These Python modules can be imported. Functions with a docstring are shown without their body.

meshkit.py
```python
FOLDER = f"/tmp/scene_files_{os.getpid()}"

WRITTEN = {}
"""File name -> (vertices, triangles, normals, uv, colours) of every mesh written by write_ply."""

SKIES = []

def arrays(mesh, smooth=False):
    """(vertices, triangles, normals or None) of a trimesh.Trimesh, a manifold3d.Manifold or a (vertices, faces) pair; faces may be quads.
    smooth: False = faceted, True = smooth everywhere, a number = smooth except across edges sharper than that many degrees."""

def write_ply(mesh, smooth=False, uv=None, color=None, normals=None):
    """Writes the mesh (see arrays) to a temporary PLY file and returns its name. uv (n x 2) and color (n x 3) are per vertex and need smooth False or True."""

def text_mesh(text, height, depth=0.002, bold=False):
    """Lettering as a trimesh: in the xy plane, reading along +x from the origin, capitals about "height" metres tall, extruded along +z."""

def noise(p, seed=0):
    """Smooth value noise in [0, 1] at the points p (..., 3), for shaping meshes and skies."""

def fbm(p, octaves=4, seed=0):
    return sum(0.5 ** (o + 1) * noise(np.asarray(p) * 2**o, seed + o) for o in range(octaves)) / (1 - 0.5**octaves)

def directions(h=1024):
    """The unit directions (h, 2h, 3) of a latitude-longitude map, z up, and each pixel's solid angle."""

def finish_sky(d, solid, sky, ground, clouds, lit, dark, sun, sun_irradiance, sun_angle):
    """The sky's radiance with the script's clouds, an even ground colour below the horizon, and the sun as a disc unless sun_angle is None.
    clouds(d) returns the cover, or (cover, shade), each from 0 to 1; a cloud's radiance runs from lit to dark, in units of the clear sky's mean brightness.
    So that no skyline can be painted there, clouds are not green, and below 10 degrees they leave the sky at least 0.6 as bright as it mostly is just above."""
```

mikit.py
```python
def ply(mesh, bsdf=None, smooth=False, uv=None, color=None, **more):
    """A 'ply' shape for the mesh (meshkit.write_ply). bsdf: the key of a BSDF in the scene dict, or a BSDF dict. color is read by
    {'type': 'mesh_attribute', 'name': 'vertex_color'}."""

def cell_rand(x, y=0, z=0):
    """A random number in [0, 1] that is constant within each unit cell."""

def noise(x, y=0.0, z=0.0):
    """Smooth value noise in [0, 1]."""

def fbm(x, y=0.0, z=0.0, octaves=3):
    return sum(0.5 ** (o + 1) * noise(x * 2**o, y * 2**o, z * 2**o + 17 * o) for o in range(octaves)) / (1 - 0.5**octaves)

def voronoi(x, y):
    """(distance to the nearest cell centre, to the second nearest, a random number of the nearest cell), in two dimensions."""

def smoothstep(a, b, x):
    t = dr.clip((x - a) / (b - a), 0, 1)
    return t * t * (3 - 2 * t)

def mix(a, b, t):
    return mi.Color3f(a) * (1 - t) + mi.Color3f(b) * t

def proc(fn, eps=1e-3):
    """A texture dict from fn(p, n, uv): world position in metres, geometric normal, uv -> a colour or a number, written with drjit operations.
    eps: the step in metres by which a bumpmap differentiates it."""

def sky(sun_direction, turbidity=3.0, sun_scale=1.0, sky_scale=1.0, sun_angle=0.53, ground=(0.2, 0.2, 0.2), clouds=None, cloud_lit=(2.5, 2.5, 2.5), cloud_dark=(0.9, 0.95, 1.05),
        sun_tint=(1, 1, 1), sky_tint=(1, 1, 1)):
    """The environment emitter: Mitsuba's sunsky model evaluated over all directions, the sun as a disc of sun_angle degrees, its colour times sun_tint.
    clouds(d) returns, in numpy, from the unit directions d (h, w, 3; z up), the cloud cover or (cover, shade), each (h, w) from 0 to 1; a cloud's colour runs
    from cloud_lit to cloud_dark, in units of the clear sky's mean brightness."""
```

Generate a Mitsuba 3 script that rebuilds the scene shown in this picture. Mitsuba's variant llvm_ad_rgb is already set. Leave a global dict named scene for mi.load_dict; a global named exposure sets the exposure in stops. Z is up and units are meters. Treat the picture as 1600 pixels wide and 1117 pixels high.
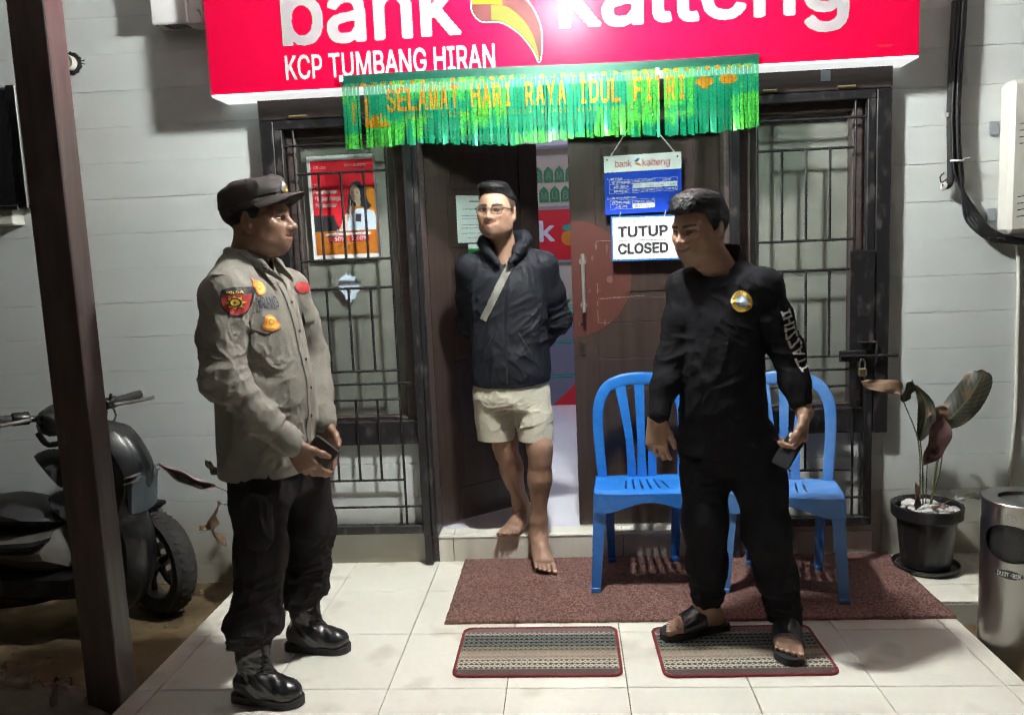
import math, random
import numpy as np, trimesh, shapely
import drjit as dr
import mitsuba as mi
import mikit, meshkit
from mikit import noise, fbm, smoothstep, mix, cell_rand
from shapely.geometry import Polygon, Point, box as sbox
from shapely import affinity, union_all
from scipy import ndimage

T = mi.ScalarTransform4f
scene, labels = {'type': 'scene'}, {}
exposure = 0.82

# ---------------------------------------------------------------- camera, sky, lamp strength
CAM = np.array([1.439, -3.694, 1.4225])
scene['camera'] = {
    'type': 'perspective', 'fov': 64.305, 'fov_axis': 'x', 'near_clip': 0.05, 'far_clip': 400.0,
    'to_world': T().look_at(origin=CAM.tolist(), target=(CAM + [-0.06827, 0.99008, -0.12287]).tolist(), up=[0.0330, 0.1252, 0.99158])}
scene['sky'] = mikit.sky([0.2, -0.6, 0.4], turbidity=3, sun_scale=0.0002, sky_scale=0.0012, sun_angle=20, sky_tint=(0.8, 0.9, 1.2))   # night
LAMP = np.array([1.49, -0.92, 2.63])      # the porch bulb, just above the frame
LAMP_R, LAMP_L = 0.068, (820.0, 852.0, 815.0)
ROOM_L = (11.0, 11.3, 14.0)                  # the bank's own ceiling lights
SIGN_L = (0.26, 0.0, 0.012)               # light box behind the red sign face

# ---------------------------------------------------------------- helpers
def numbered(key):
    if key not in scene and key not in labels and not any(k.startswith(key + '__') for k in scene):
        return key
    i = 1
    while True:
        k = f'{key}_{i:03d}'
        if k not in scene and k not in labels:
            return k
        i += 1

_count = {}
def fresh(key):
    n = _count.get(key, 0); _count[key] = n + 1
    return key if n == 0 else f'{key}_{n:03d}'

def put(name, mesh, mat, parent=None, smooth=False, **more):
    """one entry of the scene: a part of parent, or a thing when it has none"""
    key = fresh(f'{parent}__{name}' if parent else name)
    scene[key] = mikit.ply(mesh, mat, smooth, **more)
    return key

def thing(name, label, cat, group=None):
    key = fresh(name)
    labels[key] = {'label': label, 'category': cat}
    if group: labels[key]['group'] = group
    return key

def tag(key, label, cat, group=None):
    labels[key] = {'label': label, 'category': cat}
    if group: labels[key]['group'] = group
    return key

def struct(name, mesh, mat, smooth=False):
    key = put(name, mesh, mat, None, smooth)
    labels[key] = {'kind': 'structure', 'label': name.replace('_', ' ')}
    return key

def cat(ms):
    ms = [m if isinstance(m, trimesh.Trimesh) else trimesh.Trimesh(*m, process=False) for m in ms]
    return trimesh.util.concatenate(ms)

_tmpl = None
def box(x0, x1, y0, y1, z0, z1, ch=0.0):
    """a box, chamfered by ch"""
    global _tmpl
    if ch <= 0:
        return trimesh.creation.box(bounds=[[x0, y0, z0], [x1, y1, z1]])
    sg = np.array([[a, b, c] for a in (-1, 1) for b in (-1, 1) for c in (-1, 1)], float)
    off = []
    for s in sg:
        for k in range(3):
            off.append((s, k))
    if _tmpl is None:
        v = []
        for s, k in off:
            q = s * 1.0
            q = q - s * 0.2; q[k] = s[k]
            v.append(q)
        h = trimesh.convex.convex_hull(np.array(v))
        from scipy.spatial import cKDTree
        ix = cKDTree(np.array(v)).query(h.vertices)[1]
        _tmpl = ix[h.faces]
    c = np.array([x0 + x1, y0 + y1, z0 + z1]) / 2; hs = np.array([x1 - x0, y1 - y0, z1 - z0]) / 2
    ch = min(ch, hs.min() * 0.49)
    v = []
    for s, k in off:
        q = s * (hs - ch); q[k] = s[k] * hs[k]
        v.append(q + c)
    return trimesh.Trimesh(np.array(v), _tmpl.copy(), process=False)

def rot(axis, deg):
    return trimesh.transformations.rotation_matrix(math.radians(deg), axis)[:3, :3]

def xf(mesh, M=None, t=(0, 0, 0)):
    m = mesh.copy()
    v = m.vertices
    if M is not None: v = v @ np.asarray(M).T
    m.vertices = v + np.asarray(t)
    if M is not None and np.linalg.det(M) < 0: m.invert()
    return m

def spline(pts, n=24):
    """Catmull-Rom through the points (any number of columns)"""
    p = np.asarray(pts, float)
    if len(p) == 2:
        return p[0] + np.linspace(0, 1, n)[:, None] * (p[1] - p[0])
    q = np.vstack([2 * p[0] - p[1], p, 2 * p[-1] - p[-2]])
    out = []
    m = max(2, n // (len(p) - 1))
    for i in range(len(p) - 1):
        a, b, c, d = q[i:i + 4]
        t = np.linspace(0, 1, m, endpoint=False)[:, None]
        out.append(0.5 * (2 * b + (c - a) * t + (2 * a - 5 * b + 4 * c - d) * t**2 + (3 * b - a - 3 * c + d) * t**3))
    out.append(p[-1:])
    return np.vstack(out)

def tube(path, r, n=8, flat=None, up=None):
    """a swept tube; r a number or one per point; flat=(a, b): an a x b flattened section"""
    p = np.asarray(path, float); m = len(p)
    r = np.atleast_1d(np.asarray(r, float)); r = np.interp(np.linspace(0, 1, m), np.linspace(0, 1, len(r)), r)
    t = np.gradient(p, axis=0); t /= np.linalg.norm(t, axis=1, keepdims=True)
    u = np.array(up if up is not None else ([0, 0, 1] if abs(t[0][2]) < 0.9 else [0, 1, 0]), float)
    ang = np.arange(n) * 2 * np.pi / n
    ca, sa = np.cos(ang), np.sin(ang)
    V = []
    for i in range(m):
        if up is not None: u = np.array(up, float)
        u = u - t[i] * (u @ t[i]); u /= np.linalg.norm(u)
        w = np.cross(t[i], u)
        fa, fb = flat if flat else (1, 1)
        V.append(p[i] + r[i] * (fa * ca[:, None] * u + fb * sa[:, None] * w))
    V = np.vstack(V + [p[:1], p[-1:]])
    F = []
    for i in range(m - 1):
        for j in range(n):
            a, b = i * n + j, i * n + (j + 1) % n
            F += [[a, b, b + n], [a, b + n, a + n]]
    for j in range(n):
        F.append([m * n, (j + 1) % n, j]); F.append([m * n + 1, (m - 1) * n + j, (m - 1) * n + (j + 1) % n])
    return trimesh.Trimesh(V, np.array(F), process=False)

def rod(a, b, r, n=8):
    return tube([a, b], r, n)

def lathe(prof, n=40):
    """profile (r, z) turned round z"""
    p = np.asarray(prof, float); m = len(p)
    a = np.arange(n) * 2 * np.pi / n
    V = np.stack([p[:, 0:1] * np.cos(a), p[:, 0:1] * np.sin(a), np.repeat(p[:, 1:2], n, 1)], -1).reshape(-1, 3)
    F = []
    for i in range(m - 1):
        for j in range(n):
            b, c = i * n + j, i * n + (j + 1) % n
            F += [[b, c, c + n], [b, c + n, b + n]]
    return trimesh.Trimesh(V, np.array(F), process=False)

def extrude(poly, d):
    gs = [g for g in getattr(poly, 'geoms', [poly]) if g.geom_type == 'Polygon' and g.area > 1e-9]
    return trimesh.util.concatenate([trimesh.creation.extrude_polygon(g, d, engine='earcut') for g in gs])

def face_y(mesh, Y):
    """a mesh laid out in (x, z-up as y) turned to stand in the plane Y, looking at -Y"""
    v = mesh.vertices
    m = trimesh.Trimesh(np.stack([v[:, 0], Y - v[:, 2], v[:, 1]], 1), mesh.faces.copy(), process=False)
    return m

def sheet(pts, Y, d=0.002):
    """a polygon given in (x, z), d thick, its back on the plane Y, looking at -Y"""
    poly = pts if not isinstance(pts, (list, np.ndarray)) else Polygon(pts)
    return face_y(extrude(poly if poly.is_valid else poly.buffer(0), d), Y)

def front_only(m):
    keep = m.face_normals[:, 2] > 0.5
    return trimesh.Trimesh(m.vertices, m.faces[keep], process=False)

def text(txt, x0, x1, base, cap, bold=False, d=0.0006, flat=True):
    """lettering in a plane: from x0 to x1 on the line base, capitals cap tall"""
    m = meshkit.text_mesh(txt, cap, d, bold)
    if flat: m = front_only(m)
    v = m.vertices.copy()
    lo, hi = v[:, 0].min(), v[:, 0].max()
    v[:, 0] = x0 + (v[:, 0] - lo) * (x1 - x0) / (hi - lo)
    v[:, 1] += base
    return trimesh.Trimesh(v, m.faces, process=False)

def wtext(txt, x0, x1, base, cap, Y, bold=False, d=0.0006, flat=True):
    return face_y(text(txt, x0, x1, base, cap, bold, d, flat), Y)

def heavy(txt, x0, x1, base, cap, Y, w, d=0.0006):
    """extra bold lettering: the outline grown by w"""
    p = poly_of(text(txt, x0 + w, x1 - w, base + w, cap - 2 * w, True)).buffer(w, join_style=2)
    return sheet(p, Y, d)

def poly_of(m):
    """the shapely outline of front-only lettering"""
    tri = m.vertices[m.faces][:, :, :2]
    return union_all([Polygon(t) for t in tri if abs(np.cross(t[1] - t[0], t[2] - t[0])) > 1e-12]).buffer(0)

def ribbon(path, w, side, thick=0.002):
    """a flat strip of width w along a path, side = the direction across it"""
    p = np.asarray(path, float); s = np.asarray(side, float) / np.linalg.norm(side)
    w = np.broadcast_to(np.asarray(w, float), (len(p),))[:, None]
    t = np.gradient(p, axis=0); nn = np.cross(t, s); nn /= np.linalg.norm(nn, axis=1, keepdims=True)
    ring = np.stack([p - s * w / 2 - nn * thick / 2, p + s * w / 2 - nn * thick / 2, p + s * w / 2 + nn * thick / 2, p - s * w / 2 + nn * thick / 2], 1)
    V = ring.reshape(-1, 3); F = []
    for i in range(len(p) - 1):
        for j in range(4):
            a, b = i * 4 + j, i * 4 + (j + 1) % 4
            F += [[a, b, b + 4], [a, b + 4, a + 4]]
    e = (len(p) - 1) * 4
    F += [[0, 2, 1], [0, 3, 2], [e, e + 1, e + 2], [e, e + 2, e + 3]]
    return trimesh.Trimesh(V, np.array(F), process=False)

def blob(center, radii, seed=0, amp=0.15, sub=3, freq=2.0):
    m = trimesh.creation.icosphere(subdivisions=sub)
    v = m.vertices
    k = 1 + amp * (meshkit.fbm(v * freq + seed * 7.3, 3, seed) - 0.5) * 2
    return trimesh.Trimesh(v * k[:, None] * np.asarray(radii) + np.asarray(center), m.faces, process=False)

# ---------------------------------------------------------------- materials
def mat(key, bsdf):
    scene[key] = bsdf
    return key

def rgb(c):
    return {'type': 'rgb', 'value': list(map(float, c))} if isinstance(c, (tuple, list)) else c

def plain(key, c, rough=0.5, metallic=0.0, spec=0.5, two=True, **k):
    b = {'type': 'principled', 'base_color': rgb(c), 'roughness': rough, 'metallic': metallic, 'specular': spec, **k}
    return mat(key, {'type': 'twosided', 'b': b} if two else b)

def bumpy(key, c, fn, scale, rough=0.5, eps=1e-3, **k):
    b = {'type': 'bumpmap', 'arbitrary': mikit.proc(fn, eps), 'scale': scale,
         'b': {'type': 'principled', 'base_color': rgb(c), 'roughness': rough, 'specular': 0.4, **k}}
    return mat(key, {'type': 'twosided', 'b': b})

def f_plank(p, n, uv):
    d = fbm(p.x * 2.1, p.z * 5.0, p.y, 4)
    low = smoothstep(0.45, -0.05, p.z + 0.35 * (d - 0.5))
    c = mix((0.57, 0.605, 0.60), (0.64, 0.67, 0.66), d)
    w = fbm(p.x * 1.3 + 7, p.z * 1.1, 2.0, 4)
    c = mix(c, (0.55, 0.55, 0.51), smoothstep(0.5, 0.75, w) * 0.5)
    return mix(c, (0.40, 0.35, 0.26), low * 0.75)

def f_tile(p, n, uv):
    d = fbm(p.x * 3.0, p.y * 3.0, p.z, 4)
    g = noise(p.x * 60, p.y * 60, 1.0)
    c = mix((0.75, 0.725, 0.63), (0.84, 0.82, 0.725), d)
    tone = cell_rand(dr.floor(p.x / 0.4), dr.floor((p.y + 1.549) / 0.4), 3.0)
    c = c * (0.96 + 0.06 * tone)
    smear = smoothstep(0.58, 0.75, fbm(p.x * 5.5 + 3, p.y * 5.5, 2.0, 3))
    c = mix(c, (0.55, 0.52, 0.43), smear * 0.6)
    return c * (0.985 + 0.03 * g)

def f_tile_rough(p, n, uv):
    return 0.22 + 0.22 * fbm(p.x * 7, p.y * 7, 4.0, 3)

def f_soil(p, n, uv):
    d = fbm(p.x * 3.2, p.y * 3.2, p.z * 3.2, 4)
    g = fbm(p.x * 19 + 2 * d, p.y * 19 - 2 * d, p.z * 19, 4)
    c = mix((0.07, 0.05, 0.028), (0.18, 0.135, 0.075), smoothstep(0.25, 0.75, d))
    return c * (0.65 + 0.7 * g)

def f_soil_h(p, n, uv):
    return fbm(p.x * 45, p.y * 45, p.z * 45, 3)

def f_rug(p, n, uv):
    a = noise(p.x * 230, p.y * 230, p.z * 60)
    b = fbm(p.x * 6, p.y * 6, 1.0, 3)
    c = mix((0.085, 0.042, 0.036), (0.27, 0.155, 0.135), smoothstep(0.25, 0.8, a))
    return c * (0.82 + 0.36 * b)

def f_darkwood(p, n, uv):
    g = fbm(p.x * 9, p.y * 60, p.z * 60, 3)
    return mix((0.034, 0.025, 0.023), (0.075, 0.057, 0.053), g)

def f_iron(p, n, uv):
    g = fbm(p.x * 38, p.y * 38, p.z * 14, 3)
    return mix((0.010, 0.0095, 0.011), (0.055, 0.049, 0.048), smoothstep(0.55, 0.85, g))

def f_door(p, n, uv):
    g = fbm(p.x * 55, p.y * 55, p.z * 3.0, 3)
    d = fbm(p.x * 3, p.y * 3, p.z * 3, 3)
    c = mix((0.026, 0.0165, 0.014), (0.044, 0.029, 0.025), g)
    return mix(c, (0.06, 0.05, 0.048), smoothstep(0.70, 0.86, d) * 0.4)

def f_door_red(p, n, uv):
    d = fbm(p.x * 4, p.y * 4, p.z * 4, 3)
    c = mix((0.060, 0.017, 0.014), (0.080, 0.025, 0.020), d)
    w = smoothstep(0.82, 0.9, noise(p.x * 60, p.y * 60, p.z * 20))
    return mix(c, (0.2, 0.12, 0.1), w * 0.4)

def f_steel(p, n, uv):
    return 0.17 + 0.22 * fbm(p.x * 9, p.y * 9, p.z * 16, 3)

def f_curtain(p, n, uv):
    band = fbm(p.x * 1.6, p.z * 7.0, 2.0, 3)
    return mix((0.17, 0.18, 0.155), (0.27, 0.285, 0.25), band)

def f_foil(p, n, uv):
    a = noise(p.x * 420, p.z * 420, 1.0)
    b = fbm(p.x * 7 + 0.8 * noise(p.x * 90), p.z * 9, 4.0, 3)
    c = mix((0.0, 0.17, 0.075), (0.004, 0.36, 0.17), a)
    return mix(c, (0.11, 0.70, 0.015), smoothstep(0.47, 0.62, b) * smoothstep(0.2, 0.7, a))

def f_foil_gold(p, n, uv):
    a = noise(p.x * 420, p.z * 420, 1.0)
    return mix((0.19, 0.080, 0.008), (0.46, 0.26, 0.010), a)

plain('m_white_paint', (0.70, 0.71, 0.69), 0.55)
mat('m_plank', {'type': 'twosided', 'b': {'type': 'principled', 'base_color': mikit.proc(f_plank), 'roughness': 0.6, 'specular': 0.3}})
mat('m_tile', {'type': 'twosided', 'b': {'type': 'principled', 'base_color': mikit.proc(f_tile), 'roughness': mikit.proc(f_tile_rough), 'specular': 0.45}})
plain('m_grout', (0.13, 0.11, 0.085), 0.9)
bumpy('m_soil', mikit.proc(f_soil), f_soil_h, 0.012, 0.95, specular=0.2)
bumpy('m_rug', mikit.proc(f_rug), lambda p, n, uv: noise(p.x * 230, p.y * 230, p.z * 60), 0.006, 1.0, specular=0.1)
mat('m_darkwood', {'type': 'twosided', 'b': {'type': 'principled', 'base_color': mikit.proc(f_darkwood), 'roughness': 0.5}})
mat('m_iron', {'type': 'twosided', 'b': {'type': 'principled', 'base_color': mikit.proc(f_iron), 'roughness': 0.42, 'specular': 0.5}})
mat('m_door', {'type': 'twosided', 'b': {'type': 'principled', 'base_color': mikit.proc(f_door), 'roughness': 0.38, 'specular': 0.5}})
mat('m_door_red', {'type': 'twosided', 'b': {'type': 'principled', 'base_color': mikit.proc(f_door_red), 'roughness': 0.42}})
mat('m_curtain', {'type': 'twosided', 'b': {'type': 'principled', 'base_color': mikit.proc(f_curtain), 'roughness': 0.8, 'specular': 0.2}})
mat('m_glass', {'type': 'thindielectric', 'int_ior': 1.5})
mat('m_steel', {'type': 'twosided', 'b': {'type': 'principled', 'base_color': rgb((0.33, 0.325, 0.31)), 'metallic': 1.0, 'roughness': mikit.proc(f_steel)}})
mat('m_film', {'type': 'thindielectric', 'int_ior': 1.5, 'specular_transmittance': rgb((0.72, 0.95, 0.84))})
mat('m_foil', {'type': 'blendbsdf', 'weight': 0.36, 'a': {'type': 'twosided', 'b': {'type': 'principled', 'base_color': mikit.proc(f_foil), 'metallic': 0.45, 'roughness': 0.33, 'specular': 0.7}}, 'b': {'type': 'ref', 'id': 'm_film'}})
mat('m_foil_gold', {'type': 'twosided', 'b': {'type': 'principled', 'base_color': mikit.proc(f_foil_gold), 'metallic': 0.5, 'roughness': 0.35, 'specular': 0.7}})
plain('m_foil_dark', (0.003, 0.055, 0.034), 0.4, 0.3)
plain('m_brass', (0.42, 0.33, 0.18), 0.45, 1.0)
plain('m_handle', (0.30, 0.29, 0.285), 0.38, 0.5)
plain('m_phone', (0.007, 0.007, 0.008), 0.7, spec=0.15)
plain('m_scratch', (0.20, 0.14, 0.12), 0.7)
plain('m_chrome', (0.75, 0.74, 0.72), 0.2, 1.0)
plain('m_black', (0.012, 0.012, 0.013), 0.45)
plain('m_black_gloss', (0.008, 0.008, 0.010), 0.35)
plain('m_rubber', (0.016, 0.016, 0.017), 0.75)
plain('m_cable', (0.011, 0.011, 0.013), 0.45)
plain('m_white', (0.78, 0.79, 0.78), 0.4)
plain('m_paper', (0.72, 0.76, 0.77), 0.75)
plain('m_ink', (0.02, 0.02, 0.025), 0.6)
plain('m_ink_grey', (0.22, 0.25, 0.28), 0.6)
plain('m_blue', (0.006, 0.045, 0.42), 0.4)
plain('m_blue_edge', (0.02, 0.13, 0.40), 0.4)
plain('m_red', (0.62, 0.02, 0.035), 0.4)
plain('m_red_dark', (0.42, 0.02, 0.04), 0.4)
plain('m_orange', (0.62, 0.22, 0.02), 0.5)
plain('m_orange_dark', (0.42, 0.13, 0.015), 0.5)
plain('m_yellow', (0.15, 0.115, 0.006), 0.5, spec=0.08)
plain('m_green', (0.02, 0.20, 0.06), 0.45)
plain('m_teal', (0.03, 0.36, 0.30), 0.4)
plain('m_counter', (0.17, 0.18, 0.26), 0.45)
plain('m_lavender', (0.62, 0.62, 0.74), 0.4)
plain('m_beige', (0.56, 0.50, 0.44), 0.6)
plain('m_room_floor', (0.74, 0.74, 0.80), 0.15)
plain('m_pale_skin', (0.62, 0.45, 0.36), 0.6)
plain('m_pale_blue', (0.50, 0.62, 0.72), 0.6)
plain('m_maroon', (0.075, 0.022, 0.024), 0.5, spec=0.08)
plain('m_olive', (0.085, 0.082, 0.014), 0.5, spec=0.08)
plain('m_letter', (0.30, 0.285, 0.30), 0.5, spec=0.08)
plain('m_letter_white', (0.46, 0.45, 0.46), 0.5, spec=0.08)
plain('m_bone', (0.62, 0.61, 0.55), 0.45)
plain('m_sign_face', (0.27, 0.002, 0.024), 0.34, spec=0.07)
plain('m_sign_trim', (0.85, 0.85, 0.84), 0.4)
plain('m_ceiling', (0.80, 0.80, 0.79), 0.7)
plain('m_post', mikit.proc(lambda p, n, uv: mix((0.026, 0.017, 0.017), (0.060, 0.044, 0.042), fbm(p.x * 40, p.y * 40, p.z * 4, 3))), 0.42)
# ================================================================ setting
# ground: one sheet of trodden soil, lower than the porch
gx, gy = np.meshgrid(np.linspace(-9, 12, 106), np.linspace(-12, 0.0, 61))
gz = -0.095 + 0.03 * (meshkit.fbm(np.stack([gx * 2.2, gy * 2.2, gx * 0], -1), 4, 5) - 0.5)
V = np.stack([gx, gy, gz], -1).reshape(-1, 3)
idx = np.arange(len(V)).reshape(gx.shape)
Q = np.stack([idx[:-1, :-1], idx[:-1, 1:], idx[1:, 1:], idx[1:, :-1]], -1).reshape(-1, 4)
struct('ground', trimesh.Trimesh(V, np.vstack([Q[:, :3], Q[:, [0, 2, 3]]]), process=False), 'm_soil', True)

# porch floor: a slab with its tiles laid on it
struct('porch_floor', cat([box(-0.078, 2.868, -4.2, -0.002, -0.25, -0.006), box(2.8685, 3.62, -0.515, -0.0025, -0.25, -0.0065)]), 'm_grout')
rng = random.Random(3)
for i in range(-1, 10):
    for j in range(-7, 4):
        x0, x1 = i * 0.4, i * 0.4 + 0.4
        y0, y1 = j * 0.4 - 1.549, j * 0.4 - 1.149
        for (a0, a1, b0, b1) in ((-0.08, 2.87, -4.2, 0.0), (2.872, 3.62, -0.517, 0.0)):
            u0, u1, w0, w1 = max(x0, a0), min(x1, a1), max(y0, b0), min(y1, b1)
            if u1 - u0 > 0.01 and w1 - w0 > 0.01:
                g = 0.0017
                z = rng.uniform(-0.0006, 0.0006)
                put('tile', box(u0 + g, u1 - g, w0 + g, w1 - g, -0.008, z, 0.0015), 'm_tile', 'porch_floor')
# edging tiles on the slab's sides
for j in range(-10, 0):
    put('edge_tile', box(-0.0815, -0.0785, j * 0.4 - 0.349 + 0.4 + 0.001, min(j * 0.4 + 0.8 - 0.35, -0.001), -0.25, -0.009, 0.001), 'm_tile', 'porch_floor')
put('edge_tile', box(2.8685, 2.872, -4.2, -0.52, -0.25, -0.009, 0.001), 'm_tile', 'porch_floor')
put('edge_tile', box(2.873, 3.62, -0.5195, -0.5155, -0.25, -0.009, 0.001), 'm_bone', 'porch_floor')

# the step under the double door: slab, riser tiles, tread tiles (the tread runs on as the floor of the room)
struct('porch_step', box(0.802, 2.80, 0.004, 0.13, -0.2, 0.118), 'm_grout')
for (a, b) in ((0.80, 0.868), (0.870, 1.268), (1.270, 1.668), (1.670, 2.068), (2.070, 2.468), (2.470, 2.80)):
    put('riser_tile', box(a + 0.001, b, -0.003, 0.006, 0.0, 0.112, 0.0015), 'm_tile', 'porch_step')
put('nosing', box(0.80, 2.15, -0.006, 0.012, 0.1125, 0.1225, 0.003), 'm_bone', 'porch_step')
for (a, b) in ((0.80, 0.868), (0.870, 1.268), (1.270, 1.668), (1.670, 2.068), (2.07, 2.15)):
    put('tread_tile', box(a + 0.001, b, 0.0125, 0.100, 0.113, 0.1245, 0.0012), 'm_tile', 'porch_step')

# porch ceiling over the whole porch (out of the frame): dark boards on a beam
struct('porch_ceiling', cat([box(-2.6, 5.4, -2.3, 0.14, 3.22, 3.26)] + [box(-2.6, 5.4, y, y + 0.06, 3.12, 3.2195) for y in (-2.28, -1.2)]), 'm_ceiling')

# ================================================================ bank building
B = thing('bank_building', 'bank building front of white horizontal boards with brown double door and barred windows', 'building')
W = B + '__wall'
WT = 0.13
scene[W] = mikit.ply(cat([
    box(-3.2, 0.19, 0.022, WT, -0.3, 3.22), box(2.752, 5.6, 0.022, WT, -0.3, 3.22),
    box(0.191, 0.78, 0.022, WT, -0.3, 0.60), box(2.17, 2.751, 0.022, WT, -0.3, 0.60),
    box(0.191, 0.74, 0.023, WT, 2.06, 3.22), box(2.2, 2.751, 0.023, WT, 2.06, 3.22), box(0.741, 2.199, 0.022, WT, 2.0, 3.22)]), 'm_white_paint')
def planks(x0, x1, k0, k1, dz=0.0, seed=0):
    r = random.Random(seed)
    for k in range(k0, k1):
        z0, z1 = 0.16 * k + dz, 0.16 * (k + 1) + dz
        cut = [x0]
        x = 99
        while x < x1 - 0.5:
            cut.append(x); x += r.uniform(1.6, 2.4)
        cut.append(x1)
        for a, b in zip(cut[:-1], cut[1:]):
            y = r.uniform(-0.0003, 0.0003)
            put('plank', box(a + 0.0006, b - 0.0006, y, 0.0215, z0 + 0.0004 + 0.0004 * (k % 3), z1 - 0.0003, 0.0004), 'm_plank', W)
planks(-3.2, 0.104, -2, 20, 0.0, 1)
planks(2.842, 5.6, -2, 20, -0.018, 2)
planks(0.105, 0.79, -1, 0, 0.0, 3); planks(0.105, 0.742, 0, 3, 0.0, 3)
put('plank', box(0.105, 0.742, 0.0, 0.0215, 0.4812, 0.578, 0.0016), 'm_plank', W)
planks(2.17, 2.841, 0, 3, -0.018, 4)
put('plank', box(2.17, 2.841, 0.0, 0.0215, 0.4632, 0.578, 0.0016), 'm_plank', W)
planks(0.105, 2.841, 14, 20, -0.085, 5)

# wooden frame round windows and door
FR = B + '__frame'
put('side_post', box(0.104, 0.166, -0.052, 0.03, 0.58, 2.062, 0.004), 'm_iron', FR); put('side_post', box(2.779, 2.842, -0.052, 0.03, 0.58, 2.062, 0.004), 'm_iron', FR)
put('header', box(0.104, 2.842, -0.054, 0.03, 2.0635, 2.155, 0.004), 'm_darkwood', FR)
put('door_post', box(0.742, 0.801, -0.004, 0.128, 0.0, 2.062, 0.004), 'm_darkwood', FR)
put('door_post', box(2.149, 2.207, -0.004, 0.128, 0.0, 2.062, 0.004), 'm_darkwood', FR)
put('door_lintel', box(0.802, 2.148, -0.004, 0.128, 1.985, 2.062, 0.004), 'm_darkwood', FR)
for (a, b) in ((0.245, 0.325), (2.302, 2.36), (2.612, 2.686)):
    put('hinge', tube([[a, -0.060, 2.074], [b, -0.060, 2.074]], 0.0065, 8), 'm_brass', FR)
put('tape_patch', box(2.543, 2.584, -0.0565, -0.0545, 2.102, 2.146), 'm_ink_grey', FR)

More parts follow.
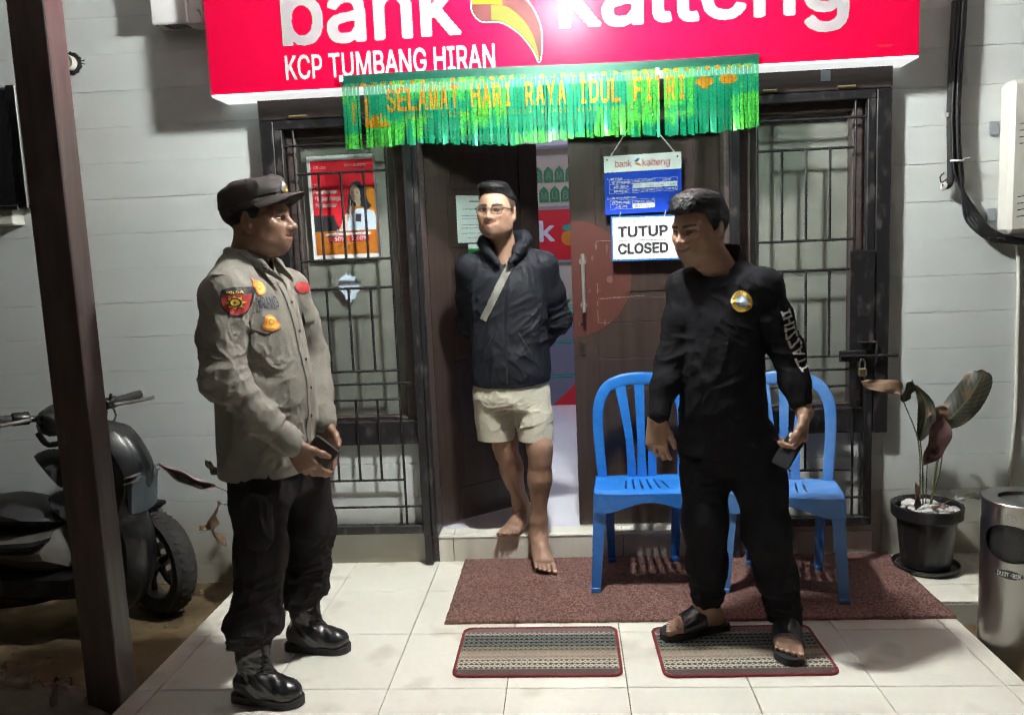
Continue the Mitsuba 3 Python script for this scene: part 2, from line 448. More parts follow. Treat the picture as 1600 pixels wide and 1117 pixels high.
def window(x0, x1, right):
    w = fresh(B + '__window')
    m = [box(x0, x0 + 0.055, 0.0, 0.07, 0.60, 2.06, 0.004), box(x1 - 0.055, x1, 0.0, 0.07, 0.60, 2.06, 0.004),
         box(x0 + 0.0555, x1 - 0.0555, 0.0, 0.07, 1.985, 2.06, 0.004), box(x0 + 0.0555, x1 - 0.0555, 0.0, 0.07, 0.60, 0.705, 0.004)]
    scene[w] = mikit.ply(cat(m), 'm_darkwood')
    put('sill', box(x0 - 0.02, x1 + 0.02, -0.030, -0.0005, 0.579, 0.690, 0.004), 'm_iron', w)
    put('pane', box(x0 + 0.0556, x1 - 0.0556, 0.040, 0.0405, 0.7055, 1.9845).slice_plane([0, 0.0401, 0], [0, -1, 0]) if False else
        trimesh.Trimesh([[x0 + .0556, .04, .7055], [x1 - .0556, .04, .7055], [x1 - .0556, .04, 1.9845], [x0 + .0556, .04, 1.9845]], [[0, 1, 2], [0, 2, 3]], process=False), 'm_glass', w)
    n = 60
    xs = np.linspace(x0 + 0.01, x1 - 0.01, n)
    ys = np.full(n, 0.062)
    V = np.vstack([np.stack([xs, ys, np.full(n, 0.62)], 1), np.stack([xs, ys, np.full(n, 2.04)], 1)])
    F = [[i, i + 1, i + 1 + n] for i in range(n - 1)] + [[i, i + 1 + n, i + n] for i in range(n - 1)]
    put('curtain', trimesh.Trimesh(V, F, process=False), 'm_curtain', w, True)
    return w
wl_ = window(0.191, 0.741, False)
wr_ = window(2.208, 2.751, True)

# ---- double door: left leaf swung in, right leaf shut
def leaf(name, W_, flip):
    """a door leaf in its own plane: x from the hinge (0) to W_, front at y = 0; returns its pieces"""
    parts = {}
    H0, H1 = 0.135, 1.982
    s = 0.115
    parts['slab'] = box(0, W_, 0.006, 0.034, H0, H1, 0.002)
    st = [box(0, s, 0, 0.0058, H0, H1, 0.002), box(W_ - s, W_, 0, 0.0058, H0, H1, 0.002)]
    zs = [(H0, 0.30), (0.82, 0.93), (1.10, 1.21), (1.475, 1.72), (1.925, H1)]
    st += [box(s + .001, W_ - s - .001, 0.0002, 0.0058, a, b, 0.002) for a, b in zs]
    parts['rails'] = cat(st)
    pan = []
    for (a, b) in ((0.30, 0.82), (1.21, 1.475), (1.72, 1.925)):
        pan.append(box(s + 0.03, W_ - s - 0.03, 0.0012, 0.0059, a + 0.03, b - 0.03, 0.0045))
    pan.append(box(s + .001, W_ - s - .001, 0.001, 0.0059, 0.932, 1.098, 0.003))
    parts['panels'] = pan
    return parts
DR = fresh(B + '__door')
lf = leaf('r', 0.678, 1)
off = np.array([1.470, 0.098, 0])
scene[DR] = mikit.ply(xf(lf['slab'], t=off), 'm_door')
put('rail', xf(lf['rails'], t=off), 'm_door', DR)
for p_ in lf['panels']: put('panel', xf(p_, t=off), 'm_door', DR)
put('kick_strip', box(1.472, 2.146, 0.100, 0.128, 0.1255, 0.134), 'm_bone', DR)
ang = np.linspace(-90, 90, 40)
semi = Polygon([(1.471 + 0.272 * math.cos(math.radians(a)), 1.306 + 0.268 * math.sin(math.radians(a))) for a in ang])
put('red_half_disc', sheet(semi, 0.0978, 0.0006), 'm_door_red', DR)
labels[DR + '__red_half_disc'] = {'label': 'faded red half disc sticker on the door behind the handle'}
# its worn edges at the door's joints
put('scratch', cat([box(1.5845, 1.5865, 0.0966, 0.0971, z, z + l, 0) for z, l in ((1.44, .035), (1.235, .05), (1.18, .02), (1.10, .06))] +
                   [box(1.586, 1.66, 0.0966, 0.0971, 1.474, 1.4765), box(1.586, 1.70, 0.0966, 0.0971, 1.2115, 1.2135), box(1.587, 1.64, 0.0966, 0.0971, 1.099, 1.101), box(1.66, 1.80, 0.0966, 0.0971, 1.2165, 1.218)]), 'm_scratch', DR)
hz = [1.185, 1.385]
put('handle', cat([tube([[1.521, 0.046, 1.155], [1.521, 0.046, 1.42]], 0.0085, 12)] + [tube([[1.521, 0.046, z], [1.521, 0.098, z]], 0.008, 10) for z in hz] +
                  [xf(lathe([(0, 0), (0.016, 0), (0.016, 0.006), (0, 0.006)], 20), rot([1, 0, 0], 90), (1.521, 0.0972, z)) for z in hz]), 'm_handle', DR, 35)
put('lock', cat([box(1.503, 1.523, 0.091, 0.0972, 0.955, 1.012, 0.005), xf(lathe([(0, 0), (0.008, 0), (0.008, 0.012), (0, 0.012)], 16), rot([1, 0, 0], 90), (1.513, 0.092, 0.99))]), 'm_chrome', DR, 35)
put('knob_hole', xf(lathe([(0, 0), (0.0075, 0), (0.0075, 0.003), (0, 0.003)], 16), rot([1, 0, 0], 90), (1.508, 0.0973, 1.098)), 'm_black', DR)

DL = fresh(B + '__door')
ll = leaf('l', 0.662, 1)
M = rot([0, 0, 1], 39.5)
off = np.array([0.803, 0.128, 0])
scene[DL] = mikit.ply(xf(ll['slab'], M, off), 'm_door')
put('rail', xf(ll['rails'], M, off), 'm_door', DL)
for p_ in ll['panels']: put('panel', xf(p_, M, off), 'm_door', DL)
for z in (0.33, 1.68): put('hinge', xf(tube([[0.0, -0.006, z], [0.0, -0.006, z + 0.09]], 0.007, 8), None, off), 'm_iron', DL)
# notices taped on the open leaf
def on_leaf(m): return xf(m, M, off)
nt = tag(put('paper_notice', on_leaf(cat([box(0.165, 0.385, -0.0022, -0.0012, 1.497, 1.722)])), 'm_paper'), 'white paper notice taped on the open door leaf behind the man in glasses', 'notice')
tx = []
for i, (a, b, z) in enumerate(((0.24, 0.33, 1.69), (0.20, 0.345, 1.655), (0.19, 0.35, 1.625), (0.19, 0.30, 1.61), (0.19, 0.34, 1.58), (0.19, 0.33, 1.565), (0.19, 0.35, 1.54), (0.22, 0.35, 1.52))):
    tx.append(box(a, b, -0.0026, -0.0023, z, z + (0.007 if i == 0 else 0.0028)))
put('print', on_leaf(cat(tx)), 'm_ink_grey', nt)
nt2 = tag(put('small_notice', on_leaf(box(0.222, 0.36, -0.0022, -0.0012, 1.36, 1.490)), 'm_paper'), 'small green and white notice below the larger paper on the open door leaf', 'notice')
put('print', on_leaf(box(0.222, 0.36, -0.0028, -0.0023, 1.38, 1.468)), 'm_green', nt2)

# ================================================================ room seen through the door
struct('room_floor', box(0.15, 3.1, 0.1005, 3.9, 0.02, 0.1238), 'm_room_floor')
struct('room_walls', cat([box(0.13, 0.17, 0.14, 3.9, 0.1, 2.75), box(3.08, 3.12, 0.14, 3.9, 0.1, 2.75), box(0.171, 3.079, 3.62, 3.66, 0.1, 2.75), box(0.13, 3.12, 0.131, 3.9, 2.751, 2.80),
                          box(0.1705, 0.74, 0.1315, 0.15, 0.125, 2.75), box(2.21, 3.079, 0.1315, 0.15, 0.125, 2.75), box(0.741, 2.209, 0.1315, 0.15, 2.07, 2.75)]), 'm_beige')
cl = tag(put('ceiling_light', box(1.1, 1.9, 1.9, 2.3, 2.715, 2.745), 'm_white'), 'white ceiling light panel inside the bank room', 'ceiling light')
lp = trimesh.Trimesh([[1.12, 1.92, 2.714], [1.12, 2.28, 2.714], [1.88, 2.28, 2.714], [1.88, 1.92, 2.714]], [[0, 1, 2], [0, 2, 3]], process=False)
put('diffuser', lp, 'm_white', cl, emitter={'type': 'area', 'radiance': rgb(ROOM_L)})

ct = thing('service_counter', 'grey service counter with teal stripes and a red corner inside the bank', 'counter')
for i, (a, b) in enumerate(((0.1245, 0.372), (0.388, 0.668), (0.684, 0.915))):
    put('panel', box(0.30, 2.9, 3.30, 3.6, a, b, 0.004), 'm_counter', ct)
for z in (0.373, 0.669): put('teal_stripe', box(0.30, 2.9, 3.296, 3.6, z, z + 0.0145), 'm_teal', ct)
put('counter_top', box(0.27, 2.93, 3.27, 3.61, 0.9155, 0.945, 0.004), 'm_teal', ct)
put('red_corner', sheet([(1.30, 0.1246), (1.70, 0.1246), (1.70, 0.50)], 3.2992, 0.0012), 'm_red', ct)
labels[ct + '__red_corner'] = {'label': 'red triangle at the foot of the counter'}
WBY = 3.61
wb = tag(put('wall_banner', box(0.35, 2.45, WBY - 0.02, WBY, 1.345, 1.845, 0.003), 'm_letter'), 'red bank banner with white edge on the back wall above the counter', 'banner')
put('red_field', box(0.37, 2.43, WBY - 0.0225, WBY - 0.0205, 1.375, 1.815), 'm_red', wb)
put('lettering', wtext('bank', 0.75, 1.36, 1.545, 0.175, WBY - 0.0228, True), 'm_lavender', wb)
put('lettering', wtext('kalteng', 1.62, 2.36, 1.545, 0.175, WBY - 0.0228, True), 'm_lavender', wb)
put('emblem', cat([sheet(Point(1.485, 1.565).buffer(0.068), WBY - 0.0228, 0.001)]), 'm_orange', wb)
put('emblem', cat([sheet(affinity.scale(Point(1.50, 1.655).buffer(0.058), 1.25, 0.5), WBY - 0.024, 0.001)]), 'm_teal', wb)
# garland of green arch-shaped cards with white letters
def cards(word, x0, z0, n0, what):
    g = thing('letter_garland', what, 'garland', 'rows of green letter cards')
    for i, ch in enumerate(word):
        x = x0 + i * 0.095
        shp = Polygon([(x, z0), (x + 0.084, z0), (x + 0.084, z0 + 0.075), (x + 0.075, z0 + 0.105), (x + 0.042, z0 + 0.135), (x + 0.009, z0 + 0.105), (x, z0 + 0.075)])
        c = put('letter_card', sheet(shp, 3.612, 0.004), 'm_green', g)
        if ch != ' ': put('letter', wtext(ch, x + 0.02, x + 0.064, z0 + 0.022, 0.066, 3.607), 'm_ink_grey', c)
    return g
cards('RAMADAN', 1.185 - 0.0, 2.055, 0, 'upper row of green arch cards with white letters on the back wall')
cards('MUBARAK', 1.235, 1.885, 0, 'lower row of green arch cards with white letters on the back wall')
tag(put('wall_box', box(1.0, 1.6, 3.42, 3.615, 2.34, 2.62, 0.01), 'm_lavender'), 'pale box high on the back wall inside the bank', 'box')
pl = thing('tinsel_plant', 'small glittering green tinsel on the counter behind the man in glasses', 'decoration')
rr = np.random.default_rng(4)
tn = []
for i in range(160):
    a, e, l = rr.uniform(0, 6.28), rr.uniform(0.1, 1.5), rr.uniform(0.05, 0.13)
    d_ = np.array([math.cos(a) * math.cos(e), math.sin(a) * math.cos(e), math.sin(e)])
    tn.append(ribbon([[1.40, 3.40, 0.95], np.array([1.40, 3.40, 0.955]) + d_ * l * 0.6, np.array([1.40, 3.40, 0.95]) + d_ * l], [0.014, 0.012, 0.003], np.cross(d_, [0.1, 0.2, 1])))
put('tinsel', cat(tn), 'm_foil', pl)

# ================================================================ iron gates folded flat on the windows
GY = -0.036
def gate(mirror, label):
    g = thing('iron_gate', label, 'gate', 'iron gates folded over the windows')
    X = (lambda x: x) if not mirror else (lambda x: 2.944 - x)
    def bx(a, b, *r):
        a, b = sorted((X(a), X(b))); return box(a, b, *r)
    fo = 0.0 if not mirror else 0.0
    put('frame_rail', bx(0.168, 0.738, -0.052, -0.012, 2.022, 2.061, 0.003), 'm_iron', g)
    put('frame_rail', bx(0.168, 0.738, -0.054, -0.014, 0.156, 0.196, 0.003), 'm_iron', g)
    put('frame_upright', bx(0.168, 0.203, -0.053, -0.013, 0.1965, 2.0215, 0.003), 'm_iron', g)
    put('frame_upright', bx(0.7385, 0.778, -0.058, -0.012, 0.150, 2.061, 0.003), 'm_iron', g)
    if not mirror: put('hinge_post', bx(0.779, 0.800, -0.052, -0.0055, 0.135, 2.061, 0.003), 'm_iron', g)
    put('foot', bx(0.742, 0.778, -0.050, -0.014, 0.0, 0.1495, 0.003), 'm_iron', g)
    r = 0.0056
    xs = [0.248, 0.353, 0.454, 0.556, 0.662]
    hz = [1.950, 1.826, 1.437, 1.308, 0.928, 0.867, 0.794, 0.411, 0.285]
    for k, z in enumerate(hz):
        wide = z in (1.950, 0.867, 0.285)
        a, b = (0.203, 0.739) if wide else (0.248, 0.662)
        put('rod', rod([X(a), GY + (0.0045 if k % 2 else -0.0045), z], [X(b), GY + (0.0045 if k % 2 else -0.0045), z], r), 'm_iron', g, True)
    put('rod', rod([X(0.248), GY, 0.196], [X(0.248), GY, 2.022], r), 'm_iron', g, True)
    put('rod', rod([X(0.662), GY, 0.196], [X(0.662), GY, 2.022], r), 'm_iron', g, True)
    for (za, zb) in ((1.437, 1.826), (0.928, 1.308), (0.411, 0.794)):
        for x in xs[1:4]:
            put('rod', rod([X(x), GY, za], [X(x), GY, zb], r), 'm_iron', g, True)
    return g
gl = gate(False, 'left black iron rod gate folded back over the window with the poster')
gr = gate(True, 'right black iron rod gate with a bolt folded back over the window beside the plant')
# lock plates, bolt and padlock of the right gate
put('lock_plate', box(2.672, 2.778, -0.060, -0.0525, 0.955, 1.385, 0.002), 'm_iron', gr)
put('lock_plate', box(2.672, 2.705, -0.060, -0.050, 0.70, 0.9545, 0.002), 'm_iron', gr)
put('bolt_case', box(2.625, 2.735, -0.078, -0.0605, 0.905, 0.954, 0.003), 'm_iron', gr)
put('bolt', tube([[2.630, -0.084, 0.931], [2.87, -0.084, 0.928]], 0.006, 8), 'm_iron', gr, True)
put('bolt_bracket', cat([box(2.712, 2.782, -0.090, -0.0605, 0.985, 0.993, 0.002), box(2.774, 2.782, -0.090, -0.0605, 0.90, 0.9845, 0.002)]), 'm_iron', gr)
pd = tag(put('padlock', box(2.700, 2.735, -0.098, -0.0785, 0.842, 0.878, 0.005), 'm_brass'), 'small brass padlock hanging on the right gate bolt', 'padlock')
put('shackle', tube([[2.706, -0.088, 0.876], [2.706, -0.088, 0.900], [2.712, -0.088, 0.918], [2.722, -0.088, 0.918], [2.729, -0.088, 0.900], [2.729, -0.088, 0.876]], 0.0035, 8), 'm_chrome', pd, True)

# ================================================================ post on the left
_pb = box(-0.202, -0.083, -1.240, -1.140, -0.25, 3.12, 0.004)
_pv = _pb.vertices.copy(); _pv[:, 0] += 0.006 - 0.005 * _pv[:, 2]          # it stands a little out of plumb
pp = tag(put('porch_post', trimesh.Trimesh(_pv, _pb.faces, process=False), 'm_post'), 'dark wooden porch post standing at the left edge of the tiles', 'post')

# ================================================================ the porch lamp (above the frame)
lm = thing('pendant_lamp', 'white bulb lamp hanging from the porch ceiling above the frame', 'lamp')
put('cord', rod([LAMP[0], LAMP[1], 2.76], [LAMP[0], LAMP[1], 3.22], 0.004, 8), 'm_black', lm)
put('socket', xf(lathe([(0, 0.13), (0.022, 0.13), (0.024, 0.06), (0.030, 0.045), (0.0, 0.045)], 24), t=LAMP), 'm_white', lm, 40)
sp = trimesh.creation.icosphere(subdivisions=3, radius=LAMP_R)
put('bulb', xf(sp, t=LAMP), 'm_white', lm, True, emitter={'type': 'area', 'radiance': rgb(LAMP_L)})

# loose grit on the soil beside the porch
_rg = np.random.default_rng(12); _gr = []
for _ in range(420):
    if _rg.random() < .8: q = np.array([_rg.uniform(-1.6, -.12), _rg.uniform(-1.7, -.05)])
    else: q = np.array([_rg.uniform(2.89, 3.6), _rg.uniform(-1.5, -.55)])
    s_ = _rg.uniform(.003, .011)
    h_ = np.array([[1, 0, 0], [-.7, .8, 0], [-.6, -.9, 0], [.1, .1, 1], [.3, .9, .3], [.2, -.8, .4]]) * s_ * _rg.uniform(.6, 1.4, (6, 3))
    _gr.append(trimesh.convex.convex_hull(h_ + [q[0], q[1], -0.092]))
labels[put('gravel', cat(_gr), 'm_soil', None, False)] = {'label': 'loose grit and crumbs of soil on the ground beside the porch', 'kind': 'stuff'}
# ================================================================ big bank sign
SG = thing('bank_sign', 'large red light box sign with bank lettering over the doorway', 'sign')
SX0, SX1, SZ0, SZ1 = -0.047, 2.893, 2.150, 3.10
SF = -0.18
put('case', box(SX0 + 0.004, SX1 - 0.004, SF + 0.006, -0.004, SZ0 + 0.012, SZ1, 0.003), 'm_sign_trim', SG)
nx, nz = 2, 2
put('face', box(SX0, SX1, SF, SF + 0.0055, SZ0 + 0.011, SZ1, 0.0015), 'm_sign_face', SG, emitter={'type': 'area', 'radiance': rgb(SIGN_L)})
put('lit_edge', box(SX0, SX1, SF, -0.0045, SZ0, SZ0 + 0.0105, 0.002), 'm_sign_trim', SG, emitter={'type': 'area', 'radiance': rgb((0.42, 0.43, 0.43))})
labels[SG + '__lit_edge'] = {'label': 'white glowing lower edge of the sign'}
for w_, a, b in (('bank', 0.282, 1.043), ('kalteng', 1.448, 2.617)):
    put('lettering', heavy(w_, a, b, 2.352, 0.245, SF - 0.0004, 0.0008, 0.003), 'm_letter', SG)
put('lettering', wtext('KCP TUMBANG HIRAN', 0.285, 1.178, 2.206, 0.094, SF - 0.0004, True, 0.002, False), 'm_letter_white', SG)
put('maker_mark', cat([box(2.725, 2.79, SF - 0.0012, SF - 0.0004, 2.204, 2.208), box(2.735, 2.785, SF - 0.0012, SF - 0.0004, 2.199, 2.2025)]), 'm_red_dark', SG)
lower = [(1.092, 2.483), (1.090, 2.445), (1.102, 2.418), (1.123, 2.397), (1.144, 2.391), (1.176, 2.391), (1.215, 2.384), (1.254, 2.361), (1.293, 2.328), (1.326, 2.286), (1.346, 2.251), (1.361, 2.219),
         (1.370, 2.250), (1.375, 2.313), (1.369, 2.365), (1.350, 2.416), (1.325, 2.456), (1.285, 2.50), (1.23, 2.53), (1.16, 2.545), (1.11, 2.52)]
sw = Polygon(spline(lower + lower[:1], 168)[:, :2]).buffer(0)
sw = sw.buffer(0.0)
put('emblem', sheet(sw.buffer(0.005), SF - 0.0004, 0.0012), 'm_letter', SG)
put('emblem', sheet(sw.buffer(-0.0005), SF - 0.0018, 0.0012), 'm_maroon', SG)
div = [(1.091, 2.46), (1.179, 2.455), (1.231, 2.446), (1.27, 2.421), (1.308, 2.381), (1.338, 2.328), (1.357, 2.263), (1.361, 2.225)]
leafp = Polygon(list(spline(div, 56)[:, :2]) + [(1.30, 2.23), (1.1, 2.30), (1.06, 2.40)]).intersection(sw.buffer(-0.002))
put('emblem', sheet(leafp.intersection(sbox(1.17, 2.1, 1.5, 2.6)), SF - 0.0032, 0.001), 'm_olive', SG)
put('emblem', sheet(leafp.intersection(sbox(1.0, 2.1, 1.1695, 2.6)), SF - 0.0032, 0.001), 'm_maroon', SG)
put('emblem', sheet(Polygon([(1.08, 2.463), (1.18, 2.459), (1.22, 2.452), (1.20, 2.52), (1.08, 2.52)]).intersection(sw.buffer(-0.002)), SF - 0.0032, 0.001), 'm_yellow', SG)

# ================================================================ green foil banner taped under the sign
BN = thing('foil_banner', 'shiny green foil fringe banner with gold greeting letters taped to the sign', 'banner')
def ztop(x): return 2.203 - 0.006 * (x - 0.526) / 1.73 + 0.010 * math.sin((x - 0.5) * 3.6) * 0.4
BX0, BX1 = 0.526, 2.255
bandp = [(x, ztop(x) - 0.040) for x in np.linspace(BX0, BX1, 40)] + [(x, ztop(x)) for x in np.linspace(BX1, BX0, 40)]
put('band', sheet(bandp, SF - 0.018, 0.0012), 'm_foil_dark', BN)
letters = []
LW = 'SELAMAT HARI RAYA IDUL FITRI'
xs_ = {0: 0.712, len(LW): 1.965}
step = (1.965 - 0.712) / len(LW)
narrow = {'I': 0.35, ' ': 0.8}
for i, ch in enumerate(LW):
    if ch == ' ': continue
    xa = 0.712 + step * i + 0.004
    wd = step * (0.42 if ch == 'I' else 0.80)
    if ch == 'I': xa += step * 0.2
    zc = ztop(xa) - 0.156
    letters.append(poly_of(text(ch, xa, xa + wd, zc, 0.090, True)).buffer(0.001))
letters = union_all(letters)
small = []
for i, ch in enumerate('MINAL AIDIN WAL FAIZIN MOHON MAAF LAHIR BATIN'):
    if ch == ' ': continue
    xa = 0.80 + 0.0245 * i
    small.append(poly_of(text(ch, xa, xa + 0.013, ztop(xa) - 0.192, 0.019)))
small = union_all(small)
dots = union_all([affinity.scale(Point(x, ztop(x) - 0.042).buffer(0.0105), 1.2, 0.8) for x in np.arange(BX0 + 0.05, BX1 - 0.02, 0.042)])
mosque = union_all([sbox(0.567, 2.0, 0.577, 2.075), Polygon([(0.565, 2.075), (0.572, 2.10), (0.579, 2.075)]), sbox(0.615, 1.985, 0.655, 2.02), sbox(0.622, 2.0, 0.636, 2.088), Polygon([(0.617, 2.088), (0.629, 2.12), (0.641, 2.088)]),
                    sbox(0.60, 1.985, 0.72, 2.005), sbox(0.668, 1.99, 0.674, 2.035), sbox(0.684, 1.99, 0.690, 2.045), sbox(0.70, 1.99, 0.706, 2.03), Point(0.66, 2.02).buffer(0.018),
                    affinity.scale(Point(2.035, 2.10).buffer(0.034), 1.1, 0.6), affinity.scale(Point(2.13, 2.105).buffer(0.034), 1.1, 0.6), sbox(2.02, 2.07, 2.05, 2.09)])
gold = union_all([letters, small, dots, mosque])
put('band_dots', sheet(dots, SF - 0.0195, 0.0006), 'm_foil_gold', BN)
rg = np.random.default_rng(11)
x = BX0 + 0.001
ns = 112
pitch = (BX1 - BX0 - 0.002) / ns
gaps = {3, 4, 42, 66, 67}
for i in range(ns):
    xa, xb = x + i * pitch, x + (i + 1) * pitch - 0.0016
    xc = (xa + xb) / 2
    if i in (5, 86): continue
    if i == 4: xb -= 0.004
    if i == 55: xb -= 0.006
    L = 0.287 - 0.0 + rg.uniform(-0.006, 0.006)
    zt = ztop(xc) - 0.034
    zb = ztop(xc) - 0.300 + rg.uniform(-0.004, 0.006) + 0.012 * math.sin(xc * 9.0) * 0.5 - 0.012 * math.exp(-((xc - 1.2) / 0.35) ** 2)
    nseg = 9
    ts = np.linspace(0, 1, nseg)
    bow, curl, tw, lean = rg.uniform(-0.006, 0.006), rg.uniform(-0.004, 0.016), rg.uniform(-0.45, 0.45), rg.normal(0, 0.0018)
    Z = zt + (zb - zt) * ts
    Y = SF - 0.0185 + bow * np.sin(ts * 3.14) - curl * ts ** 6 - 0.003 * rg.random()
    Xo = lean * ts ** 2
    hw = (xb - xa) / 2
    A = tw * ts ** 2
    Lp = np.stack([xc + Xo - hw * np.cos(A), Y - hw * np.sin(A), Z], 1); Rp = np.stack([xc + Xo + hw * np.cos(A), Y + hw * np.sin(A), Z], 1)
    V = np.vstack([Lp, Rp]); F = [[k, k + 1, k + 1 + nseg] for k in range(nseg - 1)] + [[k, k + 1 + nseg, k + nseg] for k in range(nseg - 1)]
    s_ = put('strip', trimesh.Trimesh(V, F, process=False), 'm_foil', BN, True)
    # the print on this strip, bent with it
    g = gold.intersection(sbox(xa, zb, xb, zt - 0.012))
    if not g.is_empty:
        g = union_all([q for q in getattr(g, 'geoms', [g]) if q.geom_type == 'Polygon' and q.area > 4e-6])
        if not g.is_empty:
            cuts = [sbox(xa, min(Z[k], Z[k + 1]), xb, max(Z[k], Z[k + 1])) for k in range(nseg - 1)]
            pc = [q for c in cuts for q in getattr(g.intersection(c), 'geoms', [g.intersection(c)]) if q.geom_type == 'Polygon' and q.area > 1e-6]
            if pc:
                m = front_only(extrude(shapely.MultiPolygon(pc), 0.001))
                t = (m.vertices[:, 1] - zt) / (zb - zt); s = (m.vertices[:, 0] - xc)
                Yv = np.interp(t, ts, Y); Av = np.interp(t, ts, A); Xv = np.interp(t, ts, Xo)
                V = np.stack([xc + Xv + s * np.cos(Av), Yv + s * np.sin(Av) - 0.0007, m.vertices[:, 1]], 1)
                labels[put('gold_print', trimesh.Trimesh(V, m.faces, process=False), 'm_foil_gold', s_)] = {'kind': 'stuff'}
put('tape', box(0.518, 0.536, SF - 0.0215, SF - 0.0199, 2.180, 2.207), 'm_paper', BN)
put('tape', box(1.838, 1.852, SF - 0.0215, SF - 0.0199, 2.135, 2.165), 'm_paper', BN)

# ================================================================ poster on the left window
PY = 0.0385
PO = thing('poster', 'red and orange paper poster of a smiling woman phoning, on the window behind the gate', 'poster')
A = np.array([0.283, 1.445]); U_ = np.array([0.318, 0.001]) ; V_ = np.array([-0.004, 0.466])
def pu(u, v): return tuple(A + U_ * u + V_ * v)
def pq(pts, lay, mt, name='print'):
    poly = Polygon([pu(u, v) for u, v in pts]).buffer(0)
    return put(name, sheet(poly, PY - 0.0012 - 0.00045 * lay, 0.0004), mt, PO)
def ptext(t, u0, u1, v, cap, mt, bold=False, lay=6):
    a, b = pu(u0, v), pu(u1, v)
    put('lettering', wtext(t, a[0], b[0], a[1], cap, PY - 0.0012 - 0.00045 * lay, bold), mt, PO)
put('sheet', sheet([pu(0, 0), pu(1, 0), pu(1, 1), pu(0, 1)], PY, 0.001), 'm_paper', PO)
pq([(.05, .04), (.96, .04), (.96, .95), (.05, .95)], 0, 'm_red', 'field')
pq([(.05, .04), (.96, .04), (.96, .28), (.05, .28)], 1, 'm_orange_dark')
pq([(.62, .28), (.96, .28), (.96, .68), (.75, .70), (.62, .62), (.57, .5)], 1, 'm_orange')
pq([(.05, .27), (.42, .27), (.34, .42), (.05, .43)], 2, 'm_ink')
# the woman: jacket, neck, face, hair, hand with phone
pq([(.40, .27), (.47, .37), (.60, .45), (.70, .48), (.80, .48), (.92, .45), (.96, .40), (.95, .27)], 2, 'm_pale_blue')
pq([(.42, .27), (.50, .27), (.58, .42), (.53, .44), (.46, .38)], 3, 'm_pale_skin')
hair = [(.66, .74), (.72, .745), (.78, .71), (.82, .63), (.86, .54), (.90, .50), (.84, .47), (.78, .49), (.70, .50), (.62, .50), (.57, .44), (.55, .36), (.53, .42), (.56, .52), (.58, .62), (.61, .70)]
pq([tuple(q) for q in spline(hair + hair[:1], 128)], 3, 'm_ink')
face = [(.60, .62), (.61, .68), (.66, .705), (.71, .69), (.745, .64), (.75, .58), (.72, .54), (.68, .535), (.63, .56)]
pq([tuple(q) for q in spline(face + face[:1], 90)], 4, 'm_pale_skin')
pq([(.68, .50), (.74, .50), (.75, .56), (.68, .55)], 4, 'm_pale_skin')
pq([(.622, .635), (.652, .645), (.652, .638), (.624, .628)], 5, 'm_ink'); pq([(.685, .642), (.722, .636), (.72, .629), (.686, .634)], 5, 'm_ink')
pq([(.642, .573), (.66, .567), (.70, .582), (.66, .559)], 5, 'm_red_dark')
pq([(.656, .60), (.672, .598), (.668, .592), (.655, .594)], 5, 'm_orange_dark')
pq([(.585, .50), (.60, .57), (.635, .545), (.65, .49), (.64, .45), (.60, .42), (.57, .43)], 5, 'm_pale_skin')
pq([(.595, .515), (.62, .57), (.635, .56), (.615, .50)], 6, 'm_ink')
pq([(.655, .36), (.67, .43), (.745, .425), (.735, .345)], 5, 'm_ink')
ptext('LPS', .06, .15, .695, .018, 'm_white')
for i, (t, u) in enumerate((('Pertahankan', .42), ('Tingkat Bunga', .46), ('Penjaminan', .405))):
    ptext(t, .07 + .01 * i, u, .635 - .065 * i, .0185, 'm_white', True)
ptext('bank kalteng', .55, .86, .885, .0135, 'm_white')
ptext('LPS', .10, .165, .875, .012, 'm_white', True); ptext('LEMBAGA', .19, .28, .885, .005, 'm_white'); ptext('PENJAMIN', .19, .28, .872, .005, 'm_white')
ptext('BANK UMUM', .38, .70, .262, .011, 'm_white', True)
pq([(.20, .225), (.86, .225), (.86, .25), (.20, .25)], 5, 'm_paper')
ptext('RUPIAH', .29, .40, .230, .0055, 'm_ink', lay=7); ptext('VALAS', .66, .75, .230, .0055, 'm_ink', lay=7)
pq([(.24, .165), (.51, .165), (.51, .22), (.24, .22)], 5, 'm_red_dark'); pq([(.55, .165), (.84, .165), (.84, .22), (.55, .22)], 5, 'm_red_dark')
ptext('3,50%', .26, .49, .175, .017, 'm_white', True, 7); ptext('2,00%', .58, .82, .175, .017, 'm_white', True, 7)
for i, (a, b) in enumerate(((.14, .88), (.12, .90), (.12, .90), (.12, .86))):
    pq([(a, .125 - .020 * i), (b, .125 - .020 * i), (b, .131 - .020 * i), (a, .131 - .020 * i)], 5, 'm_orange')
pq([(.5, .142), (.64, .142), (.64, .147), (.5, .147)], 5, 'm_paper')
# torn remains of an older sticker
rs = random.Random(8)
torn = Polygon([(0.440 + (0.058 + rs.uniform(-.014, .01)) * math.cos(a) * (1.0 if math.sin(a) > -0.2 else 0.62), 1.308 + (0.062 + rs.uniform(-.012, .012)) * math.sin(a)) for a in np.linspace(0, 6.28, 40)[:-1]])
for k in range(9):
    cx, cz = rs.uniform(.40, .49), rs.uniform(1.25, 1.35)
    torn = torn.difference(Polygon([(cx, cz), (cx + rs.uniform(-.02, .03), cz + .006), (cx + rs.uniform(-.01, .03), cz - .012)]).buffer(0))
torn = union_all([q for q in getattr(torn, 'geoms', [torn]) if q.area > 1e-5])
tag(put('torn_sticker', sheet(torn, 0.0385, 0.0008), 'm_pale_blue'), 'torn pale remains of a sticker on the window glass below the poster', 'sticker')

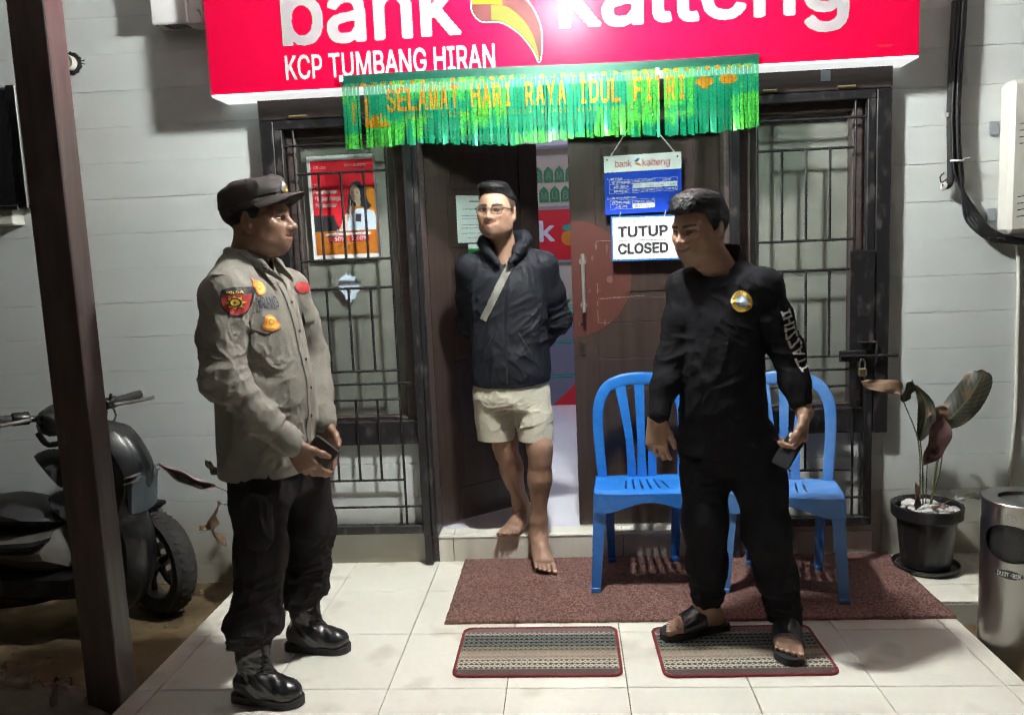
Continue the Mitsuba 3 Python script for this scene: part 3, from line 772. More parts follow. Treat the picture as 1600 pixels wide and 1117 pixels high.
# ================================================================ boards hanging on the right door leaf
HY = 0.060
HB = thing('hours_board', 'blue and white board of opening hours hanging on the right door leaf', 'board')
sk = lambda x: 0.004 * (x - 1.629) / 0.34
def hb(x0, x1, z0, z1, mt, lay, name='print', ch=0):
    p = [(x0, z0 + sk(x0)), (x1, z0 + sk(x1)), (x1, z1 + sk(x1)), (x0, z1 + sk(x0))]
    return put(name, sheet(p, HY - 0.0006 * lay, 0.006 if lay == 0 else 0.0006), mt, HB)
hb(1.629, 1.972, 1.590, 1.849, 'm_blue', 0, 'plate')
F0 = HY - 0.0062
hb2 = lambda x0, x1, z0, z1, mt, k=0: put('print', sheet([(x0, z0 + sk(x0)), (x1, z0 + sk(x1)), (x1, z1 + sk(x1)), (x0, z1 + sk(x0))], F0 - 0.0004 * k, 0.0004), mt, HB)
ht = lambda t, x0, x1, z, c, mt, b=False, k=3: put('lettering', wtext(t, x0, x1, z + sk(x0), c, F0 - 0.0004 * k, b), mt, HB)
hb2(1.629, 1.972, 1.776, 1.849, 'm_white')
ht('bank', 1.679, 1.752, 1.797, 0.030, 'm_red_dark'); ht('kalteng', 1.800, 1.921, 1.797, 0.030, 'm_red_dark')
put('emblem', cat([sheet(Polygon([(1.764, 1.822), (1.775, 1.832), (1.79, 1.834), (1.782, 1.823), (1.772, 1.818)]), F0 - 0.0008, 0.0004)]), 'm_blue_edge', HB)
put('emblem', cat([sheet(Polygon([(1.764, 1.812), (1.778, 1.816), (1.79, 1.808), (1.793, 1.796), (1.782, 1.804), (1.77, 1.805)]), F0 - 0.0008, 0.0004)]), 'm_orange', HB)
put('nail', cat([xf(lathe([(0, 0), (.004, 0), (.004, .003), (0, .003)], 12), rot([1, 0, 0], 90), (x_, F0 - 0.0005, 1.833)) for x_ in (1.643, 1.955)]), 'm_black', HB)
def frame(x0, x1, z0, z1, xs, zs):
    t = 0.0012
    for z in (z0, z1, *zs): hb2(x0, x1, z - t / 2, z + t / 2, 'm_white', 1)
    for x_ in (x0, x1, *xs): hb2(x_ - t / 2, x_ + t / 2, z0, z1, 'm_white', 2)
ht('1. JAM KERJA', 1.640, 1.708, 1.743, 0.0085, 'm_white', True)
frame(1.652, 1.955, 1.682, 1.740, (1.754, 1.852), (1.722, 1.702))
for t_, z_ in (('KETERANGAN', 1.726), ('JAM KERJA', 1.707), ('ISTIRAHAT', 1.687)): ht(t_, 1.662 + (0.008 if t_[0] != 'K' else 0), 1.745 - (0.008 if t_[0] != 'K' else 0), z_, 0.0095, 'm_white', True)
ht('SENIN S.D KAMIS', 1.760, 1.845, 1.727, 0.0085, 'm_white', True); ht('JUMAT', 1.887, 1.925, 1.727, 0.0085, 'm_white', True)
hb2(1.757, 1.951, 1.7025, 1.7225, 'm_paper', 3)
ht('07.45 - 15.30', 1.762, 1.846, 1.707, 0.0105, 'm_ink', False, 5); ht('07.45 - 15.30', 1.858, 1.946, 1.707, 0.0105, 'm_ink', False, 5)
ht('12.00 - 13.00 WIB', 1.757, 1.846, 1.688, 0.0085, 'm_white', True); ht('11.30 - 13.30 WIB', 1.858, 1.950, 1.688, 0.0085, 'm_white', True)
ht('2. JAM PELAYANAN KAS', 1.640, 1.767, 1.658, 0.0085, 'm_white', True)
frame(1.652, 1.850, 1.613, 1.652, (1.752,), (1.633,))
ht('KETERANGAN', 1.662, 1.742, 1.638, 0.009, 'm_white', True); ht('JAM KAS', 1.676, 1.728, 1.619, 0.009, 'm_white', True); ht('SENIN S.D JUMAT', 1.757, 1.845, 1.638, 0.0085, 'm_white', True)
hb2(1.754, 1.850, 1.612, 1.633, 'm_paper', 3); ht('08.15 - 14.00', 1.762, 1.842, 1.617, 0.0105, 'm_ink', False, 5)
put('string', cat([rod([1.660, 0.055, 1.848], [1.738, 0.035, 1.960], 0.0022, 6), rod([1.946, 0.055, 1.850], [1.846, 0.035, 1.968], 0.0022, 6), rod([1.738, 0.035, 1.960], [1.742, 0.0, 2.01], 0.0022, 6), rod([1.846, 0.035, 1.968], [1.842, 0.0, 2.01], 0.0022, 6),
                   rod([1.655, 0.055, 1.838], [1.668, 0.055, 1.862], 0.003, 6), rod([1.93, 0.055, 1.852], [1.955, 0.055, 1.848], 0.003, 6), blob((1.742, -0.002, 2.01), (.006, .006, .006)), blob((1.842, -0.002, 2.01), (.006, .006, .006))]), 'm_white', HB)

CS = thing('closed_sign', 'white closed sign with blue frame hanging under the blue hours board', 'sign')
CY = 0.056
q4 = lambda x0, x1, z0, z1: [(x0, z0), (x1, z0 - 0.0035 * (x1 - x0) / 0.3), (x1, z1 - 0.0035 * (x1 - x0) / 0.3), (x0, z1)]
put('plate', sheet(q4(1.653, 1.958, 1.381, 1.583), CY, 0.007), 'm_blue_edge', CS)
put('face', sheet(q4(1.660, 1.951, 1.389, 1.575), CY - 0.0072, 0.0005), 'm_white', CS)
ctx = lambda t, x0, x1, z, c, b, m_='m_ink': put('lettering', wtext(t, x0, x1, z, c, CY - 0.0079, b), m_, CS)
ctx('BANK KALTENG', 1.690, 1.818, 1.549, 0.0155, False, 'm_ink_grey')
put('lettering', heavy('TUTUP', 1.682, 1.907, 1.488, 0.046, CY - 0.0076, 0.0014), 'm_ink', CS); put('lettering', heavy('CLOSED', 1.682, 1.907, 1.412, 0.046, CY - 0.0076, 0.0014), 'm_ink', CS)
put('print', sheet([(1.682, 1.472), (1.905, 1.469), (1.905, 1.471), (1.682, 1.474)], CY - 0.0079, 0.0004), 'm_ink', CS)
put('string', cat([tube([[x_, 0.050, 1.572], [x_ + .002, 0.046, 1.585], [x_ + .006, 0.050, 1.600]], 0.0018, 6) for x_ in (1.692, 1.893)]), 'm_white', CS)
# ================================================================ rug and doormats
def slab(x0, x1, y0, y1, z, nx_, ny_, amp, seed, skew=0.0):
    """a thick textile: a grid top with an uneven outline, sides and bottom"""
    gx, gy = np.meshgrid(np.linspace(0, 1, nx_), np.linspace(0, 1, ny_))
    P = np.stack([x0 + (x1 - x0) * gx, y0 + (y1 - y0) * gy + skew * gx, np.full_like(gx, z)], -1)
    edge = np.minimum.reduce([gx * (x1 - x0), (1 - gx) * (x1 - x0), gy * (y1 - y0), (1 - gy) * (y1 - y0)])
    n = meshkit.fbm(np.stack([P[..., 0] * 40, P[..., 1] * 40, P[..., 0] * 0], -1), 3, seed) - 0.5
    wob = meshkit.fbm(np.stack([P[..., 0] * 9, P[..., 1] * 9, P[..., 0] * 0 + 3], -1), 3, seed + 1) - 0.5
    on = (edge < 1e-9)
    P[..., 0] += on * n * amp; P[..., 1] += on * n * amp
    P[..., 2] += np.where(on, -z * 0.35, n * amp * 0.55 + wob * 0.006 * np.minimum(1, edge / 0.1))
    V = P.reshape(-1, 3); id_ = np.arange(len(V)).reshape(gx.shape)
    Q = np.stack([id_[:-1, :-1], id_[:-1, 1:], id_[1:, 1:], id_[1:, :-1]], -1).reshape(-1, 4)
    F = [Q[:, :3], Q[:, [0, 2, 3]]]
    rim = np.concatenate([id_[0], id_[1:, -1], id_[-1, -2::-1], id_[-2:0:-1, 0]])
    B_ = V[rim].copy(); B_[:, 2] = 0.0015
    k = len(V) + np.arange(len(rim)); k2 = np.roll(k, -1); r2 = np.roll(rim, -1)
    F += [np.stack([k, k2, r2], 1), np.stack([k, r2, rim], 1)]
    return trimesh.Trimesh(np.vstack([V, B_]), np.vstack(F), process=False)
rug = tag(put('rug', slab(0.922, 2.868, -0.672, -0.006, 0.014, 300, 110, 0.006, 3), 'm_rug', None, True), 'long brown looped rug lying in front of the doorway under the chairs', 'rug')

def f_mat(p, n, uv):
    u, v = uv.x, uv.y                       # metres across, 0 (front) .. 1 (back)
    tri = dr.abs(((u * 26.0) - dr.floor(u * 26.0)) * 2.0 - 1.0)
    tr2 = dr.abs(((u * 26.0 + 0.5) - dr.floor(u * 26.0 + 0.5)) * 2.0 - 1.0)
    j = 0.10 * (noise(u * 90, v * 40) - 0.5)
    ra, rb = v * 13.0 + 0.62 * tri + j, v * 13.0 + 0.62 * tr2 + j
    la = 1.0 - smoothstep(0.10, 0.22, dr.abs(ra - dr.floor(ra) - 0.5))
    lb = 1.0 - smoothstep(0.10, 0.22, dr.abs(rb - dr.floor(rb) - 0.5))
    ln = dr.maximum(la, lb)
    base = mix((0.085, 0.062, 0.060), (0.27, 0.205, 0.16), smoothstep(0.22, 0.40, v) * smoothstep(0.60, 0.46, v))
    pinkish = smoothstep(0.86, 0.92, v)
    base = mix(base, (0.16, 0.11, 0.108), pinkish)
    dark = smoothstep(0.50, 0.60, v) * smoothstep(0.88, 0.80, v)
    base = mix(base, (0.018, 0.021, 0.020), dark)
    olive = smoothstep(0.44, 0.50, v) * smoothstep(0.62, 0.54, v)
    base = mix(base, (0.080, 0.076, 0.040), olive * 0.85)
    line = mix((0.44, 0.42, 0.34), (0.15, 0.155, 0.145), dark)
    lace = smoothstep(0.09, 0.13, v) * smoothstep(0.93, 0.89, v)
    amt = lace * (0.25 + 0.75 * dr.maximum(smoothstep(0.36, 0.28, v), dr.maximum(dark * 0.8, smoothstep(0.80, 0.86, v) * 0.7)))
    c = mix(base, line, ln * amt)
    return c * (0.72 + 0.56 * noise(u * 520, v * 190))
mat('m_doormat', {'type': 'twosided', 'b': {'type': 'principled', 'base_color': mikit.proc(f_mat), 'roughness': 0.95, 'specular': 0.15}})
plain('m_mat_edge', (0.17, 0.022, 0.028), 0.8)
def doormat(cx, cy, ang, label):
    d = thing('doormat', label, 'doormat', 'striped doormats in front of the rug')
    w, h, rr_ = 0.585, 0.362, 0.035
    M_ = rot([0, 0, 1], ang)
    n = 61
    gx, gy = np.meshgrid(np.linspace(-.5, .5, n), np.linspace(-.5, .5, 39))
    X, Y = gx * (w - 0.018), gy * (h - 0.018)
    # round the corners by pulling them in
    ax_, ay_ = (w - .018) / 2, (h - .018) / 2
    ox, oy = np.maximum(np.abs(X) - (ax_ - rr_), 0), np.maximum(np.abs(Y) - (ay_ - rr_), 0)
    l = np.hypot(ox, oy); k = np.where(l > rr_, rr_ / np.maximum(l, 1e-9), 1)
    X = np.sign(X) * (np.minimum(np.abs(X), ax_ - rr_) + ox * k); Y = np.sign(Y) * (np.minimum(np.abs(Y), ay_ - rr_) + oy * k)
    Z = 0.0075 + 0.0012 * (meshkit.fbm(np.stack([X * 60, Y * 60, X * 0 + cx], -1), 2, 4) - 0.5)
    V = np.stack([X, Y, Z], -1).reshape(-1, 3)
    id_ = np.arange(len(V)).reshape(gx.shape)
    Q = np.stack([id_[:-1, :-1], id_[:-1, 1:], id_[1:, 1:], id_[1:, :-1]], -1).reshape(-1, 4)
    m = trimesh.Trimesh(V, np.vstack([Q[:, :3], Q[:, [0, 2, 3]]]), process=False)
    uv = np.stack([gx.ravel() * w + 1, gy.ravel() + 0.5], 1)
    put('pile', xf(m, M_, (cx, cy, 0)), 'm_doormat', d, True, uv=uv)
    path = []
    for (qx, qy, a0) in ((1, -1, -90), (1, 1, 0), (-1, 1, 90), (-1, -1, 180)):
        for a in np.linspace(a0, a0 + 90, 8):
            path.append((qx * (w / 2 - rr_) + rr_ * math.cos(math.radians(a)) * 0.88, qy * (h / 2 - rr_) + rr_ * math.sin(math.radians(a)) * 0.88, 0.0052))
    path.append(path[0]); path.append(path[1])
    put('binding', xf(tube(path, 0.0058, 8), M_, (cx, cy, 0)), 'm_mat_edge', d, True)
    return d
doormat(1.298, -0.900, 0.0, 'left doormat with zigzag stripes and dark red binding, lying empty')
doormat(2.015, -0.905, 1.2, 'right doormat with zigzag stripes and dark red binding, under the man in black')

# ================================================================ blue plastic chairs
plain('m_blue_plastic', mikit.proc(lambda p, n, uv: mix((0.012, 0.135, 0.50), (0.03, 0.20, 0.60), fbm(p.x * 9, p.y * 9, p.z * 9, 3)) * (0.92 + 0.16 * noise(p.x * 70, p.y * 70, p.z * 70))), 0.34, spec=0.5)
plain('m_blue_faded', mikit.proc(lambda p, n, uv: mix((0.035, 0.165, 0.48), (0.13, 0.27, 0.56), fbm(p.x * 14, p.y * 14, p.z * 14, 4))), 0.45, spec=0.4)
def chair(x, y, ang, label, mt='m_blue_plastic'):
    c = thing('plastic_chair', label, 'chair', 'blue plastic chairs in front of the door')
    M_ = rot([0, 0, 1], ang); P0 = (x, y, 0.012)
    P = lambda m: xf(m, M_, P0)
    # seat: local x across, y back (+); slots cut through; it falls towards the back
    outline = Polygon(spline([(-.225, -.165), (-.215, -.182), (-.1, -.192), (.1, -.192), (.215, -.182), (.225, -.165), (.205, .12), (.19, .145), (-.19, .145), (-.205, .12), (-.225, -.165)], 100)[:, :2]).buffer(0)
    sl = []
    for k in (-2.5, -1.5, -0.5, 0.5, 1.5, 2.5):
        sl.append(shapely.LineString([(0.036 * k, -0.105), (0.031 * k, 0.055 if abs(k) > 2 else 0.085)]).buffer(0.0042))
    top = extrude(outline.difference(union_all(sl)), 0.006).subdivide_to_size(0.022)
    zof = lambda X, Y: 0.428 - 0.014 * np.clip(1 - (X / 0.2) ** 2, 0, 1) * np.clip(1 - ((Y + .02) / 0.17) ** 2, 0, 1) - 0.014 * np.clip((-Y - 0.14) / 0.05, 0, 1) ** 2 - 0.085 * (Y + .15) * (Y > -.15)
    v = top.vertices.copy()
    v[:, 2] += zof(v[:, 0], v[:, 1])
    put('seat', P(trimesh.Trimesh(v, top.faces, process=False)), mt, c, 25)
    ap = np.array(outline.exterior.coords)[:-1][::2]
    nA = len(ap); zt = zof(ap[:, 0], ap[:, 1]) + 0.0045
    depth = np.where(ap[:, 1] < -0.12, 0.056 - 0.024 * np.cos(np.clip(ap[:, 0] / 0.2, -1, 1) * 3.14), 0.048)
    inn = ap * 0.985
    V = np.vstack([np.c_[ap * 1.012, zt], np.c_[ap * 1.018, zt - depth], np.c_[inn, zt - depth], np.c_[inn, zt - 0.006]])
    F = []
    for i in range(nA):
        j = (i + 1) % nA
        for r_ in range(3):
            F += [[r_ * nA + i, (r_ + 1) * nA + i, (r_ + 1) * nA + j], [r_ * nA + i, (r_ + 1) * nA + j, r_ * nA + j]]
    put('apron', P(trimesh.Trimesh(V, F, process=False)), mt, c, 40)
    def leg(tx, ty, bx_, by_, wt, wb, sgx, sgy, h):
        L = []
        for t_ in np.linspace(0, 1, 9):
            px, py, pz = tx + (bx_ - tx) * t_, ty + (by_ - ty) * t_, h * (1 - t_)
            w_ = wt + (wb - wt) * t_
            if t_ < 0.2: w_ *= 1 + 0.35 * (1 - t_ / 0.2) ** 2
            ring = [(0, 0), (-sgx * w_, 0), (-sgx * w_, -sgy * 0.007), (-sgx * 0.007, -sgy * 0.007), (-sgx * 0.007, -sgy * w_ * 0.9), (0, -sgy * w_ * 0.9)]
            L.append([(px + a, py + b, pz) for a, b in ring])
        L = np.array(L); m_, k_ = L.shape[:2]; V = L.reshape(-1, 3); F = []
        for i in range(m_ - 1):
            for j in range(k_):
                a, b = i * k_ + j, i * k_ + (j + 1) % k_
                F += [[a, b, b + k_], [a, b + k_, a + k_]]
        e = (m_ - 1) * k_
        F += [[e, e + 1, e + 2], [e, e + 2, e + 3], [e, e + 3, e + 4], [e, e + 4, e + 5]]
        foot = box(min(bx_, bx_ - sgx * wb) - .002, max(bx_, bx_ - sgx * wb) + .002, min(by_, by_ - sgy * wb) - .002, max(by_, by_ - sgy * wb) + .002, 0.0, 0.022, 0.003)
        l_ = put('leg', P(trimesh.Trimesh(V, F, process=False)), mt, c)
        put('foot', P(foot), mt, l_)
    leg(-.226, -.170, -.248, -.192, .054, .037, -1, -1, .425); leg(.226, -.170, .248, -.192, .054, .037, 1, -1, .425)
    leg(-.175, .135, -.160, .170, .046, .032, -1, 1, .395); leg(.175, .135, .160, .170, .046, .032, 1, 1, .395)
    # back: an arch with three splats rising from the seat
    lean = lambda z: 0.128 + 0.06 * np.clip((z - 0.40) / 0.44, 0, 1)
    ap_ = spline([(-.176, .395), (-.184, .50), (-.190, .64), (-.182, .735), (-.145, .805), (-.080, .836), (0, .843), (.080, .836), (.145, .805), (.182, .735), (.190, .64), (.184, .50), (.176, .395)], 72)
    path = np.stack([ap_[:, 0], lean(ap_[:, 1]), ap_[:, 1]], 1)
    wid = np.interp(np.abs(np.linspace(-1, 1, len(path))), [0, 0.5, 1], [0.029, 0.025, 0.022])
    tg = np.gradient(path, axis=0); tg /= np.linalg.norm(tg, axis=1, keepdims=True)
    nn = np.tile([0, -0.99, 0.12], (len(path), 1)); side = np.cross(tg, nn)
    ring = []
    for a in np.linspace(0, 2 * np.pi, 17)[:-1]:
        ca, sa = np.cos(a), np.sin(a)
        ring.append(path + side * (wid * np.sign(ca) * abs(ca) ** 0.55)[:, None] + nn * (0.012 * np.sign(sa) * abs(sa) ** 0.7))
    R_ = np.stack(ring, 1); m_, k_ = R_.shape[:2]; V = R_.reshape(-1, 3); F = []
    for i in range(m_ - 1):
        for j in range(k_):
            a, b = i * k_ + j, i * k_ + (j + 1) % k_
            F += [[a, b, b + k_], [a, b + k_, a + k_]]
    put('back_arch', P(trimesh.Trimesh(V, F, process=False)), mt, c, 50)
    for (b0, m0, t0, w0, wm, w1) in ((-.047, -.050, -.088, .040, .034, .050), (0.0, 0.0, 0.0, .044, .034, .046), (.047, .050, .088, .040, .034, .050)):
        pth = spline([(b0, 0.130, .400), (b0, 0.136, .48), (m0 * 1.1, 0.146, .60), (m0 + (t0 - m0) * .65, 0.168, .74), (t0, lean(.83) - 0.001, .830 if t0 else .838)], 28)
        ws = np.interp(np.linspace(0, 1, len(pth)), [0, .45, 1], [w0, wm, w1])
        put('splat', P(ribbon(pth, ws, [1, 0, 0], 0.010)), mt, c, 50)
    return c
chair(1.755, -0.225, 0.0, 'left blue plastic chair facing out beside the door handle')
chair(2.322, -0.315, -15.0, 'dustier right blue plastic chair behind the man in black', 'm_blue_faded')

# ================================================================ potted plants
def f_leaf(p, n, uv):
    v = dr.abs(uv.x - 0.5) * 2
    ribs = dr.abs(dr.sin((uv.y * 16.0 - v * 2.6) * 3.14159))
    c = mix((0.020, 0.024, 0.017), (0.052, 0.050, 0.036), ribs * 0.7)
    c = mix((0.085, 0.09, 0.06), c, smoothstep(0.0, 0.10, v))
    dry = smoothstep(0.62, 0.86, fbm(uv.x * 5 + p.x * 3, uv.y * 4, p.z * 3, 3) + 0.10 * uv.y)
    return mix(c, (0.20, 0.12, 0.06), dry * 0.7)
mat('m_leaf', {'type': 'twosided', 'b': {'type': 'principled', 'base_color': mikit.proc(f_leaf), 'roughness': 0.42, 'specular': 0.5}})
plain('m_leaf_dry', mikit.proc(lambda p, n, uv: mix((0.09, 0.05, 0.03), (0.28, 0.185, 0.115), fbm(p.x * 45, p.y * 45, p.z * 45, 3))), 0.7)
plain('m_leaf_under', mikit.proc(lambda p, n, uv: mix((0.055, 0.028, 0.026), (0.11, 0.055, 0.05), fbm(p.x * 30, p.y * 30, p.z * 30, 3))), 0.5)
plain('m_leaf_mauve', (0.34, 0.22, 0.24), 0.55)
plain('m_stem', (0.10, 0.105, 0.045), 0.5)
plain('m_pot', (0.011, 0.011, 0.012), 0.3)
def leaf_mesh(pts, w, side, curl=0.25, wave=0.006, n=26, k=11, seed=0, fold=0.0, tipw=0.05):
    """a blade along pts, w wide at most, side = direction across, edges lifted by curl"""
    p = spline(pts, n); n = len(p)
    t = np.gradient(p, axis=0); t /= np.linalg.norm(t, axis=1, keepdims=True)
    s0 = np.array(side, float)
    V, UV = [], []
    for i in range(n):
        s = s0 - t[i] * (s0 @ t[i]); s /= np.linalg.norm(s)
        up = np.cross(s, t[i])
        v = i / (n - 1)
        ww = w * (max(0.0, math.sin(math.pi * min(1, v * 0.97 + 0.015) ** 0.85))) ** 0.75 + w * tipw * (1 - v)
        for j in range(k):
            a = (j / (k - 1) - 0.5) * 2
            a_ = a * (1 - fold * 0.6)
            lift = curl * ww * 0.5 * abs(a) ** 1.5 + fold * ww * 0.5 * abs(a) + wave * math.sin(v * 13 + seed + a * 2) * abs(a)
            V.append(p[i] + s * (a_ * ww / 2) + up * lift); UV.append((j / (k - 1), v))
    F = []
    for i in range(n - 1):
        for j in range(k - 1):
            a = i * k + j
            F += [[a, a + 1, a + k + 1], [a, a + k + 1, a + k]]
    return trimesh.Trimesh(np.array(V), F, process=False), np.array(UV)
def pot(t, x, y, seed):
    o = (x, y, 0)
    put('pot', xf(lathe([(0, .022), (.098, .022), (.100, .03), (.118, .20), (.121, .232), (.136, .234), (.142, .24), (.145, .287), (.139, .290), (.132, .287), (.128, .25), (0, .25)], 56), t=o), 'm_pot', t, 35)
    put('saucer', xf(lathe([(0, 0.001), (.118, 0.001), (.128, .008), (.137, .026), (.132, .028), (.122, .014), (0, .012)], 48), t=o), 'm_pot', t, 35)
    r = random.Random(seed)
    for i in range(58):
        a, d = r.uniform(0, 6.28), math.sqrt(r.random()) * 0.115
        s = r.uniform(.010, .019)
        put('pebble', blob((x + d * math.cos(a), y + d * math.sin(a), .2615 + .010 * r.random() + 0.012 * (1 - d / .115)), (s * r.uniform(1, 1.5), s, s * .62), i, .2, 2), 'm_pebble', t, True)
plain('m_pebble', mikit.proc(lambda p, n, uv: mix((0.50, 0.49, 0.46), (0.78, 0.77, 0.74), noise(p.x * 38, p.y * 38, p.z * 38))), 0.6)
PL = thing('potted_plant', 'potted plant with tall striped leaves and white pebbles by the right wall', 'potted plant')
px, py = 2.968, -0.170
pot(PL, px, py, 5)
def stem(a, b, bend, parent, r=0.0034):
    a, b = np.array(a, float), np.array(b, float)
    mid = (a + b) / 2 + np.array(bend)
    put('stem', tube(spline([a, mid, b], 20), np.linspace(r, r * .7, 21), 8), 'm_stem', parent, True)
def add_leaf(parent, pts, w, side, mt='m_leaf', **k):
    m, uv = leaf_mesh(pts, w, side, **k)
    return put('leaf', m, mt, parent, True, uv=uv)
base = lambda dx, dy: (px + dx, py + dy, 0.26)
# left tall stem with the drooping withered leaf
stem(base(-.03, 0), (2.858, py - .01, .742), (.028, 0, .05), PL)
lf1 = add_leaf(PL, [(2.858, py - .01, .742), (2.835, py - .02, .80), (2.775, py - .03, .815), (2.715, py - .03, .823), (2.672, py - .03, .838)], .068, [0, .35, 1], 'm_leaf_dry', curl=-.3, wave=.010, seed=2, fold=.25)
labels[lf1] = {'label': 'withered brown drooping leaf'}
add_leaf(PL, [(2.858, py - .01, .740), (2.862, py - .02, .775), (2.880, py - .02, .815), (2.888, py - .02, .835)], .062, [1, .5, 0], seed=4, curl=.2)
# upright narrow leaf
stem(base(-.012, .01), (2.932, py, .590), (.004, 0, .02), PL)
add_leaf(PL, [(2.930, py, .570), (2.950, py - .012, .66), (2.945, py - .012, .74), (2.905, py - .01, .812)], .078, [1, -.35, .1], seed=1, curl=.5, fold=.2)
# big broad leaf to the right
stem(base(.012, 0), (3.035, py, .640), (-.004, 0, .02), PL)
add_leaf(PL, [(3.012, py - .01, .625), (3.065, py - .02, .685), (3.125, py - .02, .76), (3.172, py - .015, .845), (3.180, py - .01, .868)], .125, [.75, -.35, -.55], seed=3, curl=-.22, wave=.008)
lf3 = add_leaf(PL, [(3.008, py - .015, .655), (2.985, py - .03, .70), (2.975, py - .03, .715)], .085, [1, -.2, .5], 'm_leaf_dry', seed=3, curl=.3, wave=.006)
labels[lf3] = {'label': 'small withered brown leaf in the middle'}
# the hanging dark leaf
stem(base(.0, -.01), (3.02, py - .02, .640), (.02, 0, .0), PL)
add_leaf(PL, [(3.010, py - .03, .672), (2.985, py - .045, .60), (2.955, py - .05, .53), (2.925, py - .05, .470)], .105, [.8, .2, .5], 'm_leaf_under', seed=6, curl=-.35)
stem(base(.02, .01), (3.045, py + .01, .60), (-.006, 0, .02), PL)
stem(base(.0, .015), (2.972, py + .01, .55), (0, 0, .02), PL, .0026)
# low leaves
stem(base(.03, -.02), (3.075, py - .04, .325), (0, 0, .012), PL, .0026)
add_leaf(PL, [(3.055, py - .04, .318), (3.10, py - .05, .335), (3.15, py - .05, .336), (3.185, py - .05, .328)], .040, [.1, .9, .35], seed=7, curl=.2)
add_leaf(PL, [(2.895, py - .05, .265), (2.893, py - .055, .31), (2.895, py - .055, .36), (2.897, py - .05, .40)], .034, [.8, .5, 0], 'm_leaf_under', seed=8, curl=.6, fold=.3)
add_leaf(PL, [(2.96, py - .06, .29), (3.0, py - .08, .305), (3.02, py - .085, .30)], .03, [.1, .9, .4], 'm_leaf_under', seed=9)

PL2 = thing('potted_plant', 'potted plant with a curled mauve leaf behind the uniformed man', 'potted plant')
px, py = 0.075, -0.185
pot(PL2, px, py, 9)
b2 = lambda dx, dy: (px + dx, py + dy, 0.26)
stem(b2(-.05, 0), (-.185, py, .445), (-.03, 0, .05), PL2)
lf2 = add_leaf(PL2, [(-.175, py, .445), (-.25, py - .015, .485), (-.34, py - .02, .53), (-.425, py - .02, .560)], .075, [.25, -.4, .85], 'm_leaf_mauve', curl=.55, fold=.35, seed=2)
labels[lf2] = {'label': 'curled mauve leaf reaching out to the left'}
add_leaf(PL2, [(-.19, py - .004, .455), (-.25, py - .022, .470), (-.33, py - .03, .515), (-.40, py - .03, .553)], .04, [.25, -.5, .75], 'm_leaf', curl=.55, fold=.35, seed=2)
add_leaf(PL2, [(-.14, py - .01, .50), (-.17, py - .02, .53), (-.205, py - .02, .57)], .05, [.6, -.3, .6], seed=5)
stem(b2(-.06, .01), (-.165, py, .36), (-.01, 0, .03), PL2, .0026)
add_leaf(PL2, [(-.165, py, .37), (-.205, py - .02, .29), (-.20, py - .025, .23), (-.14, py - .03, .17)], .05, [.7, -.4, .3], 'm_leaf_dry', curl=.6, wave=.016, seed=1)
add_leaf(PL2, [(-.21, py - .01, .25), (-.24, py - .02, .255), (-.265, py - .02, .245)], .028, [.2, .4, .8], 'm_leaf_dry', curl=.4, wave=.01, seed=3)
stem(b2(.0, .0), (.06, py + .02, .50), (0, 0, 0), PL2)
add_leaf(PL2, [(.06, py + .02, .48), (.08, py, .56), (.10, py - .01, .64)], .09, [.9, -.3, 0], seed=6)

# ================================================================ steel litter bin with its pipe neighbours (on the lower ground, right)
bx_, by_ = 3.005, -0.835
bn = thing('litter_bin', 'tall stainless steel litter bin with an oval opening at the right edge', 'litter bin')
R0, Hb = 0.128, 0.632
zb = -0.112
na, nz_ = 120, 90
th = np.linspace(0, 2 * np.pi, na, endpoint=False); zz = np.linspace(0.012, Hb - 0.006, nz_)
TH, ZZ = np.meshgrid(th, zz)
face_dir = math.atan2(-0.72, -0.70)           # the side with the opening
dth = (TH - face_dir + np.pi) % (2 * np.pi) - np.pi
sagz = ZZ - 0.495
hole = (dth * R0 / 0.092) ** 2 + (sagz / 0.066) ** 2
V = np.stack([R0 * np.cos(TH), R0 * np.sin(TH), ZZ], -1).reshape(-1, 3)
id_ = np.arange(na * nz_).reshape(nz_, na); nx1 = np.roll(id_, -1, 1)
Q = np.stack([id_[:-1], nx1[:-1], nx1[1:], id_[1:]], -1).reshape(-1, 4)
hv = hole.ravel()
inside = hv < 1
# pull the ring just outside the opening onto its edge
keep = ~(inside[Q].all(1))
for i in np.nonzero(inside)[0]:
    pass
th_f, z_f = TH.ravel().copy(), ZZ.ravel().copy()
mixed = inside & np.isin(np.arange(len(hv)), Q[keep].ravel())
d_ = (th_f - face_dir + np.pi) % (2 * np.pi) - np.pi
k_ = 1 / np.sqrt(np.maximum(hv, 1e-6))
th_f[mixed] = face_dir + d_[mixed] * k_[mixed]; z_f[mixed] = 0.495 + (z_f[mixed] - 0.495) * k_[mixed]
V = np.stack([R0 * np.cos(th_f), R0 * np.sin(th_f), z_f], -1)
V += 0.0012 * (meshkit.fbm(V * [18, 18, 9], 3, 2)[:, None] - 0.5) * np.array([1, 1, 0])
Q = Q[keep]
put('body', xf(trimesh.Trimesh(V, np.vstack([Q[:, :3], Q[:, [0, 2, 3]]]), process=False), t=(bx_, by_, zb)), 'm_steel', bn, True)
put('liner', xf(lathe([(R0 - .012, .02), (R0 - .012, Hb - .02)], 40), t=(bx_, by_, zb)), 'm_black', bn, True)
put('base', xf(lathe([(0, 0), (R0 + .004, 0), (R0 + .004, .014), (R0 - .001, .016)], 56), t=(bx_, by_, zb)), 'm_rubber', bn, 35)
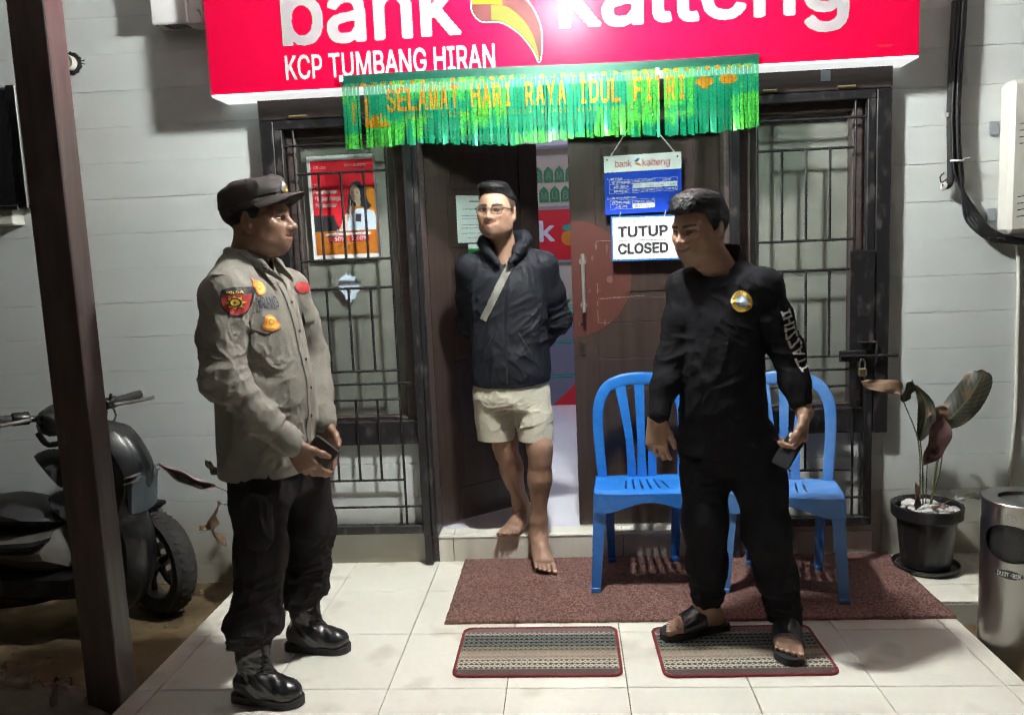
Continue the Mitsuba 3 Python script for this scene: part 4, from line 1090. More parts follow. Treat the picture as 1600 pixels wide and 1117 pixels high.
put('ash_tray', xf(lathe([(R0 + .003, Hb - .014), (R0 + .004, Hb - .004), (R0, Hb), (R0 - .022, Hb - .003), (R0 - .05, Hb - .002), (R0 - .056, Hb - .014), (0, Hb - .02)], 64), t=(bx_, by_, zb)), 'm_steel', bn, 40)
# oval plate lettered DUST-BIN, bent to the body
def on_bin(m, lift):
    v = m.vertices; a = face_dir + (v[:, 0]) / R0
    return trimesh.Trimesh(np.stack([bx_ + (R0 + lift + v[:, 2]) * np.cos(a), by_ + (R0 + lift + v[:, 2]) * np.sin(a), zb + v[:, 1]], 1), m.faces, process=False)
ov = extrude(affinity.translate(affinity.scale(Point(0, 0).buffer(1, 24), .043, .0145), 0, .388), 0.0008).subdivide_to_size(0.012)
put('plate', on_bin(ov, 0.0016), 'm_black', bn)
put('lettering', on_bin(text('DUST-BIN', -.036, .036, .3815, .0145, True), 0.0030), 'm_white', bn)
ar = union_all([Point(0, .584).buffer(.018).difference(Point(0, .584).buffer(.0155))] + [Polygon([(.012 * math.cos(a), .584 + .012 * math.sin(a)), (.012 * math.cos(a + 1.2), .584 + .012 * math.sin(a + 1.2)), (.004 * math.cos(a + .6), .584 + .004 * math.sin(a + .6))]) for a in (0.5, 2.6, 4.7)])
put('emblem', on_bin(front_only(extrude(ar, 0.0004)), 0.0012), 'm_ink_grey', bn)
pv = thing('drain_pipe', 'pale upright plastic pipe with a collar beside the litter bin', 'pipe')
put('pipe', xf(lathe([(.0, .0), (.030, .0), (.030, .36), (0, .36)], 32), t=(3.060, -1.02, -0.125)), 'm_bone', pv, 40)
put('collar', xf(lathe([(.031, .30), (.040, .302), (.042, .335), (.036, .345), (.031, .346)], 32), t=(3.060, -1.02, -0.125)), 'm_bone', pv, 40)

# ================================================================ things on the wall
mb = thing('meter_box', 'pale plastic electricity meter box with vents at the right edge of the wall', 'meter box')
put('case', box(3.300, 3.62, -0.105, -0.004, 1.432, 2.06, 0.018), 'm_bone', mb)
put('clip', box(3.345, 3.40, -0.118, -0.1055, 1.99, 2.03, 0.003), 'm_ink_grey', mb)
for zc in (1.878, 1.515):
    put('bracket', box(3.262, 3.2995, -0.012, -0.003, zc - .028, zc + .028, 0.004), 'm_ink_grey', mb)
for z0_ in (1.80, 1.502):
    for k in range(4):
        put('vent', sheet([(3.335, z0_ + .027 * k - .004), (3.40, z0_ + .027 * k + .006), (3.40, z0_ + .027 * k + .010), (3.335, z0_ + .027 * k)], -0.1042, 0.0012), 'm_ink', mb)
cb = thing('cable_bundle', 'bundle of black cables clipped to the right wall, curving to the meter box', 'cable')
rc_ = random.Random(6)
main = [(3.122, -.045, 3.10), (3.118, -.045, 2.40), (3.106, -.045, 2.14), (3.104, -.045, 1.96), (3.113, -.045, 1.80), (3.124, -.045, 1.69)]
for i in range(7):
    a = i * 2.4; o = np.array([math.cos(a) * .014, math.sin(a) * .010, 0])
    w_ = [np.array(q) + o + np.array([rc_.uniform(-.004, .004), 0, 0]) for q in main]
    if i < 5:
        dd = 0.012 * (i - 2)
        w_ += [np.array([3.148 + dd * .3, -.045, 1.60]), np.array([3.185 + dd, -.05, 1.505 + dd * .6]), np.array([3.255 + dd * .3, -.055, 1.432 + dd * .8]), np.array([3.36, -.055, 1.400 + dd * .4]), np.array([3.55, -.055, 1.375 + dd * .3])]
    put('cable', tube(spline(w_, 90), 0.0062, 8), 'm_cable', cb, True)
put('conduit', tube(spline([(3.098, -.030, 2.40), (3.088, -.030, 2.0), (3.095, -.032, 1.72), (3.088, -.04, 1.655), (3.062, -.05, 1.640)], 40), 0.014, 12), 'm_rubber', cb, True)
put('conduit_end', xf(lathe([(.017, 0), (.017, .012), (.009, .012), (.009, 0)], 20), rot([0, 1, 0], -75), (3.066, -.05, 1.640)), 'm_bone', cb)
for (x_, z_) in ((3.112, 2.40), (3.090, 1.93)): put('saddle_clip', xf(lathe([(.0155, 0), (.0185, .003), (.0185, .016), (.0155, .019)], 20), None, (x_ - .006, -.031, z_)), 'm_chrome', cb, 40)
for (x_, z_) in ((3.114, 1.745), (3.30, 1.412)): put('cable_tie', xf(lathe([(.026, 0), (.028, .002), (.028, .006), (.026, .008)], 20), rot([1, 0, 0], 8), (x_, -.045, z_)), 'm_white' if x_ < 3.2 else 'm_black', cb)
put('cable_tie', rod([3.128, -.07, 1.75], [3.155, -.075, 1.757], .0018, 6), 'm_white', cb)
put('hook', tube(spline([(3.07, -.03, 1.70), (3.052, -.035, 1.685), (3.055, -.04, 1.66), (3.075, -.045, 1.672)], 16), .003, 6), 'm_iron', cb, True)
tag(put('wall_conduit', tube(spline([(3.372, -.012, 1.42), (3.398, -.012, 1.30), (3.405, -.011, .95), (3.408, -.011, .66), (3.392, -.011, .30), (3.392, -.011, .10)], 50), 0.0085, 10), 'm_bone', None, True), 'thin pale conduit running down the right wall below the meter box', 'conduit')
wx = thing('junction_box', 'white plastic box with vent slots hanging high on the left wall beside the sign', 'box')
put('case', box(-.322, -.158, -.100, -.003, 2.486, 2.80, .006), 'm_white', wx)
put('side_box', box(-.1575, -.092, -.098, -.003, 2.478, 2.80, .006), 'm_white', wx)
for k in range(4): put('slot', box(-.275, -.175, -.085 + .018 * k, -.076 + .018 * k, 2.4845, 2.4865), 'm_ink', wx)
for x_ in (-.30, -.165): put('screw', xf(lathe([(0, 0), (.004, 0), (.004, .003), (0, .003)], 10), None, (x_, -.09, 2.4835)), 'm_ink', wx)
put('hook', tube(spline([(-.112, -.1, 2.535), (-.100, -.104, 2.53), (-.096, -.104, 2.512)], 12), .003, 6), 'm_ink_grey', wx, True)
# burnt pipe hole in the wall
wh = thing('pipe_outlet', 'round pipe stub with a ragged black rim in the left wall beside the post', 'pipe')
rim = Polygon([(-.758 + (.046 + (.012 if k % 2 else 0) * rr.random()) * math.cos(a), 2.37 + (.046 + (.010 if k % 3 else 0) * rr.random()) * math.sin(a)) for k, a in enumerate(np.linspace(0, 6.283, 42)[:-1])])
put('rim', sheet(rim, -0.0016, 0.002), 'm_black', wh)
put('stub', xf(lathe([(0, 0), (.032, 0), (.033, .03), (.029, .034), (.027, .03), (0, .028)], 28), rot([1, 0, 0], 90), (-.762, -0.0037, 2.37)), 'm_bone', wh, 40)
put('wire', cat([rod([-.715, -.006, 2.372 + k], [-.69, -.012, 2.368 + k * 1.6], .0022, 6) for k in (-.004, .006)]), 'm_black', wh)
ac = thing('wall_cabinet', 'dark flat cabinet with a silver edge on the left wall behind the post', 'cabinet')
put('body', box(-1.70, -.965, -.105, -.004, 1.735, 2.262, .012), 'm_black', ac)
put('front', box(-1.68, -1.012, -.112, -.1055, 1.745, 2.25, .004), 'm_black_gloss', ac)
put('silver_edge', box(-1.0085, -.9645, -.116, -.1055, 1.728, 2.268, .005), 'm_chrome', ac)
put('silver_edge', box(-1.70, -1.009, -.116, -.1055, 1.722, 1.744, .004), 'm_chrome', ac)
put('bracket', box(-1.22, -1.06, -.09, -.003, 1.66, 1.734, .004), 'm_bone', ac)

# ================================================================ heap of earth and rubbish in the left corner
hp = np.random.default_rng(2)
HPX, HPY = -.60, -1.42
gx, gy = np.meshgrid(np.linspace(-.95, .62, 60), np.linspace(-.62, .60, 50))
gz = 0.30 * np.exp(-((gx / .48) ** 2 + (gy / .36) ** 2)) + 0.05 * (meshkit.fbm(np.stack([gx * 7, gy * 7, gx * 0], -1), 4, 8) - .5)
gz = np.where((gx + HPX) > -0.10, np.minimum(gz, -0.02), gz)
P_ = np.stack([gx + HPX, gy + HPY, gz - 0.125 - 0.03 * np.maximum(np.abs(gx / .9), np.abs(gy / .6)) ** 4], -1)
P_[..., 0] = np.minimum(P_[..., 0], -0.09)
id_ = np.arange(gx.size).reshape(gx.shape)
Q = np.stack([id_[:-1, :-1], id_[:-1, 1:], id_[1:, 1:], id_[1:, :-1]], -1).reshape(-1, 4)
plain('m_heap', mikit.proc(lambda p, n, uv: mix((0.030, 0.022, 0.017), (0.085, 0.062, 0.046), fbm(p.x * 22, p.y * 22, p.z * 22, 4))), 0.9)
mound = struct('earth_mound', trimesh.Trimesh(P_.reshape(-1, 3), np.vstack([Q[:, :3], Q[:, [0, 2, 3]]]), process=False), 'm_heap', True)
lt = []
for i in range(320):
    q = P_.reshape(-1, 3)[hp.integers(gx.size)]
    if q[0] > -.16 or q[2] < -.10: continue
    a, e, l = hp.uniform(0, 6.28), hp.uniform(-.2, .7), hp.uniform(.03, .10)
    dd = np.array([math.cos(a) * math.cos(e), math.sin(a) * math.cos(e), math.sin(e)])
    lt.append(leaf_mesh([q + [0, 0, .004], q + dd * l * .5 + [0, 0, .014], q + dd * l], hp.uniform(.012, .035), np.cross(dd, [hp.normal() * .4, hp.normal() * .4, 1]), curl=hp.uniform(-.6, .9), n=7, k=5, seed=i)[0])
lk = put('leaf_litter', cat(lt), 'm_heap', None, True)
labels[lk] = {'label': 'dry dark leaves and scraps on the earth mound behind the post', 'kind': 'stuff'}
for i, (x_, y_, s_) in enumerate(((-.42, -1.30, .055), (-.55, -1.62, .07), (-.33, -1.52, .04), (-.78, -1.30, .06))):
    k_ = put('stone', blob((x_, y_, -.10 + (.20 if i in (0, 1, 3) else .05)), (s_ * 1.3, s_, s_ * .7), i + 3, .3, 3, 1.6), 'm_heap', None, True)
    labels[k_] = {'label': ('dark stone on the earth mound nearest the porch floor', 'largest dark stone at the front of the earth mound', 'smallest dark stone at the foot of the earth mound', 'dark stone at the back of the earth mound')[i], 'category': 'stone', 'group': 'stones on the earth mound'}
# ================================================================ scooter behind the post
plain('m_bike_black', mikit.proc(lambda p, n, uv: mix((0.0045, 0.005, 0.006), (0.016, 0.0155, 0.014), smoothstep(0.5, 0.8, fbm(p.x * 11, p.y * 11, p.z * 11, 4)))), 0.32)
plain('m_bike_grey', mikit.proc(lambda p, n, uv: mix((0.06, 0.056, 0.05), (0.14, 0.128, 0.11), fbm(p.x * 9, p.y * 9, p.z * 14, 4))), 0.36)
plain('m_bike_blue', (0.03, 0.04, 0.05), 0.3)
plain('m_seat', (0.022, 0.021, 0.023), 0.6)
plain('m_tyre', mikit.proc(lambda p, n, uv: mix((0.010, 0.010, 0.011), (0.035, 0.031, 0.027), fbm(p.x * 20, p.y * 20, p.z * 20, 3))), 0.85)
plain('m_lens', (0.35, 0.36, 0.36), 0.15)
SC = thing('motor_scooter', 'dusty black motor scooter parked on the soil behind the post', 'motor scooter')
BYc = -0.50                                   # the body's middle plane; it faces +x
ZG = -0.095
def side(pts, half, mt, name, ch=0.012, bulge=0.02, n=7, smooth=40):
    """a body panel: an outline in (x, z) given thickness, rounder towards its edge"""
    poly = Polygon(spline(list(pts) + [pts[0]], 120)[:, :2]).buffer(0)
    if poly.geom_type != 'Polygon': poly = max(poly.geoms, key=lambda g: g.area)
    rings = []
    N = 90
    while poly.buffer(-ch * 1.7).is_empty or poly.buffer(-ch * 1.7).geom_type != 'Polygon': ch *= 0.7
    for s in np.linspace(-1, 1, n):
        ins = ch * (1 - math.sqrt(max(0, 1 - s * s))) * 1.6
        g = poly.buffer(-ins - 1e-4)
        if g.geom_type != 'Polygon': g = max(g.geoms, key=lambda q: q.area)
        ring = g.exterior
        c0 = np.array(poly.exterior.interpolate(0).coords[0]); st = ring.project(Point(*c0))
        rr2 = np.array([ring.interpolate((st + ring.length * k / N) % ring.length).coords[0] for k in range(N)])
        if not ring.is_ccw: rr2 = rr2[::-1]
        rings.append(np.c_[rr2[:, 0], np.full(N, BYc + half * s), rr2[:, 1]])
    V = np.vstack(rings + [rings[0].mean(0, keepdims=True), rings[-1].mean(0, keepdims=True)]); F = []
    for i in range(n - 1):
        for j in range(N):
            a, b = i * N + j, i * N + (j + 1) % N
            F += [[a, b, b + N], [a, b + N, a + N]]
    # caps by ear clipping
    caps = []
    for r_ in (0, n - 1):
        pp_ = Polygon(rings[r_][:, [0, 2]]).buffer(0)
        c_ = front_only(extrude(pp_, 0.001)); caps.append(trimesh.Trimesh(np.c_[c_.vertices[:, 0], np.full(len(c_.vertices), rings[r_][0, 1]), c_.vertices[:, 1]], c_.faces, process=False))
    m = trimesh.util.concatenate([trimesh.Trimesh(V[:-2], F, process=False)] + caps)
    return put(name, m, mt, SC, smooth)
# front wheel, turned towards the camera
WC = np.array([-.412, -.310, ZG + .232]); st_ = -30.0
Mw = rot([0, 0, 1], st_)
def wheel(c, Mx, r_=.232):
    tp = [(r_ - .075, -.030), (r_ - .055, -.046), (r_ - .022, -.050), (r_ - .006, -.030), (r_, 0), (r_ - .006, .030), (r_ - .022, .050), (r_ - .055, .046), (r_ - .075, .030)]
    ty = lathe([(a, b) for a, b in tp], 72)
    Mx2 = Mx @ rot([1, 0, 0], 90)
    w = put('wheel', xf(ty, Mx2, c), 'm_tyre', SC, 40)
    for k in range(36):
        a = k * 10
        for s in (-1, 1):
            put_tread.append(xf(xf(box(-.0045, .0045, -.016, .016, -.0015, .003), rot([0, 0, 1], 28 * s), (0, .018 * s, r_ - .0035)), Mx @ rot([0, 1, 0], a + 2.5 * s), c))
    put('rim', xf(lathe([(r_ - .073, -.034), (r_ - .082, -.036), (r_ - .088, -.02), (r_ - .09, 0), (r_ - .088, .02), (r_ - .082, .036), (r_ - .073, .034)], 60), Mx2, c), 'm_bike_grey', w, 40)
    for k in range(5):
        a = math.radians(72 * k + 20)
        sp_ = tube([(0.02 * math.cos(a), 0.02 * math.sin(a), 0), (.09 * math.cos(a + .1), .09 * math.sin(a + .1), .004), ((r_ - .085) * math.cos(a + .25), (r_ - .085) * math.sin(a + .25), 0)], [.017, .012, .014], 8)
        put('spoke', xf(sp_, Mx2, c), 'm_bike_black', w, True)
    put('hub', xf(lathe([(0, -.05), (.022, -.05), (.03, -.02), (.03, .02), (.022, .05), (0, .05)], 24), Mx2, c), 'm_bike_grey', w, 40)
    put('brake_disc', xf(lathe([(.05, -.038), (.085, -.038), (.085, -.035), (.05, -.035)], 40), Mx2, c), 'm_chrome', w, 40)
    return w
put_tread = []
w1_ = wheel(WC, Mw)
put('tread_blocks', cat(put_tread), 'm_tyre', w1_); labels[w1_ + '__tread_blocks'] = {'kind': 'stuff'}
put_tread = []
w2_ = wheel(np.array([-1.60, BYc, ZG + .232]), np.eye(3))
put('tread_blocks', cat(put_tread), 'm_tyre', w2_); labels[w2_ + '__tread_blocks'] = {'kind': 'stuff'}
# fork and fender
fz = lambda q: tuple(Mw @ np.array(q) + WC)
for s in (-.062, .062):
    put('fork_leg', tube([fz((0, s, 0)), fz((-.06, s, .20)), fz((-.115, s * .8, .36))], [.016, .018, .018], 10), 'm_bike_grey', SC, True)
arc = [fz((.262 * math.cos(math.radians(a)), 0, .262 * math.sin(math.radians(a)))) for a in np.linspace(88, 150, 22)]
put('front_fender', tube(arc, .062, 12, (.30, 1.0)), 'm_bike_black', SC, True)
put('mudflap', box(-.60, -.585, -.53, -.42, -.02, .14, .003), 'm_rubber', SC)
# leg shield and front cowl
side([(-.46, .815), (-.40, .79), (-.345, .715), (-.308, .615), (-.315, .53), (-.35, .42), (-.33, .33), (-.335, .21), (-.37, .09), (-.43, .025), (-.58, .03), (-.59, .30), (-.60, .46), (-.62, .70), (-.57, .82)], .100, 'm_bike_black', 'leg_shield', .035)
side([(-.318, .545), (-.302, .62), (-.335, .712), (-.39, .775), (-.41, .70), (-.385, .58), (-.345, .52)], .070, 'm_bike_black', 'front_cowl', .025)
side([(-.325, .44), (-.315, .53), (-.312, .60), (-.365, .585), (-.372, .47), (-.36, .43)], .106, 'm_bike_blue', 'lamp_panel', .012)
side([(-.318, .575), (-.316, .59), (-.365, .582), (-.368, .568)], .110, 'm_bike_grey', 'silver_stripe', .003)
side([(-.318, .60), (-.319, .612), (-.36, .604), (-.362, .594)], .110, 'm_bike_grey', 'silver_stripe', .003)
side([(-.45, .30), (-.42, .36), (-.425, .46), (-.50, .44), (-.56, .30), (-.57, .20), (-.47, .20)], .155, 'm_bike_grey', 'side_trim', .03)
# floorboard and belly
side([(-.56, .165), (-.50, .215), (-.62, .24), (-1.02, .235), (-1.06, .16), (-1.0, .09), (-.62, .085)], .150, 'm_bike_black', 'floorboard', .03)
# handlebar with covers, grips, levers, mirrors' stumps
HB0 = np.array([-.600, -.530, .868])
hd = Mw @ np.array([0, 1, 0])
bar = lambda s, dx=0, dz=0: HB0 + hd * s + Mw @ np.array([dx, 0, dz])
put('handlebar', tube(spline([bar(-.33, -.06, .01), bar(-.18, -.03, .0), bar(0, 0, -.03), bar(.18, -.03, .0), bar(.33, -.06, .01)], 30), .013, 10), 'm_bike_black', SC, True)
put('handlebar_cover', blob(bar(0, .01, -.02), (.105, .185, .074), 3, .12, 3).apply_transform(np.eye(4)), 'm_bike_black', SC, True)
for s in (-1, 1):
    g = put('grip', tube([bar(s * .215, -.035, .003), bar(s * .345, -.064, .011)], .0185, 14), 'm_rubber', SC, True)
    put('brake_lever', tube(spline([bar(s * .17, .025, 0), bar(s * .24, .028, -.002), bar(s * .35, -.005, -.006), bar(s * .375, -.01, -.006)], 16), [.008] * 14 + [.006] * 2 + [.0085], 8), 'm_bike_grey', SC, True)
    put('switch_housing', tube([bar(s * .155, -.022, 0), bar(s * .21, -.034, .003)], .026, 12), 'm_bike_black', SC, True)
put('mirror_stem', tube(spline([bar(.17, 0, .02), bar(.17, .01, .045)], 6), .006, 8), 'm_bike_black', SC, True)
put('brake_hose', tube(spline([bar(.17, .02, -.01), bar(.13, .08, -.06), bar(.02, .03, -.16)], 20), .0045, 6), 'm_rubber', SC, True)
put('hook', tube(spline([(-.64, BYc - .02, .74), (-.72, BYc - .02, .73), (-.76, BYc - .02, .78)], 12), .012, 8), 'm_rubber', SC, True)
# inner panel flaps, seat, tail
side([(-.63, .66), (-.76, .70), (-.72, .62), (-.65, .55)], .10, 'm_rubber', 'inner_panel', .02)
side([(-.62, .50), (-.72, .52), (-.69, .44), (-.62, .40)], .10, 'm_rubber', 'inner_panel', .02)
side([(-.655, .415), (-.70, .450), (-.80, .492), (-.93, .515), (-1.06, .505), (-1.20, .52), (-1.40, .565), (-1.62, .575), (-1.64, .53), (-1.3, .47), (-1.05, .415), (-.80, .395)], .135, 'm_seat', 'seat', .04)
side([(-.665, .405), (-.80, .388), (-1.05, .405), (-1.30, .46), (-1.66, .52), (-1.70, .45), (-1.45, .36), (-1.05, .27), (-.80, .205), (-.63, .215), (-.61, .27)], .165, 'm_bike_grey', 'tail_panel', .05)
side([(-.675, .372), (-.80, .352), (-1.05, .362), (-1.3, .42), (-1.3, .40), (-1.05, .335), (-.82, .318), (-.70, .335)], .172, 'm_bike_black', 'tail_stripe', .01)
side([(-.62, .23), (-.80, .20), (-1.05, .26), (-1.45, .34), (-1.60, .30), (-1.45, .10), (-1.2, .02), (-.80, .05), (-.66, .14)], .12, 'm_bike_black', 'engine_cover', .05)
put('stand', rod([-1.05, -.66, .02], [-1.10, -.70, ZG], .009, 8), 'm_bike_black', SC, True)
# ================================================================ figures: smooth solids from signed distances
def unit(v):
    v = np.asarray(v, float); return v / np.linalg.norm(v)

class Solid:
    """a union (smooth, width k) of rounded bones, ellipsoids and lofts; meshed on a sparse grid"""
    def __init__(s): s.p = []
    def bone(s, a, b, ra, rb=None, k=0.02, flat=None):
        """a tapered round bone; flat=(direction, factor): squeezed along that direction"""
        a, b = np.array(a, float), np.array(b, float); rb = ra if rb is None else rb
        ba = b - a; L2 = max(ba @ ba, 1e-12)
        if flat is None:
            def f(P):
                pa = P - a; t = np.clip(pa @ ba / L2, 0, 1)
                return np.linalg.norm(pa - t[:, None] * ba, axis=1) - (ra + t * (rb - ra))
        else:
            n = unit(flat[0]); q = flat[1]
            def f(P):
                pa = P - a; t = np.clip(pa @ ba / L2, 0, 1)
                d = pa - t[:, None] * ba
                dn = d @ n
                d = d + n * (dn * (1 / q - 1))[:, None]
                r = (ra + t * (rb - ra))
                l = np.linalg.norm(d, axis=1)
                return (l - r) * np.where(l > 1e-9, np.sqrt((l ** 2 - (dn / q) ** 2).clip(0) + dn ** 2) / np.maximum(l, 1e-9), q)
        s.p.append(('+', f, k, (a + b) / 2)); return s
    def chain(s, pts, rs, k=0.02, flat=None):
        for i in range(len(pts) - 1): s.bone(pts[i], pts[i + 1], rs[i], rs[i + 1], k, flat)
        return s
    def ell(s, c, r, M=None, k=0.02, op='+'):
        c, r = np.array(c, float), np.array(r, float)
        M = np.eye(3) if M is None else np.asarray(M, float)      # columns: the ellipsoid's axes
        def f(P):
            q = (P - c) @ M
            k0 = np.linalg.norm(q / r, axis=1); k1 = np.linalg.norm(q / (r * r), axis=1)
            return np.where(k1 > 1e-9, k0 * (k0 - 1) / np.maximum(k1, 1e-9), -r.min())
        s.p.append((op, f, k, c)); return s
    def loft(s, base, w, u, rows, k=0.02, cap=0.01, sq=2.0):
        """sections along w from base: rows of (t, offset along u, offset along v, half width along u, half width along v)"""
        base, w = np.array(base, float), unit(w); u = np.array(u, float); u = unit(u - w * (u @ w)); v = np.cross(w, u)
        R = np.array(rows, float)
        from scipy.interpolate import PchipInterpolator
        itp = PchipInterpolator(R[:, 0], R[:, 1:]); t0, t1 = R[0, 0], R[-1, 0]
        def f(P):
            d = P - base; t = d @ w; tc = np.clip(t, t0, t1)
            o = itp(tc)
            x, y = d @ u - o[:, 0], d @ v - o[:, 1]; a, b = o[:, 2], o[:, 3]
            if sq == 2.0:
                rho = np.sqrt((x / a) ** 2 + (y / b) ** 2)
                g = np.sqrt((x / a ** 2) ** 2 + (y / b ** 2) ** 2)
            else:
                rho = (np.abs(x / a) ** sq + np.abs(y / b) ** sq) ** (1 / sq)
                g = rho / np.maximum(np.sqrt(x * x + y * y), 1e-6) * np.maximum(rho, 1e-6)
            dd = np.where(g > 1e-6, rho * (rho - 1) / np.maximum(g, 1e-6), -np.minimum(a, b))
            dd = np.maximum(dd, -np.minimum(a, b))
            ct = np.maximum(t0 - t, t - t1)
            return np.where(ct > 0, np.where(dd > 0, np.hypot(dd, ct), np.maximum(ct, dd * 0 + ct)), np.maximum(dd, ct)) - cap * 0
        c = base + w * (t0 + t1) / 2
        s.p.append(('+', f, k, c)); return s
    def cut(s, f, k=0.004):
        """remove where f(P) < 0"""
        s.p.append(('-', f, k, np.zeros(3))); return s
    def __call__(s, P, sel=None):
        d = np.full(len(P), 9.0)
        for i, (op, f, k, _) in enumerate(s.p):
            if sel is not None and not sel[i]: continue
            e = f(P)
            if op == '+':
                h = np.maximum(k - np.abs(d - e), 0) / k
                d = np.minimum(d, e) - h * h * k * 0.25
            else:
                e = -e
                h = np.maximum(k - np.abs(d - e), 0) / k
                d = np.maximum(d, e) + h * h * k * 0.25
        return d
    def mesh(s, lo, hi, h, smooth=2):
        lo, hi = np.array(lo, float), np.array(hi, float)
        nb = 8
        N = (np.ceil((hi - lo) / (h * nb)).astype(int))
        bs = h * nb
        I, J, K = np.meshgrid(*[np.arange(n) for n in N], indexing='ij')
        bi = np.stack([I, J, K], -1).reshape(-1, 3)
        C = lo + (bi + 0.5) * bs
        rad = bs * 0.87
        # distances of every piece at the block centres
        E = np.stack([f(C) for _, f, _, _ in s.p], 1)
        D = s(C)
        plus = np.array([op == '+' for op, *_ in s.p]); ks = np.array([k for _, _, k, _ in s.p])
        m = np.where(plus, E, 9).min(1)
        act = np.abs(D) < rad * 1.6
        need = np.where(plus[None], E < (m + 2 * rad * 1.3)[:, None] + ks[None], np.abs(E) < rad * 1.6 + ks[None]) | (~plus[None] & (E < 0))
        shape = N * nb + 1
        G = np.repeat(np.repeat(np.repeat(np.where(D < 0, -1.0, 1.0).reshape(N).astype(np.float32), nb, 0), nb, 1), nb, 2)
        G = np.pad(G, ((0, 1), (0, 1), (0, 1)), mode='edge')
        o = np.stack(np.meshgrid(*[np.arange(nb + 1)] * 3, indexing='ij'), -1).reshape(-1, 3)
        A = np.nonzero(act)[0]
        # blocks that need the same pieces are evaluated together
        keys = {}
        for a in A: keys.setdefault(need[a].tobytes(), []).append(a)
        for kk, bl in keys.items():
            sel = np.frombuffer(kk, bool)
            for c0 in range(0, len(bl), 400):
                b_ = np.array(bl[c0:c0 + 400])
                gi = (bi[b_][:, None] * nb + o[None]).reshape(-1, 3)
                d = s(lo + gi * h, sel)
                G[gi[:, 0], gi[:, 1], gi[:, 2]] = d
        return nets(G, lo, h, smooth)

def nets(G, lo, h, smooth=2):
    """surface nets: one vertex per cell the surface passes, one quad per edge it crosses"""
    S = G < 0
    c = [S[a:S.shape[0] - 1 + a, b:S.shape[1] - 1 + b, d:S.shape[2] - 1 + d] for a in (0, 1) for b in (0, 1) for d in (0, 1)]
    tot = sum(x.astype(np.int8) for x in c)
    cells = np.argwhere((tot > 0) & (tot < 8))
    idx = np.full(tot.shape, -1, np.int64); idx[tuple(cells.T)] = np.arange(len(cells))
    off = np.array([(a, b, d) for a in (0, 1) for b in (0, 1) for d in (0, 1)])
    val = np.stack([G[tuple((cells + q).T)] for q in off], 1)
    acc = np.zeros((len(cells), 3)); cnt = np.zeros(len(cells))
    for i in range(8):
        for j in range(i + 1, 8):
            if np.abs(off[i] - off[j]).sum() != 1: continue
            x = (val[:, i] < 0) != (val[:, j] < 0)
            t = val[x, i] / (val[x, i] - val[x, j])
            acc[x] += off[i] + t[:, None] * (off[j] - off[i]); cnt[x] += 1
    V = lo + (cells + acc / cnt[:, None]) * h
    F = []
    for ax in range(3):
        u, v = [(1, 2), (2, 0), (0, 1)][ax]
        sl0 = [slice(None)] * 3; sl1 = [slice(None)] * 3
        sl0[ax] = slice(0, -1); sl1[ax] = slice(1, None)
        for w_ in (u, v):
            sl0[w_] = slice(1, -1); sl1[w_] = slice(1, -1)
        a, b = S[tuple(sl0)], S[tuple(sl1)]
        for flip, sel in ((False, a & ~b), (True, ~a & b)):
            e = np.argwhere(sel)
            e[:, u] += 1; e[:, v] += 1
            if len(e) == 0: continue
            du, dv = np.eye(3, dtype=int)[u], np.eye(3, dtype=int)[v]
            q = [idx[tuple((e - du - dv).T)], idx[tuple((e - dv).T)], idx[tuple(e.T)], idx[tuple((e - du).T)]]
            q = np.stack(q if not flip else q[::-1], 1)
            F.append(q)
    Q = np.vstack(F)
    Q = Q[(Q >= 0).all(1)]
    # light smoothing along the quads' edges
    import scipy.sparse as sps
    n = len(V)
    ei = np.vstack([Q[:, [0, 1]], Q[:, [1, 2]], Q[:, [2, 3]], Q[:, [3, 0]]])
    Am = sps.coo_matrix((np.ones(len(ei) * 2), (np.r_[ei[:, 0], ei[:, 1]], np.r_[ei[:, 1], ei[:, 0]])), (n, n)).tocsr(); Am.data[:] = 1
    deg = np.maximum(np.asarray(Am.sum(1)).ravel(), 1)
    for i in range(smooth):
        for lam in (0.5, -0.52):
            V = V + lam * ((Am @ V) / deg[:, None] - V)
    return trimesh.Trimesh(V, np.vstack([Q[:, [0, 1, 2]], Q[:, [0, 2, 3]]]), process=False)

def vnormals(m):
    n = np.zeros_like(m.vertices); f = m.faces; v = m.vertices
    fn = np.cross(v[f[:, 1]] - v[f[:, 0]], v[f[:, 2]] - v[f[:, 0]])
    for k in range(3): np.add.at(n, f[:, k], fn)
    return n / np.maximum(np.linalg.norm(n, axis=1, keepdims=True), 1e-12)

def push(m, fn):
    """move the vertices along their normals by fn(vertices, normals)"""
    n = vnormals(m)
    return trimesh.Trimesh(m.vertices + n * fn(m.vertices, n)[:, None], m.faces, process=False)

def folds(P, axis, amp, wl, seed, stretch=4.0):
    """ridged cloth folds running along axis"""
    a = unit(axis)
    Q = (P - a * (P @ a)[:, None] * (1 - 1 / stretch)) / wl
    w = meshkit.fbm(Q * 0.35 + 11.3 * seed, 2, seed) * 1.6
    r = meshkit.noise(Q + w[:, None], seed + 3)
    r2 = meshkit.noise(Q * 2.1 + w[:, None] * 1.5 + 5, seed + 5)
    return amp * (1.25 * (1 - np.abs(2 * r - 1)) ** 3 - 0.35 + 0.55 * ((1 - np.abs(2 * r2 - 1)) ** 3 - 0.25))

def near(P, c, r):
    return np.exp(-((P - np.asarray(c)) ** 2).sum(1) / (r * r))

def nearline(P, a, b, r):
    a, b = np.asarray(a, float), np.asarray(b, float)
    t = np.clip((P - a) @ (b - a) / ((b - a) @ (b - a)), 0, 1)
    return np.exp(-((P - a - t[:, None] * (b - a)) ** 2).sum(1) / (r * r))

